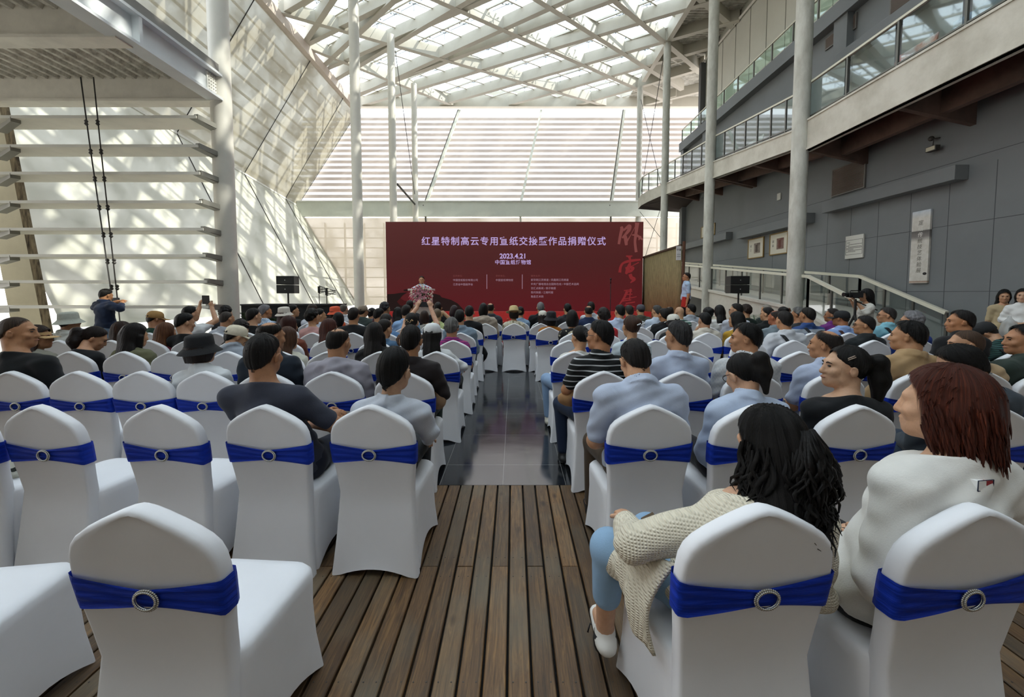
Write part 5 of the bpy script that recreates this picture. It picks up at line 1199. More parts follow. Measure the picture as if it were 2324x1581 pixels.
def sweat_logo(root, H, N, Hc, R, ch, sh, wr):
    e = MB(); y = N[1]-.096; z = N[2]-.045
    for (x0, x1, m_) in ((-.055, -.033, 0), (-.085, -.057, 1)):
        e.mi = m_; e.box((N[0]+x0+.03, y-.010, z), (N[0]+x1+.03, y+.012, z+.026))
    e.build('back_logo', [mat('logo_red', 'a03038', .7), mat('logo_white', 'f0efec', .7)], root)
    e = MB(); X0, X1 = N[0]-.057, N[0]-.001
    e.tube([(X0, y-.010, z-.003), (X1, y-.010, z-.003), (X1, y-.010, z+.029), (X0, y-.010, z+.029), (X0, y-.010, z-.003)], .0016, 5); e.build('logo_outline', mat('logo_navy', '20263c', .7), root)
P('0', 2216, 2182, 834, 'in white sweatshirt, reddish brown bob haircut, lower right', sex='f', yaw=-25, hair=('bob', RB), hair_hi='7a3d28', hlen=.165, locks=(260, .115, .003, .0048, -.012), top=(sw_, 'e4e2dc'), pants='14141a', wide=1.12, girth=1.08, arms=('hip', 'lap'), size=1.04, extra=sweat_logo, skin='d2a585', crz=8, turn=-8)
# ---- row A
E('A', -112, 'cut off by the left edge beside the tote', -4); E('A', 78, 'second row from the back, leftmost fully in view', -6); E('A', 360, 'second row from the back, beside the charcoal T-shirt', -6)
P('A', 600, 596, 757, 'in charcoal T-shirt with folded arms, short dark hair', hair=('sh', '1d1a19'), top=(tee, '3a3d49'), pants='1d2230', wide=1.12, girth=1.1, yaw=4, arms=([(-.26, .16, .80), (.17, .22, .845)], [(.275, .16, .79), (.05, .34, .74)]), hand_dir=[(np.array((1., .25, -.1)), np.array((0, -.6, .8))), None], skin='b07f5e', crz=-5)
P('A', 842, 895, 792, 'in pale grey shirt, thick black bobbed hair, left of aisle', sex='f', yaw=14, pitch=6, hair=('sh', K), th=.026, nape=-.125, fade=.02, top=(sh_, 'c3c9d4'), pants='1d2024', wide=1.12, arms=('lap', [(.27, .14, .76), (.22, .34, .64)]), skin='c39a7c', crz=-3, chair='white chair with blue sash at the deck edge, first left of the aisle')
P('A', 1478, 1446, 771, 'in light blue shirt, head bowed, right of aisle', yaw=-8, pitch=22, hair=('sh', '1a1615'), top=(shs, 'b9c4d9'), pants='4a3d30', wide=1.15, girth=1.08, fwd=.03, knees=((-.19, .52, .55), (.05, .57, .545)), ankles=((-.2, .5, .10), (.05, .55, .10)), skin='cf9f7c', crz=3)
P('A', 1714, 1697, 803, 'in light blue shirt with short black ponytail, bowed head', sex='f', yaw=-14, pitch=24, hair=('pn', K), tail=(.012, -.098, .060), tail_len=.16, tail_w=.043, tail_to=((.020, -.128, -.01), (.030, -.095, -.125)), top=(sh_, 'b7c5dc'), pants='14141a', wide=1.12, glasses=True, skin='d0a384', crz=5)
def hair_clip(root, H, N, Hc, R, ch, sh, wr):
    e = MB(); e.tube([H((-.082, .03, .060)), H((-.086, .0, .080)), H((-.086, -.006, .072)), H((-.083, .028, .052))], .003, 6); e.build('hair_clip', mat('clip_silver', 'c9b9ad', .25, .7), root)
P('A', 1950, 1922, 782, 'in black top, profile turned left, long ponytail and hairclip', sex='f', yaw=-76, pitch=-4, hair=('pn', K), tail=(.0, -.115, .045), tail_len=.34, tail_w=.05, tail_to=((-.005, -.175, -.05), (-.02, -.165, -.20)), tail_wisp=1, top=(bl_, '15171a'), pants='14141a', wide=1.18, girth=1.12, size=1.04, extra=hair_clip, skin='cba284', crz=5)
P('A', 2215, 2198, 783, 'in slate jacket, black hair and glasses, looking down left', yaw=-42, pitch=26, hair=('sh', K), top=(jk, '3c444c'), pants='2c3848', glasses=True, arms=('lap', 'lap'), wide=1.05, skin='c2977a')
P('A', 2440, 2440, 790, 'in navy sleeves holding a bottle at right edge', sex='f', yaw=-20, hair=('bob', K), top=(bl_, '1c2433'), pants='20252e', arms=([(-.24, .20, .75), (-.27, .36, .70)], 'lap'), skin='c79b7d')
# ---- row B
P('B', 22, 36, 716, 'in black T-shirt at far left, head turned right', yaw=66, hair=('bz', '3a2c22'), hair_hi='5c4838', top=(tee, '191b1d'), pants='20252e', wide=1.28, girth=1.2, size=1.06, skin='b98763', chair='white chair at the far left seating the heavy person in black T-shirt')
E('B', 173, 'third row, right of the man in black T-shirt'); E('B', 316, 'third row, left of the black bucket hat')
P('B', 462, 454, 755, 'in white shirt and black bucket hat', sex='f', yaw=8, hair=('bob', '201611'), hlen=.13, hat=('bucket', '17181b'), top=(sh_, 'd9dde0'), pants='23262e', wide=1.1)
P('B', 600, 613, 727, 'in dark navy jacket, thinning crown, behind charcoal T-shirt', yaw=30, pitch=8, hair=('bd', '17120f'), bald_y=-.05, top=(jk, '1f2833'), pants='1b1d22', skin='b98865')
P('B', 752, 767, 741, 'in lilac grey hooded jacket, bald crown', yaw=12, pitch=6, hair=('bd', '16110e'), bald_y=-.02, top=(hd, '9d9aa4'), pants='23262e', wide=1.05, skin='b98865')
P('B', 915, 932, 737, 'in dark brown shirt, black crew cut, left of aisle', hair=('sh', '14100e'), top=(sh_, '2a2526'), pants='24302c', wide=1.1, skin='b5845f', arms=('lap', [(.27, .13, .76), (.20, .36, .66)]))
P('B', 1372, 1362, 726, 'in black and white striped polo with glasses', yaw=-52, hair=('sh', K), top=(polo, '17191a', ('stripe', 'b9bcbe', .046, .2)), pants='1f2c44', glasses=True, wide=1.08, knees=((-.27, .50, .56), (-.02, .57, .55)), ankles=((-.25, .47, .10), (-.02, .55, .10)), arms=([(-.27, .10, .79), (-.10, .30, .70)], 'lap'), skin='b5805c')
P('B', 1552, 1540, 727, 'in light blue shirt, greying hair, beside striped polo', yaw=-26, hair=('sh', '2b2a2a'), hair_hi='77767a', top=(sh_, 'b5c0d6'), pants='23262e', skin='b98a68')
P('B', 1712, 1694, 732, 'in white checked shirt, black hair, profile turned left', yaw=-62, hair=('sh', K), top=(shs, 'd2d3d3', ('check', 'c3c6ca', .018)), pants='23262e', wide=1.12, skin='bd8a67')
P('B', 1876, 1876, 746, 'in pale blue shirt, balding dark hair, right half', yaw=-42, hair=('bd', '26201d'), bald_y=-.055, top=(shs, 'b3bed6'), pants='2a3038', wide=1.08, skin='b98763')
P('B', 2047, 2064, 727, 'in tan jacket with spiky black hair and long neck', yaw=-38, hair=('ft', K), top=(jk, 'a98c66'), pants='23262e', wide=1.04, skin='b98a66')
P('B', 2212, 2196, 746, 'in beige jacket, brown buzz cut, right side', yaw=-60, pitch=4, hair=('bz', '4b382b'), hair_hi='6b5442', top=(jk, 'b39a78'), pants='23262e', wide=1.1, skin='c19474')
P('B', 2345, 2326, 736, 'in dark green jacket at right edge, face turned left', yaw=-66, hair=('sh', K), top=(jk, '2c3832'), pants='23262e', wide=1.1, skin='b3815f')
# ---- row C
P('C', 38, 84, 740, 'with straw visor and brown hair, grey jacket, far left', sex='f', yaw=70, hair=('mid', DB), hlen=.2, hat=('visor', 'c9a878'), top=(hd, '8c8a7e'), pants='23262e', skin='a97a5c')
P('C', 157, 205, 741, 'in black top, ponytail with silver scrunchie, head down', sex='f', yaw=52, pitch=30, fwd=.06, hair=('pn', '1d1412'), tail=(.0, -.11, .0), tail_len=.2, tail_w=.055, top=(tee, '1b1c1f'), pants='17181c', skin='c29373',
  extra=lambda root, H, N, Hc, R, ch, sh, wr: scrunch(root, H((0, -.13, .01))))
P('C', 279, 304, 734, 'with long black hair, olive and white hooded jacket', sex='f', yaw=25, pitch=10, hair=('lg', '14100f'), hlen=.40, top=(hd, '66664c'), pants='d8d8d4', side_hair=1)
E('C', 388, 'fourth row, between olive hoodie and black bucket hat')
P('C', 522, 531, 738, 'in grey denim jacket and cream baseball cap', yaw=42, pitch=16, hair=('sh', '15110f'), hat=('cap', 'e0d7c0'), capback=True, top=(sh_, '9aa2ad'), pants='23262e', skin='c59a78')
P('C', 645, 652, 742, 'in cream jacket with long brown hair', sex='f', yaw=15, hair=('lg', '4a3022'), hlen=.34, hair_hi='7a553c', top=(jk, 'c9c7b8'), pants='23262e')
E('C', 733, 'fourth row, in front of the lilac hooded jacket, left')
P('C', 862, 850, 732, 'in black with long straight black hair', sex='f', yaw=8, hair=('lg', '120e0d'), hlen=.42, top=(jk, '191718'), pants='17181c', side_hair=1)
P('C', 990, 982, 732, 'in white printed top and white baseball cap', sex='f', yaw=10, hair=('mid', K), hlen=.26, wisps=(14, .22, .04), hat=('cap', 'dfe1e2'), capback=True, top=(bl_, 'd8dadb'), pants='17181c', arms=('lap', [(.25, .14, .78), (.2, .34, .70)]))
P('C', 1304, 1317, 738, 'in white top with face mask, behind striped polo', sex='f', yaw=-30, pitch=8, hair=('pn', K), tail_len=.10, top=(bl_, 'd6d4ce'), pants='8aa6c8', knees=((-.24, .50, .56), (0, .57, .55)), ankles=((-.22, .48, .10), (0, .55, .10)), shoes='d8d4c4')
P('C', 1440, 1433, 714, 'in pale aqua blouse, brown updo with silver clip', sex='f', yaw=-14, hair=('up', '3a261c'), hair_hi='6b4a36', bun=(.02, -.09, .05), top=(bl_, 'c2cfd6'), pants='23262e',
  extra=lambda root, H, N, Hc, R, ch, sh, wr: gripclip(root, H((.03, -.15, .03)), R))
E('C', 1572, 'fourth row, right of the aisle beyond the greying man'); E('C', 1818, 'fourth row, behind the pale blue balding man'); E('C', 1952, 'fourth row, left of the tan jacket'); E('C', 2097, 'fourth row, right of the tan jacket')
P('C', 2200, 2182, 703, 'in black jacket near the wall, profile turned left', yaw=-62, hair=('sh', '191412'), top=(jk, '18191b'), pants='17181c', wide=1.1, skin='b07c58')
P('C', 2290, 2244, 732, 'in green striped polo and black cap, slumped forward', yaw=-50, pitch=34, fwd=.10, hair=('bz', '2a211b'), hat=('flat', '1d1e20'), top=(polo, '1b2a2b', ('stripe', '3f6b66', .02, .35)), pants='23262e', wide=1.1, skin='c19474', strap=('15171a', 1))
# ---- row D
P('D', 157, 156, 706, 'in pale printed jacket and light grey bucket hat', yaw=6, hair=('sh', K), hat=('bucket', 'b9bdb2'), top=(jk, 'c7c9c4', ('floral', 'a9aca8', 14)), pants='23262e', wide=1.15, strap=('1a1b1e', 1), skin='a97a5c')
P('D', 262, 276, 730, 'with wavy dark brown hair behind the olive jacket', sex='f', yaw=10, hair=('mid', DB), hlen=.24, hair_hi='5d4032', top=(tee, '2a2428'), pants='23262e')
P('D', 372, 375, 732, 'in maroon top with long auburn hair', sex='f', yaw=12, hair=('lg', '5a3824'), hlen=.24, hair_hi='94653f', top=(tee, '6b2638'), pants='23262e')
P('D', 462, 418, 710, 'in black T-shirt with shaggy black hair, left side', yaw=30, pitch=10, hair=('sh', K), top=(tee, '17181a'), pants='23262e', skin='bd8f70')
P('D', 552, 541, 727, 'with curly dark hair low behind the cream cap', sex='f', yaw=-10, pitch=16, hair=('cu', '1d1512'), top=(bl_, '5a5450', ('floral', '2a2426', 30)), pants='23262e')
P('D', 645, 655, 717, 'in rust brown top with dark red hair', sex='f', yaw=14, hair=('bob', '331611'), hair_hi='5e2a20', hlen=.18, top=(bl_, '6e3a2a'), pants='23262e', wide=1.1)
P('D', 746, 747, 723, 'in white top with long reddish brown hair', sex='f', yaw=20, hair=('lg', '43201a'), hair_hi='73402c', hlen=.30, top=(bl_, 'd6d8d8'), pants='23262e')
P('D', 850, 872, 724, 'with short black hair low behind the aisle-left rows', yaw=25, pitch=10, hair=('sh', '17120f'), top=(polo, '51708f'), pants='23262e')
P('D', 938, 934, 709, 'in patterned brown blouse with hair clip, photographing', sex='f', yaw=2, hair=('up', '120f0e'), bun=(0, -.10, -.02), top=(bl_, '5b4334', ('floral', '2a1c16', 40)), pants='23262e',
  arms=([pt(922, 728, Y=ROWY['D']+.28), pt(946, 699, Y=ROWY['D']+.42)], [pt(992, 736, Y=ROWY['D']+.30), pt(978, 700, Y=ROWY['D']+.42)]), hand_dir=[(np.array((.35, .1, 1.)), np.array((-.3, -1, .0))), (np.array((-.3, .1, 1.)), np.array((.3, -1, 0)))], sleeve=1.0, skin='d2a488',
  extra=lambda root, H, N, Hc, R, ch, sh, wr: pearls(root, H, (0, -.118, .02)))
P('D', 1028, 1025, 722, 'in magenta striped top with curly grey hair', yaw=6, hair=('cu', '5f5d5b'), hair_hi='a19f9b', top=(polo, '9a2f74', ('stripe', '5a2f66', .03, .35)), pants='23262e', skin='b98865', strap=('17181a', 1))
E('D', 1292, 'fifth row, first chair right of the aisle'); E('D', 1490, 'fifth row, left of the greying man in blue'); E('D', 1580, 'fifth row, second chair behind the greying man')
E('D', 1702, 'fifth row, mostly hidden by the checked shirt')
P('D', 1802, 1781, 705, 'in white shirt with black sling strap', yaw=-4, hair=('sh', '17120f'), top=(shs, 'cdd0d6'), pants='23262e', strap=('17181a', 1), wide=1.12, skin='b98763')
P('D', 1985, 1963, 716, 'in black jacket with glasses, hair slicked, right side', yaw=-58, hair=('sh', '1b1817'), top=(jk, '1d2224'), pants='17181c', glasses=True, skin='b5845f')
P('D', 2092, 2069, 707, 'with wavy silver grey hair near the wall', yaw=-42, hair=('cu', '77767a'), hair_hi='b5b4b6', top=(tee, '1f3a86'), pants='23262e', skin='bd8f70')
# ---- row E
P('E', 352, 352, 705, 'in dark green T-shirt and tan baseball cap', yaw=36, pitch=10, hair=('sh', '1d1512'), hat=('cap', 'a8834f'), capback=True, top=(tee, '1f4034'), pants='23262e', glasses=True, skin='a97a5c')
P('E', 440, 431, 694, 'in white shirt raising a dark folded phone case', yaw=24, hair=('sh', K), top=(sh_, 'd8dadb'), pants='23262e', arms=([pt(444, 722, Y=ROWY['E']+.3), pt(453, 697, Y=ROWY['E']+.42)], [pt(490, 727, Y=ROWY['E']+.30), pt(481, 699, Y=ROWY['E']+.42)]), hand_dir=[(np.array((.1, .1, 1.)), np.array((-.5, -1, .0))), (np.array((-.3, .1, 1.)), np.array((.4, -1, 0)))], skin='c19474')
P('E', 512, 514, 705, 'in pale blue shirt with shaved nape', yaw=20, hair=('bz', '3a332e'), hair_hi='5a514a', top=(sh_, 'b9bfc9'), pants='23262e', skin='b98a68')
P('E', 578, 575, 699, 'in black T-shirt with glasses, left of the palm', yaw=28, hair=('sh', K), top=(tee, '17181a'), pants='23262e', glasses=True, skin='cba080')
E('E', 640, 'sixth row, behind the long brown hair')
P('E', 705, 709, 701, 'in pink top with curly black hair', sex='f', yaw=22, hair=('cu', '17120f'), top=(tee, 'c79a96'), pants='23262e')
P('E', 802, 802, 697, 'in black T-shirt with cropped hair, broad shoulders', hair=('sh', '1b1411'), top=(tee, '1c1d1f'), pants='23262e', wide=1.1, skin='b5845f')
P('E', 878, 876, 711, 'in blue shirt with greying dark hair', yaw=20, hair=('sh', '24201f'), hair_hi='57524f', top=(sh_, '5b7fa8'), pants='23262e')
E('E', 950, 'sixth row, hidden behind the crew cut in brown')
P('E', 1045, 1043, 702, 'in pale denim jacket with spiky black hair', hair=('ft', K), top=(jk, '7d8f9e'), pants='23262e', wide=1.05)
P('E', 1304, 1298, 704, 'in black floral blouse with black bob', sex='f', yaw=-8, hair=('bob', K), hlen=.15, top=(bl_, '1d1d1e', ('floral', 'b9b29a', 16)), pants='23262e')
P('E', 1376, 1369, 699, 'in bright red top with dark wavy hair', sex='f', yaw=-10, hair=('cu', '1b1210'), top=(tee, 'b02a30'), pants='23262e', wide=1.08)
E('E', 1448, 'sixth row, behind the brown updo')
P('E', 1530, 1528, 712, 'in black top and white baseball cap, right half', sex='f', yaw=-14, pitch=6, hair=('mid', K), hlen=.18, hat=('cap', 'd9d6cb'), capback=True, top=(tee, '1c1d1f'), pants='23262e')
P('E', 1607, 1600, 708, 'in cream shirt, resting cheek on hand', yaw=-8, hair=('sh', K), top=(shs, 'cfc8bb'), pants='23262e', arms=('chin', 'lap'), skin='bd8f70')
P('E', 1682, 1672, 707, 'in mustard yellow top with long black hair', sex='f', yaw=-38, hair=('lg', K), hlen=.30, top=(bl_, 'b08a2e'), pants='5a4a3a')
P('E', 1757, 1761, 702, 'in grey zigzag shirt, reddish balding head', yaw=-26, hair=('bd', '2a211d'), bald_y=.03, top=(shs, '8f9ba3', ('stripe', '4f5f66', .018, .4)), pants='23262e', skin='a9684a')
P('E', 1838, 1833, 697, 'in blue polo with white band and strap', yaw=-20, hair=('sh', '1b1613'), top=(polo, '2f4a80', ('stripe', 'a9b2bd', .32, .22)), pants='23262e', strap=('20242b', 1), wide=1.1, skin='b07c58')
P('E', 1928, 1910, 704, 'in light blue shirt and black flat cap', yaw=-32, hair=('bz', '2a211b'), hat=('flat', '1a1b1e'), top=(shs, '8fabdc'), pants='23262e', strap=('4a2a22', 1), skin='a9714f')
P('E', 2020, 2014, 697, 'in turquoise shirt with dark strap and glasses', yaw=-58, hair=('sh', '2c2826'), hair_hi='6a6562', top=(shs, '7fb6c6'), pants='23262e', strap=('15171a', 1), glasses=True, skin='bd8a67')
# ---- row F
P('F', 500, 512, 694, 'with big black hair behind the shaved nape', hair=('cu', K), top=(tee, '1a1c22'), pants='23262e')
P('F', 600, 601, 691, 'in blue checked shirt with grey hair', yaw=34, hair=('sh', '77757a'), hair_hi='a8a6a8', top=(shs, '8fb0d6', ('check', 'd5e0ec', .02)), pants='23262e', skin='b07c58')
P('F', 655, 645, 695, 'in white bucket hat with dark red hair', sex='f', yaw=12, hair=('mid', '34150f'), hlen=.2, hat=('bucket', 'd6cfc4'), top=(bl_, '3a2420'), pants='23262e')
P('F', 724, 725, 700, 'with black hair, face turned right, behind pink top', yaw=50, hair=('sh', K), top=(sh_, 'c9d0dc'), pants='23262e')
P('F', 784, 768, 709, 'with smooth black bobbed hair, left of centre', sex='f', yaw=5, hair=('bob', K), hlen=.15, top=(bl_, '2a2a2e'), pants='23262e')
P('F', 858, 860, 699, 'in mauve grey shirt with thick black hair', yaw=25, pitch=8, hair=('sh', K), top=(tee, '8d8791'), pants='23262e')
P('F', 918, 922, 691, 'in sky blue shirt with thinning dark hair', yaw=10, hair=('sh', '1f1a18'), top=(sh_, '8fb0d9'), pants='23262e')
P('F', 992, 992, 698, 'in lime shirt, shaved head, hand raised to brow', hair=('bz', '6b5a48'), hair_hi='8a765f', top=(shs, 'b9c48a'), pants='23262e', arms=('lap', 'head'), skin='bf9a78')
P('F', 1066, 1065, 693, 'in black T-shirt with short black hair, aisle side', hair=('sh', K), top=(tee, '17181a'), pants='23262e', skin='c19474')
P('F', 1247, 1251, 705, 'in rust orange top and black bucket hat with logo', sex='f', hair=('bob', K), hlen=.16, hat=('bucket', '1d1b20'), logo=1, top=(bl_, 'a86a24'), pants='23262e', wide=1.05)
P('F', 1412, 1407, 691, 'in light blue shirt with neat black hair', yaw=-18, hair=('sh', K), top=(sh_, 'b5c4dc'), pants='23262e')
E('F', 1476, 'seventh row, right of the brown updo')
P('F', 1512, 1507, 699, 'in black jacket with flat-topped black hair', yaw=-16, hair=('ft', '17120f'), top=(jk, '1a1b1e'), pants='23262e', skin='a9774f')
P('F', 1602, 1607, 696, 'in white top with black updo, right half', sex='f', yaw=-8, hair=('up', K), top=(bl_, 'd2d2d0'), pants='23262e')
P('F', 1672, 1671, 688, 'in pale grey shirt with glasses, below loudspeaker', yaw=-52, hair=('sh', '17120f'), top=(sh_, 'bfc4d0'), pants='23262e', glasses=True, skin='c19474')
P('F', 1742, 1742, 697, 'in black shirt with dark hair by the ramp column', yaw=-40, hair=('sh', '17120f'), top=(sh_, '1c1f20'), pants='23262e')
P('F', 1816, 1811, 698, 'with wavy grey hair, hidden behind the blue polo', yaw=-44, hair=('cu', '5a5856'), hair_hi='8f8d8a', top=(tee, '3a3c40'), pants='23262e', skin='b07c58')
P('F', 1890, 1889, 699, 'in purple polo, dark hair, beside flat cap', yaw=-50, hair=('sh', '231c19'), top=(polo, '6a2c74'), pants='23262e', skin='9c6a4a')
# ---- row G
P('G', 668, 665, 691, 'in black T-shirt, face turned right, behind white hat', yaw=45, hair=('sh', K), top=(tee, '17181a'), pants='23262e')
P('G', 712, 709, 690, 'in white shirt with dark brown bob, by black skirting', sex='f', yaw=12, hair=('bob', DB), hlen=.14, top=(sh_, 'cdd3dd'), pants='23262e')
P('G', 764, 761, 694, 'in orange top and bright orange bucket hat', sex='f', yaw=25, hair=('bob', K), hlen=.12, hat=('bucket', 'e2603e'), top=(tee, 'd8623a'), pants='23262e')
P('G', 824, 824, 692, 'in olive jacket and khaki cap', yaw=20, hair=('sh', '231c19'), hat=('cap', '8f8070'), capback=True, top=(jk, '3f4a48'), pants='23262e')
P('G', 876, 874, 686, 'with tousled dark grey hair and maroon jacket', yaw=25, hair=('cu', '29262a'), hair_hi='56535a', top=(jk, '4a2a30'), pants='23262e')
P('G', 907, 903, 697, 'with very long black hair beside sky blue shirt', sex='f', hair=('lg', K), hlen=.34, top=(bl_, '8ca6cf'), pants='23262e')
P('G', 962, 963, 705, 'with brown bob and orange lanyard', sex='f', hair=('bob', '2f1e17'), hlen=.15, top=(bl_, 'a7a49c'), pants='23262e', strap=('d8702a', -1))
P('G', 1031, 1031, 693, 'with plum tinted hair behind spiky denim', sex='f', hair=('bob', '2a1a1f'), hlen=.14, top=(bl_, '55505a'), pants='23262e')
P('G', 1104, 1097, 688, 'in beige hooded jacket with black bob', hair=('bob', K), hlen=.15, top=(hd, 'a89b8c'), pants='23262e', wide=1.08)
P('G', 1167, 1166, 693, 'in embroidered cream blouse and straw hat', sex='f', yaw=-6, hair=('bob', '201611'), hlen=.13, hat=('straw', 'cdb887'), top=(bl_, 'd6cfba', ('floral', '8f8a70', 22)), pants='23262e', wide=1.08)
P('G', 1226, 1232, 704, 'in white baseball cap with long dark hair', sex='f', yaw=8, hair=('lg', '1d1412'), hlen=.24, hat=('cap', 'dcd8cc'), capback=True, top=(bl_, '2a2528'), pants='23262e')
P('G', 1338, 1336, 692, 'in navy suit with thinning crown', hair=('bd', '1f1916'), bald_y=-.03, top=(jk, '22304f'), pants='23262e', skin='b98763')
P('G', 1430, 1428, 692, 'with dark cropped hair beside neat black hair', yaw=-10, hair=('sh', '29241f'), top=(sh_, '8e959c'), pants='23262e')
P('G', 1492, 1491, 692, 'in pale shirt with wavy grey hair', yaw=-26, hair=('sh', '3a3836'), hair_hi='75726e', top=(sh_, 'bcc8d8'), pants='23262e')
P('G', 1546, 1542, 694, 'in green striped top, bald head', yaw=-16, hair=('bl', K), top=(tee, '2f5a50', ('stripe', 'bcc9c2', .05, .4)), pants='23262e', skin='c09878')
P('G', 1632, 1633, 692, 'in white top with loose black hair', sex='f', yaw=-6, hair=('lg', K), hlen=.26, top=(bl_, 'd3d2ce'), pants='23262e')
P('G', 1694, 1692, 691, 'in dark green top with brown tousled hair', yaw=-30, hair=('cu', '2a1c15'), top=(tee, '1f2e28'), pants='23262e')
P('G', 1778, 1777, 695, 'with dark hair in a brown scrunchie', sex='f', yaw=-10, hair=('up', K), top=(bl_, '3a3638'), pants='23262e', extra=lambda root, H, N, Hc, R, ch, sh, wr: scrunch(root, H((.03, -.12, .06)), '6b4632'))
# ---- front row
P('H', 780, 780, 689, 'in pale shirt with grey stubbled head', yaw=12, hair=('bz', '57504a'), hair_hi='8a827a', top=(sh_, 'c6cdd3'), pants='23262e', skin='b98f76')
P('H', 846, 844, 698, 'in blue shirt, front row left', yaw=16, hair=('sh', K), top=(sh_, '4f77a8'), pants='23262e')
P('H', 994, 994, 685, 'in black, front row beside raised phone', hair=('sh', '1b1716'), top=(jk, '1c1c1e'), pants='23262e')
P('H', 932, 930, 681, 'with round black hair in front of podium', hair=('sh', K), top=(jk, '25262a'), pants='23262e')
P('H', 1116, 1113, 686, 'in dark grey suit with bald spot, front row', hair=('bd', '1b1613'), bald_y=-.04, top=(jk, '3a3c42'), pants='23262e', skin='b98763')
P('H', 1178, 1181, 695, 'in pale denim shirt behind the straw hat', hair=('sh', K), top=(sh_, '8aa3bd'), pants='23262e')
P('H', 1230, 1227, 685, 'in black suit with silver hair, front row', hair=('sh', '6f6e6e'), hair_hi='a5a4a4', top=(jk, '17181b'), pants='17181b', wide=1.1)
P('H', 1290, 1288, 688, 'in dark suit with black hair, front row centre', yaw=-12, hair=('sh', K), top=(jk, '2a2a2e'), pants='17181b')
P('H', 1346, 1341, 684, 'in white shirt, front row behind navy suit', yaw=-6, hair=('sh', '17120f'), top=(sh_, 'd0d4da'), pants='23262e')
P('H', 1456, 1454, 690, 'in olive jacket and slate cap, front row', yaw=-6, hair=('bz', '2a211b'), hat=('flat', '4f4d55'), top=(jk, '4f5044'), pants='23262e')
P('H', 1520, 1519, 694, 'with bald brown head, front row right', yaw=-14, hair=('bd', '2a211b'), bald_y=.02, top=(jk, '2a2c30'), pants='23262e', skin='8f6a4c')
P('H', 1570, 1568, 689, 'in grey shirt by the bamboo screen, front row', yaw=-36, hair=('sh', K), top=(sh_, 'a4abb5'), pants='23262e')
P('H', 1742, 1740, 689, 'with cropped grey hair, front row before the column', yaw=-20, hair=('bz', '8a847a'), hair_hi='b0a99e', top=(tee, '2a3330'), pants='23262e')
seat_everyone()
# ================================================================ stage, screen and the things around the audience
EXPO = 2**vs.exposure
def glow(name, c, k=1.0):
    m, nt, out = nodes_mat(name); e = nt.nodes.new('ShaderNodeEmission'); e.inputs[0].default_value = (*[v/EXPO for v in lin(c)], 1); e.inputs[1].default_value = k; nt.links.new(e.outputs[0], out.inputs[0]); return m
YSC = 14.5
sc_a, sc_b = pt(875, 503, Y=YSC), pt(1457, 706, Y=YSC); sx0, sx1, sz1, sz0 = sc_a.x, sc_b.x, sc_a.z, sc_b.z
scr = empty('led_screen', ((sx0+sx1)/2, YSC, sz0)); tag(scr, 'wide dark red stage screen with white Chinese lettering', 'screen')
SW, SH = sx1-sx0, sz1-sz0
MB().box((-SW/2, .01, 0), (SW/2, .35, SH)).build('cabinet', BLACK, scr)
m, nt, out = nodes_mat('screen_red'); N_, L_ = nt.nodes, nt.links
em = N_.new('ShaderNodeEmission'); gl = N_.new('ShaderNodeBsdfGlossy'); gl.inputs['Roughness'].default_value = .5; ad = N_.new('ShaderNodeMixShader'); ad.inputs[0].default_value = .03
tc = N_.new('ShaderNodeTexCoord'); sp = N_.new('ShaderNodeSeparateXYZ'); L_.new(tc.outputs['Object'], sp.inputs[0]); mr = N_.new('ShaderNodeMapRange'); L_.new(sp.outputs['Z'], mr.inputs[0]); mr.inputs[2].default_value = SH
cr = N_.new('ShaderNodeValToRGB'); L_.new(mr.outputs[0], cr.inputs[0]); cr.color_ramp.elements[0].color = (*[v/EXPO for v in lin('55141a')], 1); cr.color_ramp.elements[1].color = (*[v/EXPO for v in lin('50211f')], 1); x_ = cr.color_ramp.elements.new(.55); x_.color = (*[v/EXPO for v in lin('491b1b')], 1)
wv = N_.new('ShaderNodeTexWave'); wv.bands_direction = 'Z'; wv.inputs['Scale'].default_value = 9; L_.new(tc.outputs['Object'], wv.inputs['Vector']); ms = N_.new('ShaderNodeMapRange'); L_.new(wv.outputs['Fac'], ms.inputs[0]); ms.inputs[3].default_value = .92; ms.inputs[4].default_value = 1.05; L_.new(ms.outputs[0], em.inputs[1])
L_.new(cr.outputs[0], em.inputs[0]); L_.new(em.outputs[0], ad.inputs[1]); L_.new(gl.outputs[0], ad.inputs[2]); L_.new(ad.outputs[0], out.inputs[0])
mk('display', [(-SW/2, 0, 0), (SW/2, 0, 0), (SW/2, 0, SH), (-SW/2, 0, SH)], [(0, 1, 2, 3)], m, scr)
PXM = SW/582
def spx(x, y): return Vector(((x-1166)*PXM, -.012, (706-y)*SH/203))
LAV, LAV2, DIM, RED2 = glow('text_lavender', 'b9a3d6'), glow('text_pale', '9c7f8e'), glow('text_dim', '70403f'), glow('calligraphy_rose', '7a4542')
RED3 = glow('calligraphy_red', '7c2a2c'); MTN = glow('mountain_black', '241a19'); MT2 = glow('mountain_brown', '3f1a1a')
def st(body, x, y, px, m, ax='LEFT', spc=1.0, bold=0): text('screen_lettering', body, px*PXM, spx(x, y), FACE_CAM, m, scr, ax, spc, bold)
st('红星特制高云专用宣纸交接暨作品捐赠仪式', 1164, 548, 20.5, LAV, 'CENTER', 1.15, .004)
st('2023.4.21', 1162.5, 581, 15.5, LAV, 'CENTER', 1.0, .006); st('中国宣纸博物馆', 1162.5, 595, 11.3, LAV, 'CENTER', 1.1, .002)
st('主办单位：', 1026, 625.5, 5.2, DIM); st('中国宣纸股份有限公司', 1026, 635.2, 5.7, LAV2); st('江苏省中国画学会', 1026, 645, 5.7, LAV2)
st('承办单位：', 1123, 625.5, 5.2, DIM); st('中国宣纸博物馆', 1123, 635.2, 5.7, LAV2)
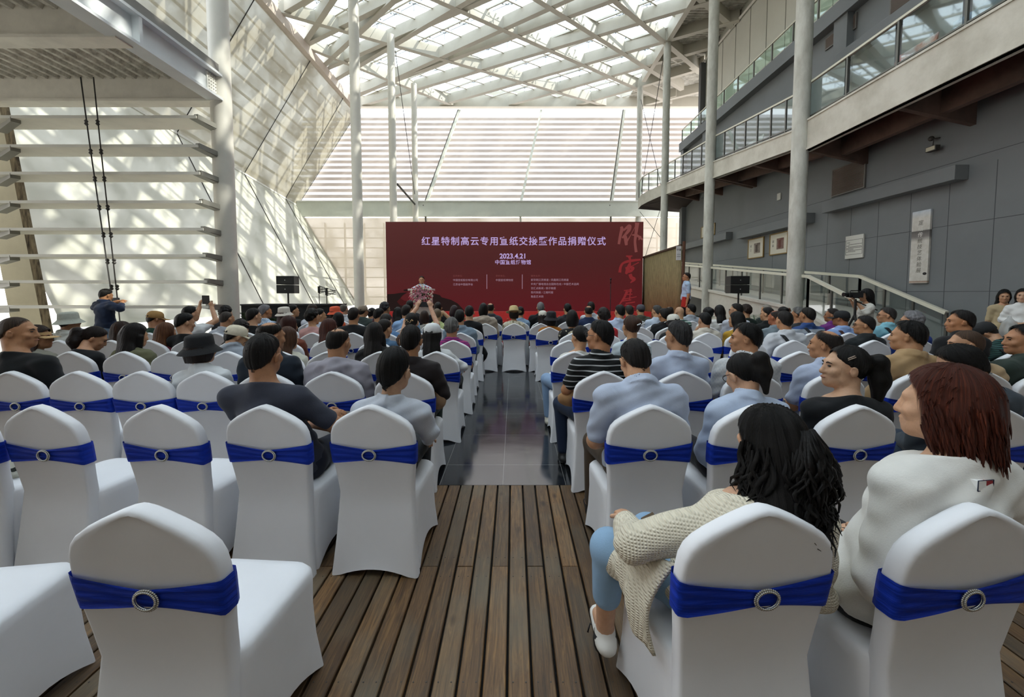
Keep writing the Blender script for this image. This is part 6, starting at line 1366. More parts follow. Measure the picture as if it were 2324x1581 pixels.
st('媒体支持：', 1203, 625.5, 5.2, DIM)
for i, t_ in enumerate(('新华网江苏频道 / 凤凰网江苏频道', '中央广播电视总台国际在线 / 中国艺术品网', '交汇点新闻 / 扬子晚报', '现代快报 / 江南时报', '雅昌艺术网')): st(t_, 1203, 634.8+9.5*i, 5.8, LAV2)
for x in (1102.5, 1183): a = spx(x, 622); b = spx(x, 655); mk('divider', [a, a+Vector((.02, 0, 0)), b+Vector((.02, 0, 0)), b], [(0, 3, 2, 1)], LAV2, scr)
def brush(strokes, mm):
    V = []; Fc = []
    for pts, ws in strokes:
        P_ = [Vector((1170+x*.13915, 500+y*.13915)) for x, y in pts]
        # smooth the stroke and give it a swelling width
        Q_ = []; W_ = []
        for i in range(len(P_)-1):
            for t in np.linspace(0, 1, 6)[:5 if i < len(P_)-2 else 6]:
                p0, p1, p2, p3 = P_[max(i-1, 0)], P_[i], P_[i+1], P_[min(i+2, len(P_)-1)]
                Q_.append(.5*((2*p1)+(p2-p0)*t+(2*p0-5*p1+4*p2-p3)*t*t+(3*p1-p0-3*p2+p3)*t**3)); W_.append((ws[min(i, len(ws)-1)]*(1-t)+ws[min(i+1, len(ws)-1)]*t)*.13915*.68)
        b = len(V)
        for k, (q_, w_) in enumerate(zip(Q_, W_)):
            d = (Q_[min(k+1, len(Q_)-1)]-Q_[max(k-1, 0)]).normalized(); n_ = Vector((-d.y, d.x))*w_
            for v in (q_-n_, q_+n_): V.append(spx(v.x, v.y))
        Fc += [(b+2*k, b+2*k+1, b+2*k+3, b+2*k+2) for k in range(len(Q_)-1)]
    mk('calligraphy', V, Fc, mm, scr)
brush([([(1700, 100), (1712, 145), (1690, 235), (1665, 385)], [30, 42, 34, 30]), ([(1735, 165), (1830, 88), (1832, 140), (1790, 205), (1748, 245)], [18, 40, 44, 34, 16]), ([(1720, 285), (1800, 190)], [24, 26]), ([(1765, 240), (1778, 310), (1788, 402)], [30, 46, 30]), ([(1800, 335), (1860, 232), (1930, 95)], [22, 7, 6]), ([(1958, 38), (1945, 180), (1928, 345), (1950, 515)], [52, 38, 30, 34]), ([(1876, 235), (1960, 245), (2052, 312)], [12, 30, 20]), ([(2010, 250), (1990, 320)], [40, 8])], RED2)
brush([([(1788, 580), (1890, 578)], [20, 14]), ([(1838, 585), (1856, 650), (1850, 720)], [40, 18, 26]), ([(1688, 845), (1700, 755), (1745, 690), (1860, 655), (2025, 635)], [36, 30, 26, 34, 22]), ([(1995, 680), (1890, 735), (1800, 770)], [12, 8, 22]), ([(1778, 775), (1905, 765), (1862, 822), (1780, 838)], [26, 30, 34, 22]), ([(1850, 700), (1820, 790), (1790, 870)], [30, 50, 26]), ([(1855, 870), (1880, 930), (1925, 955), (1862, 1015)], [40, 44, 40, 8])], RED3)
brush([([(1760, 1140), (1892, 1128)], [12, 10]), ([(1780, 1165), (1895, 1150)], [12, 10]), ([(1815, 1150), (1765, 1255), (1688, 1372)], [30, 26, 14]), ([(1765, 1205), (1900, 1200)], [14, 10]), ([(1770, 1280), (1972, 1240)], [14, 8]), ([(1735, 1312), (1882, 1292)], [16, 12]), ([(1790, 1352), (1945, 1328)], [16, 14]), ([(1775, 1380), (1860, 1390), (1945, 1412)], [12, 20, 10]), ([(1870, 1108), (1862, 1200), (1850, 1310)], [24, 14, 10])], RED3)
def poly(name, pts, m_, dy=0): mk(name, [spx(x, y)+Vector((0, dy, 0)) for x, y in pts], [tuple(range(len(pts)-1, -1, -1))], m_, scr)
poly('ink_mountain', [(876, 667), (893, 666), (905, 664), (923, 662.5), (917, 666), (911, 670), (906, 676), (915, 682), (940, 684), (960, 676), (968, 667), (985, 666), (996, 669), (1000, 674), (1022, 680), (1036, 688), (1046, 698), (1052, 705.5), (876, 705.5)], MTN, .002)
poly('ink_mountain', [(906, 676), (898, 684), (905, 692), (925, 697), (950, 690), (962, 680), (940, 684), (915, 682)], MT2)
poly('ink_cloud', [(913, 657.5), (918, 655.8), (923, 656.2), (925, 659.5), (919, 660.2), (914, 659.8)], MTN)
REDC = mat('red_carpet', 'c8403c', .9, var=.08, scale=3, bump=.1, bscale=300)
stg = empty('stage', (0, 12.9, 0)); tag(stg, 'low stage covered in red carpet below the screen', 'stage'); MB().box((-5.4, -1.9, 0), (6.4, 1.9, .5)).build('platform', REDC, stg, bevel=.01)
MB().box((sx0, 14.15-12.9, .5), (sx1+.55, 1.85, sz0)).build('screen_plinth', REDC, stg)
# speaker at the flower-covered lectern
def standing(px, topy, Y, zfloor, label, hatz=.016, **k):
    q = pt(px, topy, Y=Y); t = k.get('turn', 0); d = dict(label=label, loc=(q.x, Y-.125*math.cos(math.radians(t)), zfloor), hx=0, zt=q.z-zfloor-hatz, stand=True, lod=.012, hlod=.009, arms='down', size=(q.z-zfloor)/1.7); d.update(k)
    d['loc'] = (q.x-.125*math.sin(math.radians(t)), Y-.125*math.cos(math.radians(t)), zfloor); return person(d), q
standing(957, 626, 12.0, .5, 'person in white shirt speaking at the flower-covered lectern', turn=176, top=(shs, 'cdd6e4'), pants='1d2026', hair=('sh', K), lod=.013, arms=([(-.27, .16, 1.20), (-.15, .36, 1.16)], [(.27, .16, 1.20), (.15, .36, 1.16)]), skin='b98763')
q = pt(957, 655, Y=11.45); lec = empty('lectern', (q.x, 11.45, .5)); tag(lec, 'white lectern hidden behind a round bank of flowers', 'lectern'); hz = q.z-.5
MB().box((-.28, -.18, 0), (.28, .18, hz-.06)).build('body', mat('lectern_white', 'd9d6cf', .4), lec, bevel=.01); MB().box((-.34, -.24, hz-.06), (.34, .24, hz)).build('top', mat('lectern_white', 'd9d6cf', .4), lec, bevel=.01)
for s in (-.09, 0, .08):
    j = MB(); j.tube([(s, .02, hz), (s*1.1, .05, hz+.09), (s*1.2, .13, hz+.14)], .006, 6); j.sphere((s*1.2, .15, hz+.15), .018, 8, 6, (1, 1.6, 1)); j.build('microphone', BLACK, lec, True)
c0 = pt(957, 671, Y=11.12); fa = empty('flower_arrangement', c0); tag(fa, 'large round arrangement of pink lilies and roses on the lectern front', 'flowers')
GREENL = mat('leaf_green', '2f4a26', .5, var=.4, scale=12); rng_ = np.random.RandomState(3)
j = MB()
for k in range(120):
    u = rng_.randn(3); u /= np.linalg.norm(u); u[1] = -abs(u[1])*.8; p = Vector(u*np.array((.27, .16, .26))*rng_.uniform(.6, .95)); d = Vector(rng_.randn(3)).normalized()*.05; n_ = Vector(rng_.randn(3)).normalized()*.016
    j.add([p-d, p+n_, p+d, p-n_], [(0, 1, 2, 3)])
j.build('foliage', GREENL, fa)
j = MB(); j.sphere((0, .02, 0), .24, 14, 9, (1, .55, 1)); j.build('foam_base', GREENL, fa, True)
def rose(name, p, r, m_, par):
    j = MB(); p = Vector(p); j.sphere(p, r*.62, 8, 6)
    for a in range(5): j.sphere(p+Vector((math.cos(a*1.257)*r*.5, -.1*r, math.sin(a*1.257)*r*.5)), r*.55, 6, 4, (1, .7, 1))
    j.build(name, m_, par, True)
RC = [mat('rose_'+c, c, .6) for c in ('e6d9c4', 'd67a86', 'c9475a', 'efe6dc', 'b8596e', 'e8b2ae')]
for k in range(98):
    t = k*2.39996; r_ = .335*math.sqrt((k+.5)/98); x, z = r_*math.cos(t), r_*math.sin(t)*.92
    if abs(x) < .10 and -.05 < z < .15: continue
    rose('rose', (x, -.16*math.sqrt(max(0, 1-(r_/.345)**2))-.02, z), rng_.uniform(.022, .031), RC[rng_.randint(6)], fa)
LIL = mat('lily_pink', 'cf8797', .5, var=.25, scale=20)
for k in range(9):
    t = k*2.4; r_ = .035*math.sqrt(k*3.2); c = Vector((r_*math.cos(t), -.21, .05+r_*math.sin(t))); j = MB()
    for a in range(6):
        d = Vector((math.cos(a*1.047+k), -.45, math.sin(a*1.047+k))).normalized(); n_ = d.cross(Vector((0, 1, 0))).normalized()*.018; j.add([c, c+d*.04+n_, c+d*.085+Vector((0, .02, 0)), c+d*.04-n_], [(0, 1, 2, 3)])
    j.build('lily', LIL, fa)
# microphone stand
q = pt(1386, 633, Y=12.3); ms_ = empty('microphone_stand', (q.x, 12.3, .5)); tag(ms_, 'thin microphone stand in front of the right side of the screen', 'microphone stand'); h_ = q.z-.5
MB().lathe([(.13, 0), (.13, .015), (.02, .03), (.014, .05)], (0, 0, 0), 20).build('base', BLACK, ms_); j = MB(); j.tube([(0, 0, .03), (0, 0, h_-.12)], .012, 8); j.build('pole', mat('stand_steel', '55565a', .3, .7), ms_); j = MB(); j.tube([(0, 0, h_-.14), (0, 0, h_-.02)], .016, 8); j.sphere((0, 0, h_), .032, 10, 7); j.build('microphone', BLACK, ms_, True)
# plants
def plant(name, label, loc, h, n, spread, col, group, pot=True, flower=None, wid=.022):
    o = empty(name, loc); tag(o, label, 'plant', group); r = np.random.RandomState(int(abs(loc[0]*131+loc[1]*17))); j = MB()
    b0 = .22 if pot else .02
    for k in range(n):
        a = r.uniform(0, 6.28); ln = h*r.uniform(.65, 1.0); sp_ = spread*r.uniform(.35, 1); pts = []
        for t in np.linspace(0, 1, 6): pts.append(Vector((math.cos(a)*sp_*t**1.6, math.sin(a)*sp_*t**1.6, b0+(ln-b0)*(t-.22*t**4))))
        for i in range(5):
            w0, w1 = wid*math.sin(math.pi*(.12+.86*i/5)), wid*math.sin(math.pi*min(.985, .12+.86*(i+1)/5)); s_ = Vector((-math.sin(a), math.cos(a), 0))
            j.add([pts[i]-s_*w0, pts[i]+s_*w0, pts[i+1]+s_*w1, pts[i+1]-s_*w1], [(0, 1, 2, 3)])
        if name == 'palm':
            for i in range(1, 6):
                for f in (.0, .33, .66):
                    p_ = pts[i-1].lerp(pts[i], f); d = (pts[i]-pts[i-1]).normalized(); s_ = Vector((-math.sin(a), math.cos(a), 0))
                    for sg in (-1, 1): e = p_+(s_*sg*.8+d*.7+Vector((0, 0, -.25)))*h*.13; j.add([p_, p_+d*.02, e, p_-d*.012], [(0, 1, 2, 3)])
    j.build('leaves', mat('leaf_'+col, col, .45, var=.45, scale=9), o)
    if pot: MB().lathe([(.10, 0), (.13, .22), (.14, .24), (.12, .24)], (0, 0, 0), 16).build('pot', mat('pot_terracotta', '6a4033', .7), o)
    if flower:
        for k in range(6): a = k*1.05+loc[0]; rose('flower', (math.cos(a)*spread*.45, math.sin(a)*spread*.45, h*.78+.05*math.sin(k*2)), .035, mat('plant_flower', flower, .4), o)
    return o
pos = ['leftmost', 'second from left', 'third from left', 'fourth from left', 'fifth from left', 'sixth from left', 'seventh from left', 'eighth from left', 'ninth from left', 'tenth from left', 'rightmost']
for i, x in enumerate((1010, 1062, 1085, 1130, 1145, 1200, 1262, 1300, 1330, 1385, 1475)):
    y = 708 if i % 3 else 700; p_ = pt(x, y, Y=10.35); plant('potted_plant', 'small leafy potted plant along the stage front, %s of the row' % pos[i], (p_.x, 10.35, 0), p_.z, 26, .28, '3f5a2c', 'plants along the stage front', flower='c8503c' if i % 2 == 0 else None)
p_ = pt(560, 682, Y=9.9); plant('palm', 'tall green palm beside the thick column on the left', (p_.x, 9.9, 0), p_.z, 22, .55, '35522c', 'palms beside the audience')
p_ = pt(625, 700, Y=10.4); plant('palm', 'green palm in front of the black skirting, behind the check shirt', (p_.x, 10.4, 0), p_.z, 16, .5, '35522c', 'palms beside the audience')
p_ = pt(1718, 683, Y=9.9); plant('palm', 'bushy green palm right of the right-hand loudspeaker', (p_.x, 9.9, 0), p_.z, 24, .6, '2f4c28', 'palms beside the audience')
p_ = pt(1584, 692, Y=10.6); plant('palm', 'green palm left of the right-hand loudspeaker, by the ramp', (p_.x, 10.6, 0), p_.z, 18, .5, '2f4c28', 'palms beside the audience')
# loudspeakers on poles
def line_array(px, side):
    Y = 12.6 if side == 'left' else 12.3; a, b = pt(px-21, 626, Y=Y), pt(px+21, 666, Y=Y); w, h = b.x-a.x, (a.z-b.z)/2; fl = 0.0
    s_ = empty('speaker_stand', (a.x+w/2+.02, Y+.12, fl)); tag(s_, 'black pole stand under the %s-hand pair of loudspeakers' % side, 'stand'); z0 = b.z
    j = MB(); j.tube([(0, 0, .03), (0, 0, z0+.02)], .025, 8); j.build('pole', BLACK, s_); MB().box((-.3, -.3, 0), (.3, .3, .03)).build('base', BLACK, s_)
    for k, nm in ((1, 'upper'), (0, 'lower')):
        o = empty('loudspeaker', (a.x+w/2, Y, z0+.003+k*(h+.004))); tag(o, '%s black loudspeaker cabinet of the %s-hand pair' % (nm, side), 'loudspeaker', 'loudspeaker cabinets')
        j = MB(); j.prism([(-w/2, 0, .004), (w/2, 0, .004), (w/2-.06, .42, .004), (-w/2+.06, .42, .004)], (0, 0, h-.008)); j.build('cabinet', mat('speaker_black', '121314', .6, bump=.2, bscale=90), o, bevel=.012)
        MB().box((-w/2+.04, -.012, .03), (w/2-.04, 0, h-.03)).build('grille', mat('speaker_grille', '0b0b0c', .7, bump=.4, bscale=300), o); MB().box((-.012, -.016, h*.5-.012), (.012, -.012, h*.5+.012)).build('badge', mat('badge_silver', 'c9c9c9', .3, .5), o)
line_array(647, 'left'); line_array(1680, 'right')
a, b = pt(547, 690, Y=11.6), pt(762, 688, Y=11.6); o = empty('stage_wing', ((a.x+b.x)/2, 12.0, 0)); tag(o, 'long black-draped platform behind the left rows, below the left-hand loudspeakers', 'platform'); w = b.x-a.x
MB().box((-w/2, -.4, 0), (w/2, .3, a.z-.04)).build('skirting', mat('black_drape', '14161a', .9, var=.4, scale=2, stretch=(6, 6, .4)), o); MB().box((-w/2-.02, -.42, a.z-.04), (w/2+.02, .32, a.z)).build('top', mat('drape_top', '1e2024', .8), o)
for x, y, lab in ((724, 657, 'left'), (741, 662, 'right')):
    q = pt(x, y, Y=11.9); o = empty('antenna', (q.x, 11.9, a.z)); tag(o, '%s of two black paddle antennas on thin stands beside the column' % lab, 'antenna', 'paddle antennas'); h_ = q.z-a.z
    j = MB(); j.tube([(0, 0, 0), (0, 0, h_)], .012, 6); j.build('stand', DARKM, o); j = MB()
    for s in (-1, 1): j.bar((0, 0, h_+s*.02-.02), (.27, 0, h_+s*.06-.02), .012, .02); j.bar((0, 0, h_+s*.12), (.27, 0, h_+s*.02), .012, .015)
    for k in range(6): j.bar((.02+.045*k, 0, h_-.12+.018*k), (.02+.045*k, 0, h_+.12-.018*k), .012, .012)
    j.box((-.03, -.02, h_-.1), (.03, .02, h_+.1)); j.build('paddle', BLACK, o)
# bamboo screen with notice
p0, p1 = Vector((sx1+.05, 14.62, 0)), pt(1546, 600, Y=12.9); p1.z = 0; zt0, zt1 = pt(1457, 584, Y=14.62).z, pt(1546, 556, Y=12.9).z
bs = empty('bamboo_screen', (p0.x, p0.y, 0)); tag(bs, 'large woven bamboo sheet hanging right of the red screen', 'screen'); d = p1-p0; V = []; Fc = []
for i in range(13):
    t = i/12; wob = .05*math.sin(i*1.7)
    for k in range(3): f = k/2; V.append(d*t+Vector((wob*(1-f), .05*math.cos(i*2.1)*(1-f), .30+(zt0+(zt1-zt0)*t-.30)*f)))
Fc = [(3*i+k, 3*i+3+k, 3*i+4+k, 3*i+1+k) for i in range(12) for k in range(2)]; BAM = mat('bamboo_weave', '9a8b62', .8, var=.35, scale=5, stretch=(14, 14, .7), dirt='6d6344', bump=.6, bscale=14)
so = mk('sheet', V, Fc, BAM, bs, True); so.modifiers.new('thickness', 'SOLIDIFY').thickness = .02
MB().bar((0, 0, zt0), d+Vector((0, 0, zt1)), .06, .06).build('top_rail', mat('rail_brown', '4a3a2a', .7), bs); j = MB(); j.tube([d+Vector((.05, 0, 0)), d+Vector((.08, 0, zt1+.12))], .05, 8); j.build('post', mat('post_brown', '5a3a26', .7), bs)
qa, qb = pt(1528, 560, Y=13.1), pt(1545, 590, Y=12.85); o = empty('notice', ((qa.x+qb.x)/2, 12.84, qb.z)); tag(o, 'small white notice at the top corner of the bamboo sheet', 'sign'); w, h_ = qb.x-qa.x, qa.z-qb.z
MB().box((-w/2, 0, 0), (w/2, .02, h_)).build('board', mat('paper_white', 'd5d6d6', .7), o); INK = mat('ink_black', '2a2826', .8)
text('lettering', '守展', .075, Vector((0, -.004, h_*.72)), FACE_CAM, INK, o, 'CENTER', 1.2); 
j = MB()
for k in range(2): j.box((-w*.4, -.003, h_*(.40-.14*k)), (w*.4, 0, h_*(.42-.14*k)))
j.build('small_print', INK, o)
# pictures, notice and banner on the grey wall
def framed(label, x0, y0, x1, y1, col, tint, chars):
    a, b = pt(x0, y1, X=XW-.05), pt(x1, y0, X=XW-.05); w, h = abs(a.y-b.y), b.z-a.z; o = empty('framed_picture', (XW, (a.y+b.y)/2, a.z)); tag(o, label, 'picture', 'framed pictures on the grey wall')
    j = MB(); t = .035
    j.box((-.05, -w/2, 0), (-.005, w/2, t)); j.box((-.05, -w/2, h-t), (-.005, w/2, h)); j.box((-.05, -w/2, t), (-.005, -w/2+t, h-t)); j.box((-.05, w/2-t, t), (-.005, w/2, h-t)); j.build('frame', mat('frame_gold', '8e7440', .45, .3), o)
    MB().box((-.03, -w/2+t, t), (-.005, w/2-t, h-t)).build('mount', mat('mount_cream', 'd2cdbd', .8), o)
    MB().box((-.036, -w*.28, h*.24), (-.03, w*.10, h*.74)).build('print', mat('print_'+col, col, .7, var=.6, scale=2.2, dirt=tint), o)
    j = MB(); j.box((-.040, -w*.13, h*.30), (-.036, w*.0, h*.66)); j.build('print_detail', mat('printd_'+tint, tint, .8, var=.3), o)
    for k, ch_ in enumerate(chars): text('lettering', ch_, h*.13, Vector((-.037, w*.30, h*(.62-.2*k))), FACE_LEFT, INK, o)
    for s in (-.25, .25): j = MB(); j.tube([(-.02, w*s, h), (-.012, w*s, h+.3)], .004, 4); j.build('hanging_wire', DARKM, o)
framed('gold framed picture with a pale grey print, left of the pair', 1696, 536, 1733, 588, 'a89c90', '5c5149', '成之')
framed('gold framed picture with a reddish brown print, beside the thick column', 1745, 523, 1788, 580, '8a7a70', '6b3f36', '深印')
framed('gold framed picture mostly hidden behind the mottled column', 1590, 505, 1622, 541, 'a89c90', '6a5a4c', '山水')
a, b = pt(1917, 588, X=XW-.05), pt(1960, 530, X=XW-.05); w, h_ = abs(a.y-b.y), b.z-a.z; o = empty('notice_board', (XW, (a.y+b.y)/2, a.z)); tag(o, 'white printed notice board on the grey wall left of the banner', 'sign')
MB().box((-.05, -w/2, 0), (-.005, w/2, h_)).build('board', mat('board_white', 'd3d2ca', .6), o, bevel=.006)
j = MB()
for za in (.17, .80): j.box((-.054, -w*.46, h_*za), (-.05, w*.46, h_*(za+.012)))
for k in (-1, 1): j.box((-.054, k*w*.46-.004, h_*.17), (-.05, k*w*.46+.004, h_*.81))
j.build('ruled_border', INK, o); text('heading', '前言', h_*.075, Vector((-.055, w*.38, h_*.69)), FACE_LEFT, INK, o, 'LEFT')
j = MB()
for k, (l, r_) in enumerate(((.30, -.42), (.42, .30), (.32, -.42), (.42, -.42), (.42, .02), (.32, -.42), (.42, -.10))):
    zz_ = h_*(.60-.052*k); y = w*l
    while y > w*r_: j.box((-.052, y-.028, zz_), (-.05, y, zz_+.016)); y -= .036
j.build('small_print', mat('print_grey', '5a5852', .8), o)
a, b = pt(2061, 643, X=XW-.06), pt(2115, 459, X=XW-.06); w, h_ = abs(a.y-b.y)*.93, b.z-a.z-.15; o = empty('banner', (XW, (a.y+b.y)/2, a.z)); tag(o, 'tall white hanging banner with ink mountain and vertical calligraphy', 'banner')
m, nt, out = nodes_mat('banner_print'); N_, L_ = nt.nodes, nt.links; pb = N_.new('ShaderNodeBsdfPrincipled'); L_.new(pb.outputs[0], out.inputs[0]); pb.inputs['Roughness'].default_value = .4
tc = N_.new('ShaderNodeTexCoord'); nz = N_.new('ShaderNodeTexNoise'); nz.inputs['Scale'].default_value = 9; nz.inputs['Detail'].default_value = 8; L_.new(tc.outputs['Object'], nz.inputs['Vector']); sp = N_.new('ShaderNodeSeparateXYZ'); L_.new(tc.outputs['Object'], sp.inputs[0])
mr = N_.new('ShaderNodeMapRange'); L_.new(sp.outputs['Z'], mr.inputs[0]); mr.inputs[2].default_value = h_; cr = N_.new('ShaderNodeValToRGB'); L_.new(mr.outputs[0], cr.inputs[0]); e_ = cr.color_ramp.elements; e_[0].color = (*lin('cfccc4'), 1); e_[1].color = (*lin('b9c4cf'), 1)
for p__, c__ in ((.02, '9a7a66'), (.04, 'c9c6be'), (.58, 'c9c6be'), (.64, '7d7a78'), (.72, '5c5957'), (.735, 'c6c4bd'), (.9, 'cfcdc6')): x_ = e_.new(p__); x_.color = (*lin(c__), 1)
mx = N_.new('ShaderNodeMix'); mx.data_type = 'RGBA'; mx.blend_type = 'OVERLAY'; mx.inputs[0].default_value = .35; L_.new(cr.outputs[0], mx.inputs[6]); L_.new(nz.outputs['Fac'], mx.inputs[7]); L_.new(mx.outputs[2], pb.inputs['Base Color'])
MB().box((-.06, -w/2, 0), (-.005, w/2, h_)).build('panel', m, o, bevel=.006)
for k, ch_ in enumerate('宣纸传统技艺体验展'): text('calligraphy', ch_, h_*.070, Vector((-.064, 0, h_*(.83-.082*k))), FACE_LEFT, mat('ink_white', 'e6e4de', .7) if k in (1, 2) else mat('ink_grey', '77746c', .8), o, shear=.15)
j = MB(); j.sphere((-.065, -w*.36, h_*.13), .05, 10, 6, (.15, 1, .7)); j.build('ink_seal', INK, o, True)
# posters behind the balcony glass
for lab, px, col, tn, h_ in (('reddish poster board standing behind the nearest balcony glass', 2075, 'a55a48', 'c9d2da', 1.0), ('pale landscape poster board standing behind the balcony glass', 1960, 'b9bdb8', '6a706e', .85), ('dark poster board behind the top right balcony glass', 2215, '2e3b46', '7d98ad', 1.0), ('small pale poster board behind the middle balcony glass', 1720, 'bcc0bc', '77807d', .75)):
    y = pt(px, 100, X=XW-.6).y; zf_ = zA_t if y < yC1 else q1.z+(q3.z-q1.z)*(y-yC1)/(yC2-yC1)
    o = empty('poster_board', (XW-.5, y, zf_)); tag(o, lab, 'poster', None); j = MB(); j.prism([(-.25, -.5, 0), (-.25, .5, 0), (-.05, .5, h_), (-.05, -.5, h_)], (.03, 0, 0)); j.build('panel', mat('poster_'+col, col, .5, var=.7, scale=2.5, dirt=tn), o)
    j = MB(); j.prism([(-.262, -.45, .06), (-.262, .45, .06), (-.25, .45, .12), (-.25, -.45, .12)], (.01, 0, 0)); j.build('white_strip', mat('paper_white', 'd5d6d6', .7), o)
# ---- people on their feet
standing(1558, 618, 12.2, .5, 'person in light blue shirt standing by the bamboo sheet with a red folder', turn=-80, top=(shs, 'a9c0da'), pants='17181b', hair=('sh', '231d1a'), glasses=True, skin='b98763', wrinkle=.003, arms=('down', 'down'))
q = pt(1551, 683, Y=12.2); o = MB(); o.prism([(q.x-.14, 12.02, q.z-.16), (q.x+.03, 12.0, q.z-.20), (q.x+.07, 12.02, q.z+.12), (q.x-.10, 12.04, q.z+.14)], (0, .02, 0)); tag(o.build('folder', mat('folder_red', 'c8342e', .5)), 'bright red folder held by the standing person in light blue', 'folder')
pw, q = standing(1966, 655, 7.9, 0, 'person in white lace blouse filming with a video camera', turn=-78, sex='f', top=(bl_, 'd2d0c8', ('floral', 'bdbab0', 40)), pants='23262e', hair=('lg', K), hlen=.38, lod=.010, hlod=.008, sleeve=1.2, arms=([(-.17, .20, 1.20), (-.06, .34, 1.44)], [(.15, .16, 1.18), (.10, .30, 1.40)]), skin='c19474')
q = pt(1942, 669, Y=7.85); o = empty('video_camera', q); o.scale = (.72, .72, .72); tag(o, 'black video camera on the tripod, filming towards the stage', 'camera'); CAMK = mat('camera_black', '111214', .45)
MB().box((-.22, -.07, -.07), (.16, .07, .07)).build('body', CAMK, o, bevel=.015); j = MB(); j.tube([(-.22, 0, .01), (-.34, 0, .01)], [.05, .058], 14); j.build('lens', CAMK, o); j = MB(); j.tube([(-.16, 0, .07), (-.14, 0, .12), (.08, 0, .12), (.10, 0, .07)], .014, 6); j.build('top_handle', CAMK, o); MB().box((.10, -.035, .05), (.22, .035, .11)).build('viewfinder', CAMK, o, bevel=.01); MB().box((-.20, -.16, -.09), (-.06, -.15, .0)).build('side_screen', CAMK, o)
t_ = empty('tripod', (q.x, q.y, 0)); tag(t_, 'black tripod carrying the video camera', 'tripod'); j = MB(); j.tube([(0, 0, q.z-.5), (0, 0, q.z-.08)], .022, 8); j.build('column', CAMK, t_)
for k in range(3): a_ = k*2.09+.4; j = MB(); j.tube([(0, 0, q.z-.4), (math.cos(a_)*.45, math.sin(a_)*.45, .01)], [.022, .014], 7); j.build('leg', CAMK, t_)
j = MB(); j.tube([(0, 0, q.z-.12), (.35, -.1, q.z-.3)], .012, 6); j.build('pan_handle', CAMK, t_)
standing(2280, 657, 7.7, 0, 'person in beige T-shirt standing against the wall with folded arms', turn=-150, yaw=14, sex='f', top=(tee, 'b8a684'), pants='2c3848', hair=('mid', K), hlen=.20, lod=.010, hlod=.008, arms=('fold', 'down'), skin='c19474', pitch=8)
standing(2322, 655, 7.2, 0, 'person in white blouse holding a plastic bag at right edge', turn=-125, sex='f', top=(sh_, 'dcdcda'), pants='cfc9b8', hair=('mid', K), hlen=.22, lod=.010, hlod=.008, arms=([(-.22, .12, 1.10), (-.06, .30, 1.06)], [(.22, .12, 1.10), (.06, .30, 1.06)]), skin='c9a084')
q = pt(2290, 745, Y=7.0); j = MB(); j.lathe([(.02, .22), (.03, .18), (.09, .10), (.12, -.05), (.11, -.16), (.05, -.20)], q, 14); tag(j.build('plastic_bag', glass_mat('clear_plastic', (.85, .86, .86), .6, film=.45), None, True), 'crumpled clear plastic bag held by the person in white', 'bag')
standing(236, 655, LY-.42, 0, 'person in navy shirt and jeans leaning on the louver board', turn=14, top=(sh_, '1d2a44'), pants='6f86a6', hair=('sh', K), wide=1.15, girth=1.1, pitch=16, lod=.010, hlod=.009, arms=([(-.33, .16, 1.30), (-.02, .36, 1.42)], [(.36, .15, 1.28), (.10, .35, 1.40)]), skin='b5845f')
q = pt(265, 683, Y=LY-.05); tag(MB().box((q.x-.07, q.y-.02, q.z-.01), (q.x+.07, q.y, q.z+.07)).build('camera', CAMK, bevel=.01), 'small dark camera held by the person in navy', 'camera')
# ---- hand-held and hung things
def slab(name, label, cat, x, y, Y, w, h, t, m_, tilt=0, yawd=0):
    q = pt(x, y, Y=Y); j = MB(); j.box((-w/2, -t/2, -h/2), (w/2, t/2, h/2)); o = j.build(name, m_, bevel=min(w, h, t)*.25); o.location = q; o.rotation_euler = (math.radians(tilt), 0, math.radians(yawd)); return tag(o, label, cat)
PHB = mat('phone_black', '0d0e10', .2)
o = slab('phone', 'smartphone raised towards the podium by two hands', 'phone', 962, 690.5, ROWY['D']+.44, .155, .075, .010, PHB); MB().box((-.07, -.0065, -.031), (.07, -.005, .031)).build('phone_screen', emis_mat('phone_lit', '26282c', .15, .2), o)
slab('phone', 'dark folded phone case held high near the louver boards', 'phone', 467, 680, ROWY['E']+.42, .12, .145, .014, mat('phone_case', '1a1518', .5))
slab('phone', 'phone in the hand of the person in knit cardigan', 'phone', 1498, 1204, ROWY['0']+.38, .075, .15, .009, mat('phone_gold', '6a5a48', .3), -62, 35)
def blob(name, label, cat, x, y, Y, rs, m_, n=9, squash=(1, 1, 1), seed=1):
    q = pt(x, y, Y=Y); r_ = np.random.RandomState(seed); f = Fld(q-Vector((rs*1.7,)*3), q+Vector((rs*1.7,)*3), rs/13)
    f.ell(q, np.array(squash)*rs, None, .0)
    for k in range(n): u = r_.randn(3); u /= np.linalg.norm(u); f.ell(np.array(q)+u*rs*.6*np.array(squash), np.array(squash)*rs*r_.uniform(.35, .55), None, rs*.15)
    V, Q = f.mesh(); nv = vnormals(V, Q); V = V+nv*(rs*.05*np.sin(V[:, 0]*60+V[:, 2]*45)*np.sin(V[:, 1]*50+2))[:, None]; o = npmesh(name, V, Q, m_, None); return tag(o, label, cat)
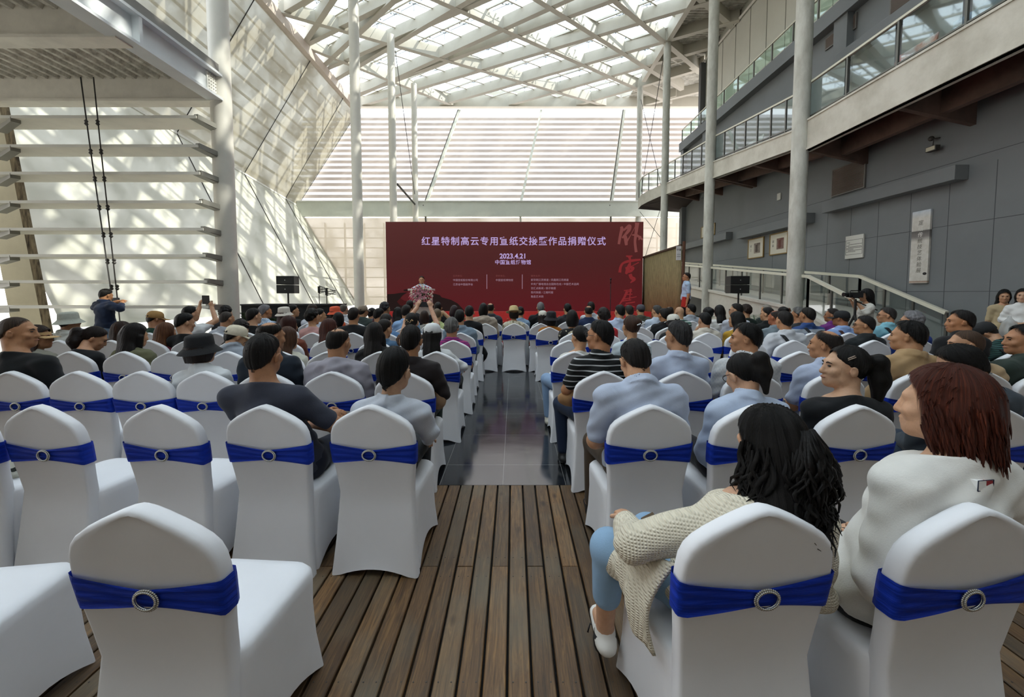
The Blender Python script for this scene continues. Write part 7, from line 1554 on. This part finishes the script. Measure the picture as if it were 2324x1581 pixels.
o = blob('handbag', 'gathered tan satin bag on the lap beside striped polo', 'bag', 1292, 903, ROWY['B']+.12, .085, cloth_mat('a9825a'), squash=(1.1, .8, .8), seed=4)
blob('cloth_bag', 'folded tan cloth bag hanging beside the brown shirt', 'bag', 997, 903, ROWY['B']+.12, .075, cloth_mat('a08468'), squash=(.8, .9, 1.25), seed=2)
blob('shoulder_bag', 'black shoulder bag hanging at the aisle, left side', 'bag', 1092, 803, ROWY['F']+.2, .13, cloth_mat('17181a'), squash=(.9, .6, 1.1), seed=5)
blob('tote_bag', 'cream tote bag on the seat at left edge', 'bag', 38, 1050, ROWY['A']+.18, .12, cloth_mat('cfcdbd', ('floral', '3a3c38', 12)), squash=(.8, .7, .9), seed=6)
blob('cloth_bag', 'white cloth bundle hung on chair below white cap', 'bag', 1028, 915, ROWY['C']+.1, .085, cloth_mat('d0cdc4'), squash=(.6, .8, 1.5), seed=7)
blob('backpack', 'dark padded bag on the seat beside charcoal T-shirt', 'bag', 715, 1040, ROWY['A']+.26, .13, cloth_mat('15171d'), squash=(.7, .7, 1.0), seed=8)
q = pt(2288, 1068, Y=ROWY['A']+.36); o = empty('water_bottle', q); tag(o, 'clear plastic water bottle held at the right edge', 'bottle'); o.rotation_euler = (.1, .5, 0)
MB().lathe([(.030, -.10), (.033, -.09), (.033, .02), (.030, .03), (.033, .04), (.028, .08), (.014, .105), (.014, .12)], (0, 0, 0), 16).build('bottle', glass_mat('bottle_plastic', (.82, .86, .88), 2.2), o, True); MB().lathe([(.016, .115), (.016, .135)], (0, 0, 0), 12).build('cap', mat('cap_white', 'e6e6e6', .4), o); MB().lathe([(.0335, -.03), (.0335, .015)], (0, 0, 0), 16).build('label', mat('label_white', 'c9ccd0', .5, var=.5, scale=40), o)
q = pt(243, 912, z=.49); tag(MB().box((q.x-.09, q.y-.1, .472), (q.x+.12, q.y+.12, .476)).build('paper_sheet', mat('paper_white2', 'dfe2e6', .7)), 'white paper sheet lying on an empty seat at left', 'paper')
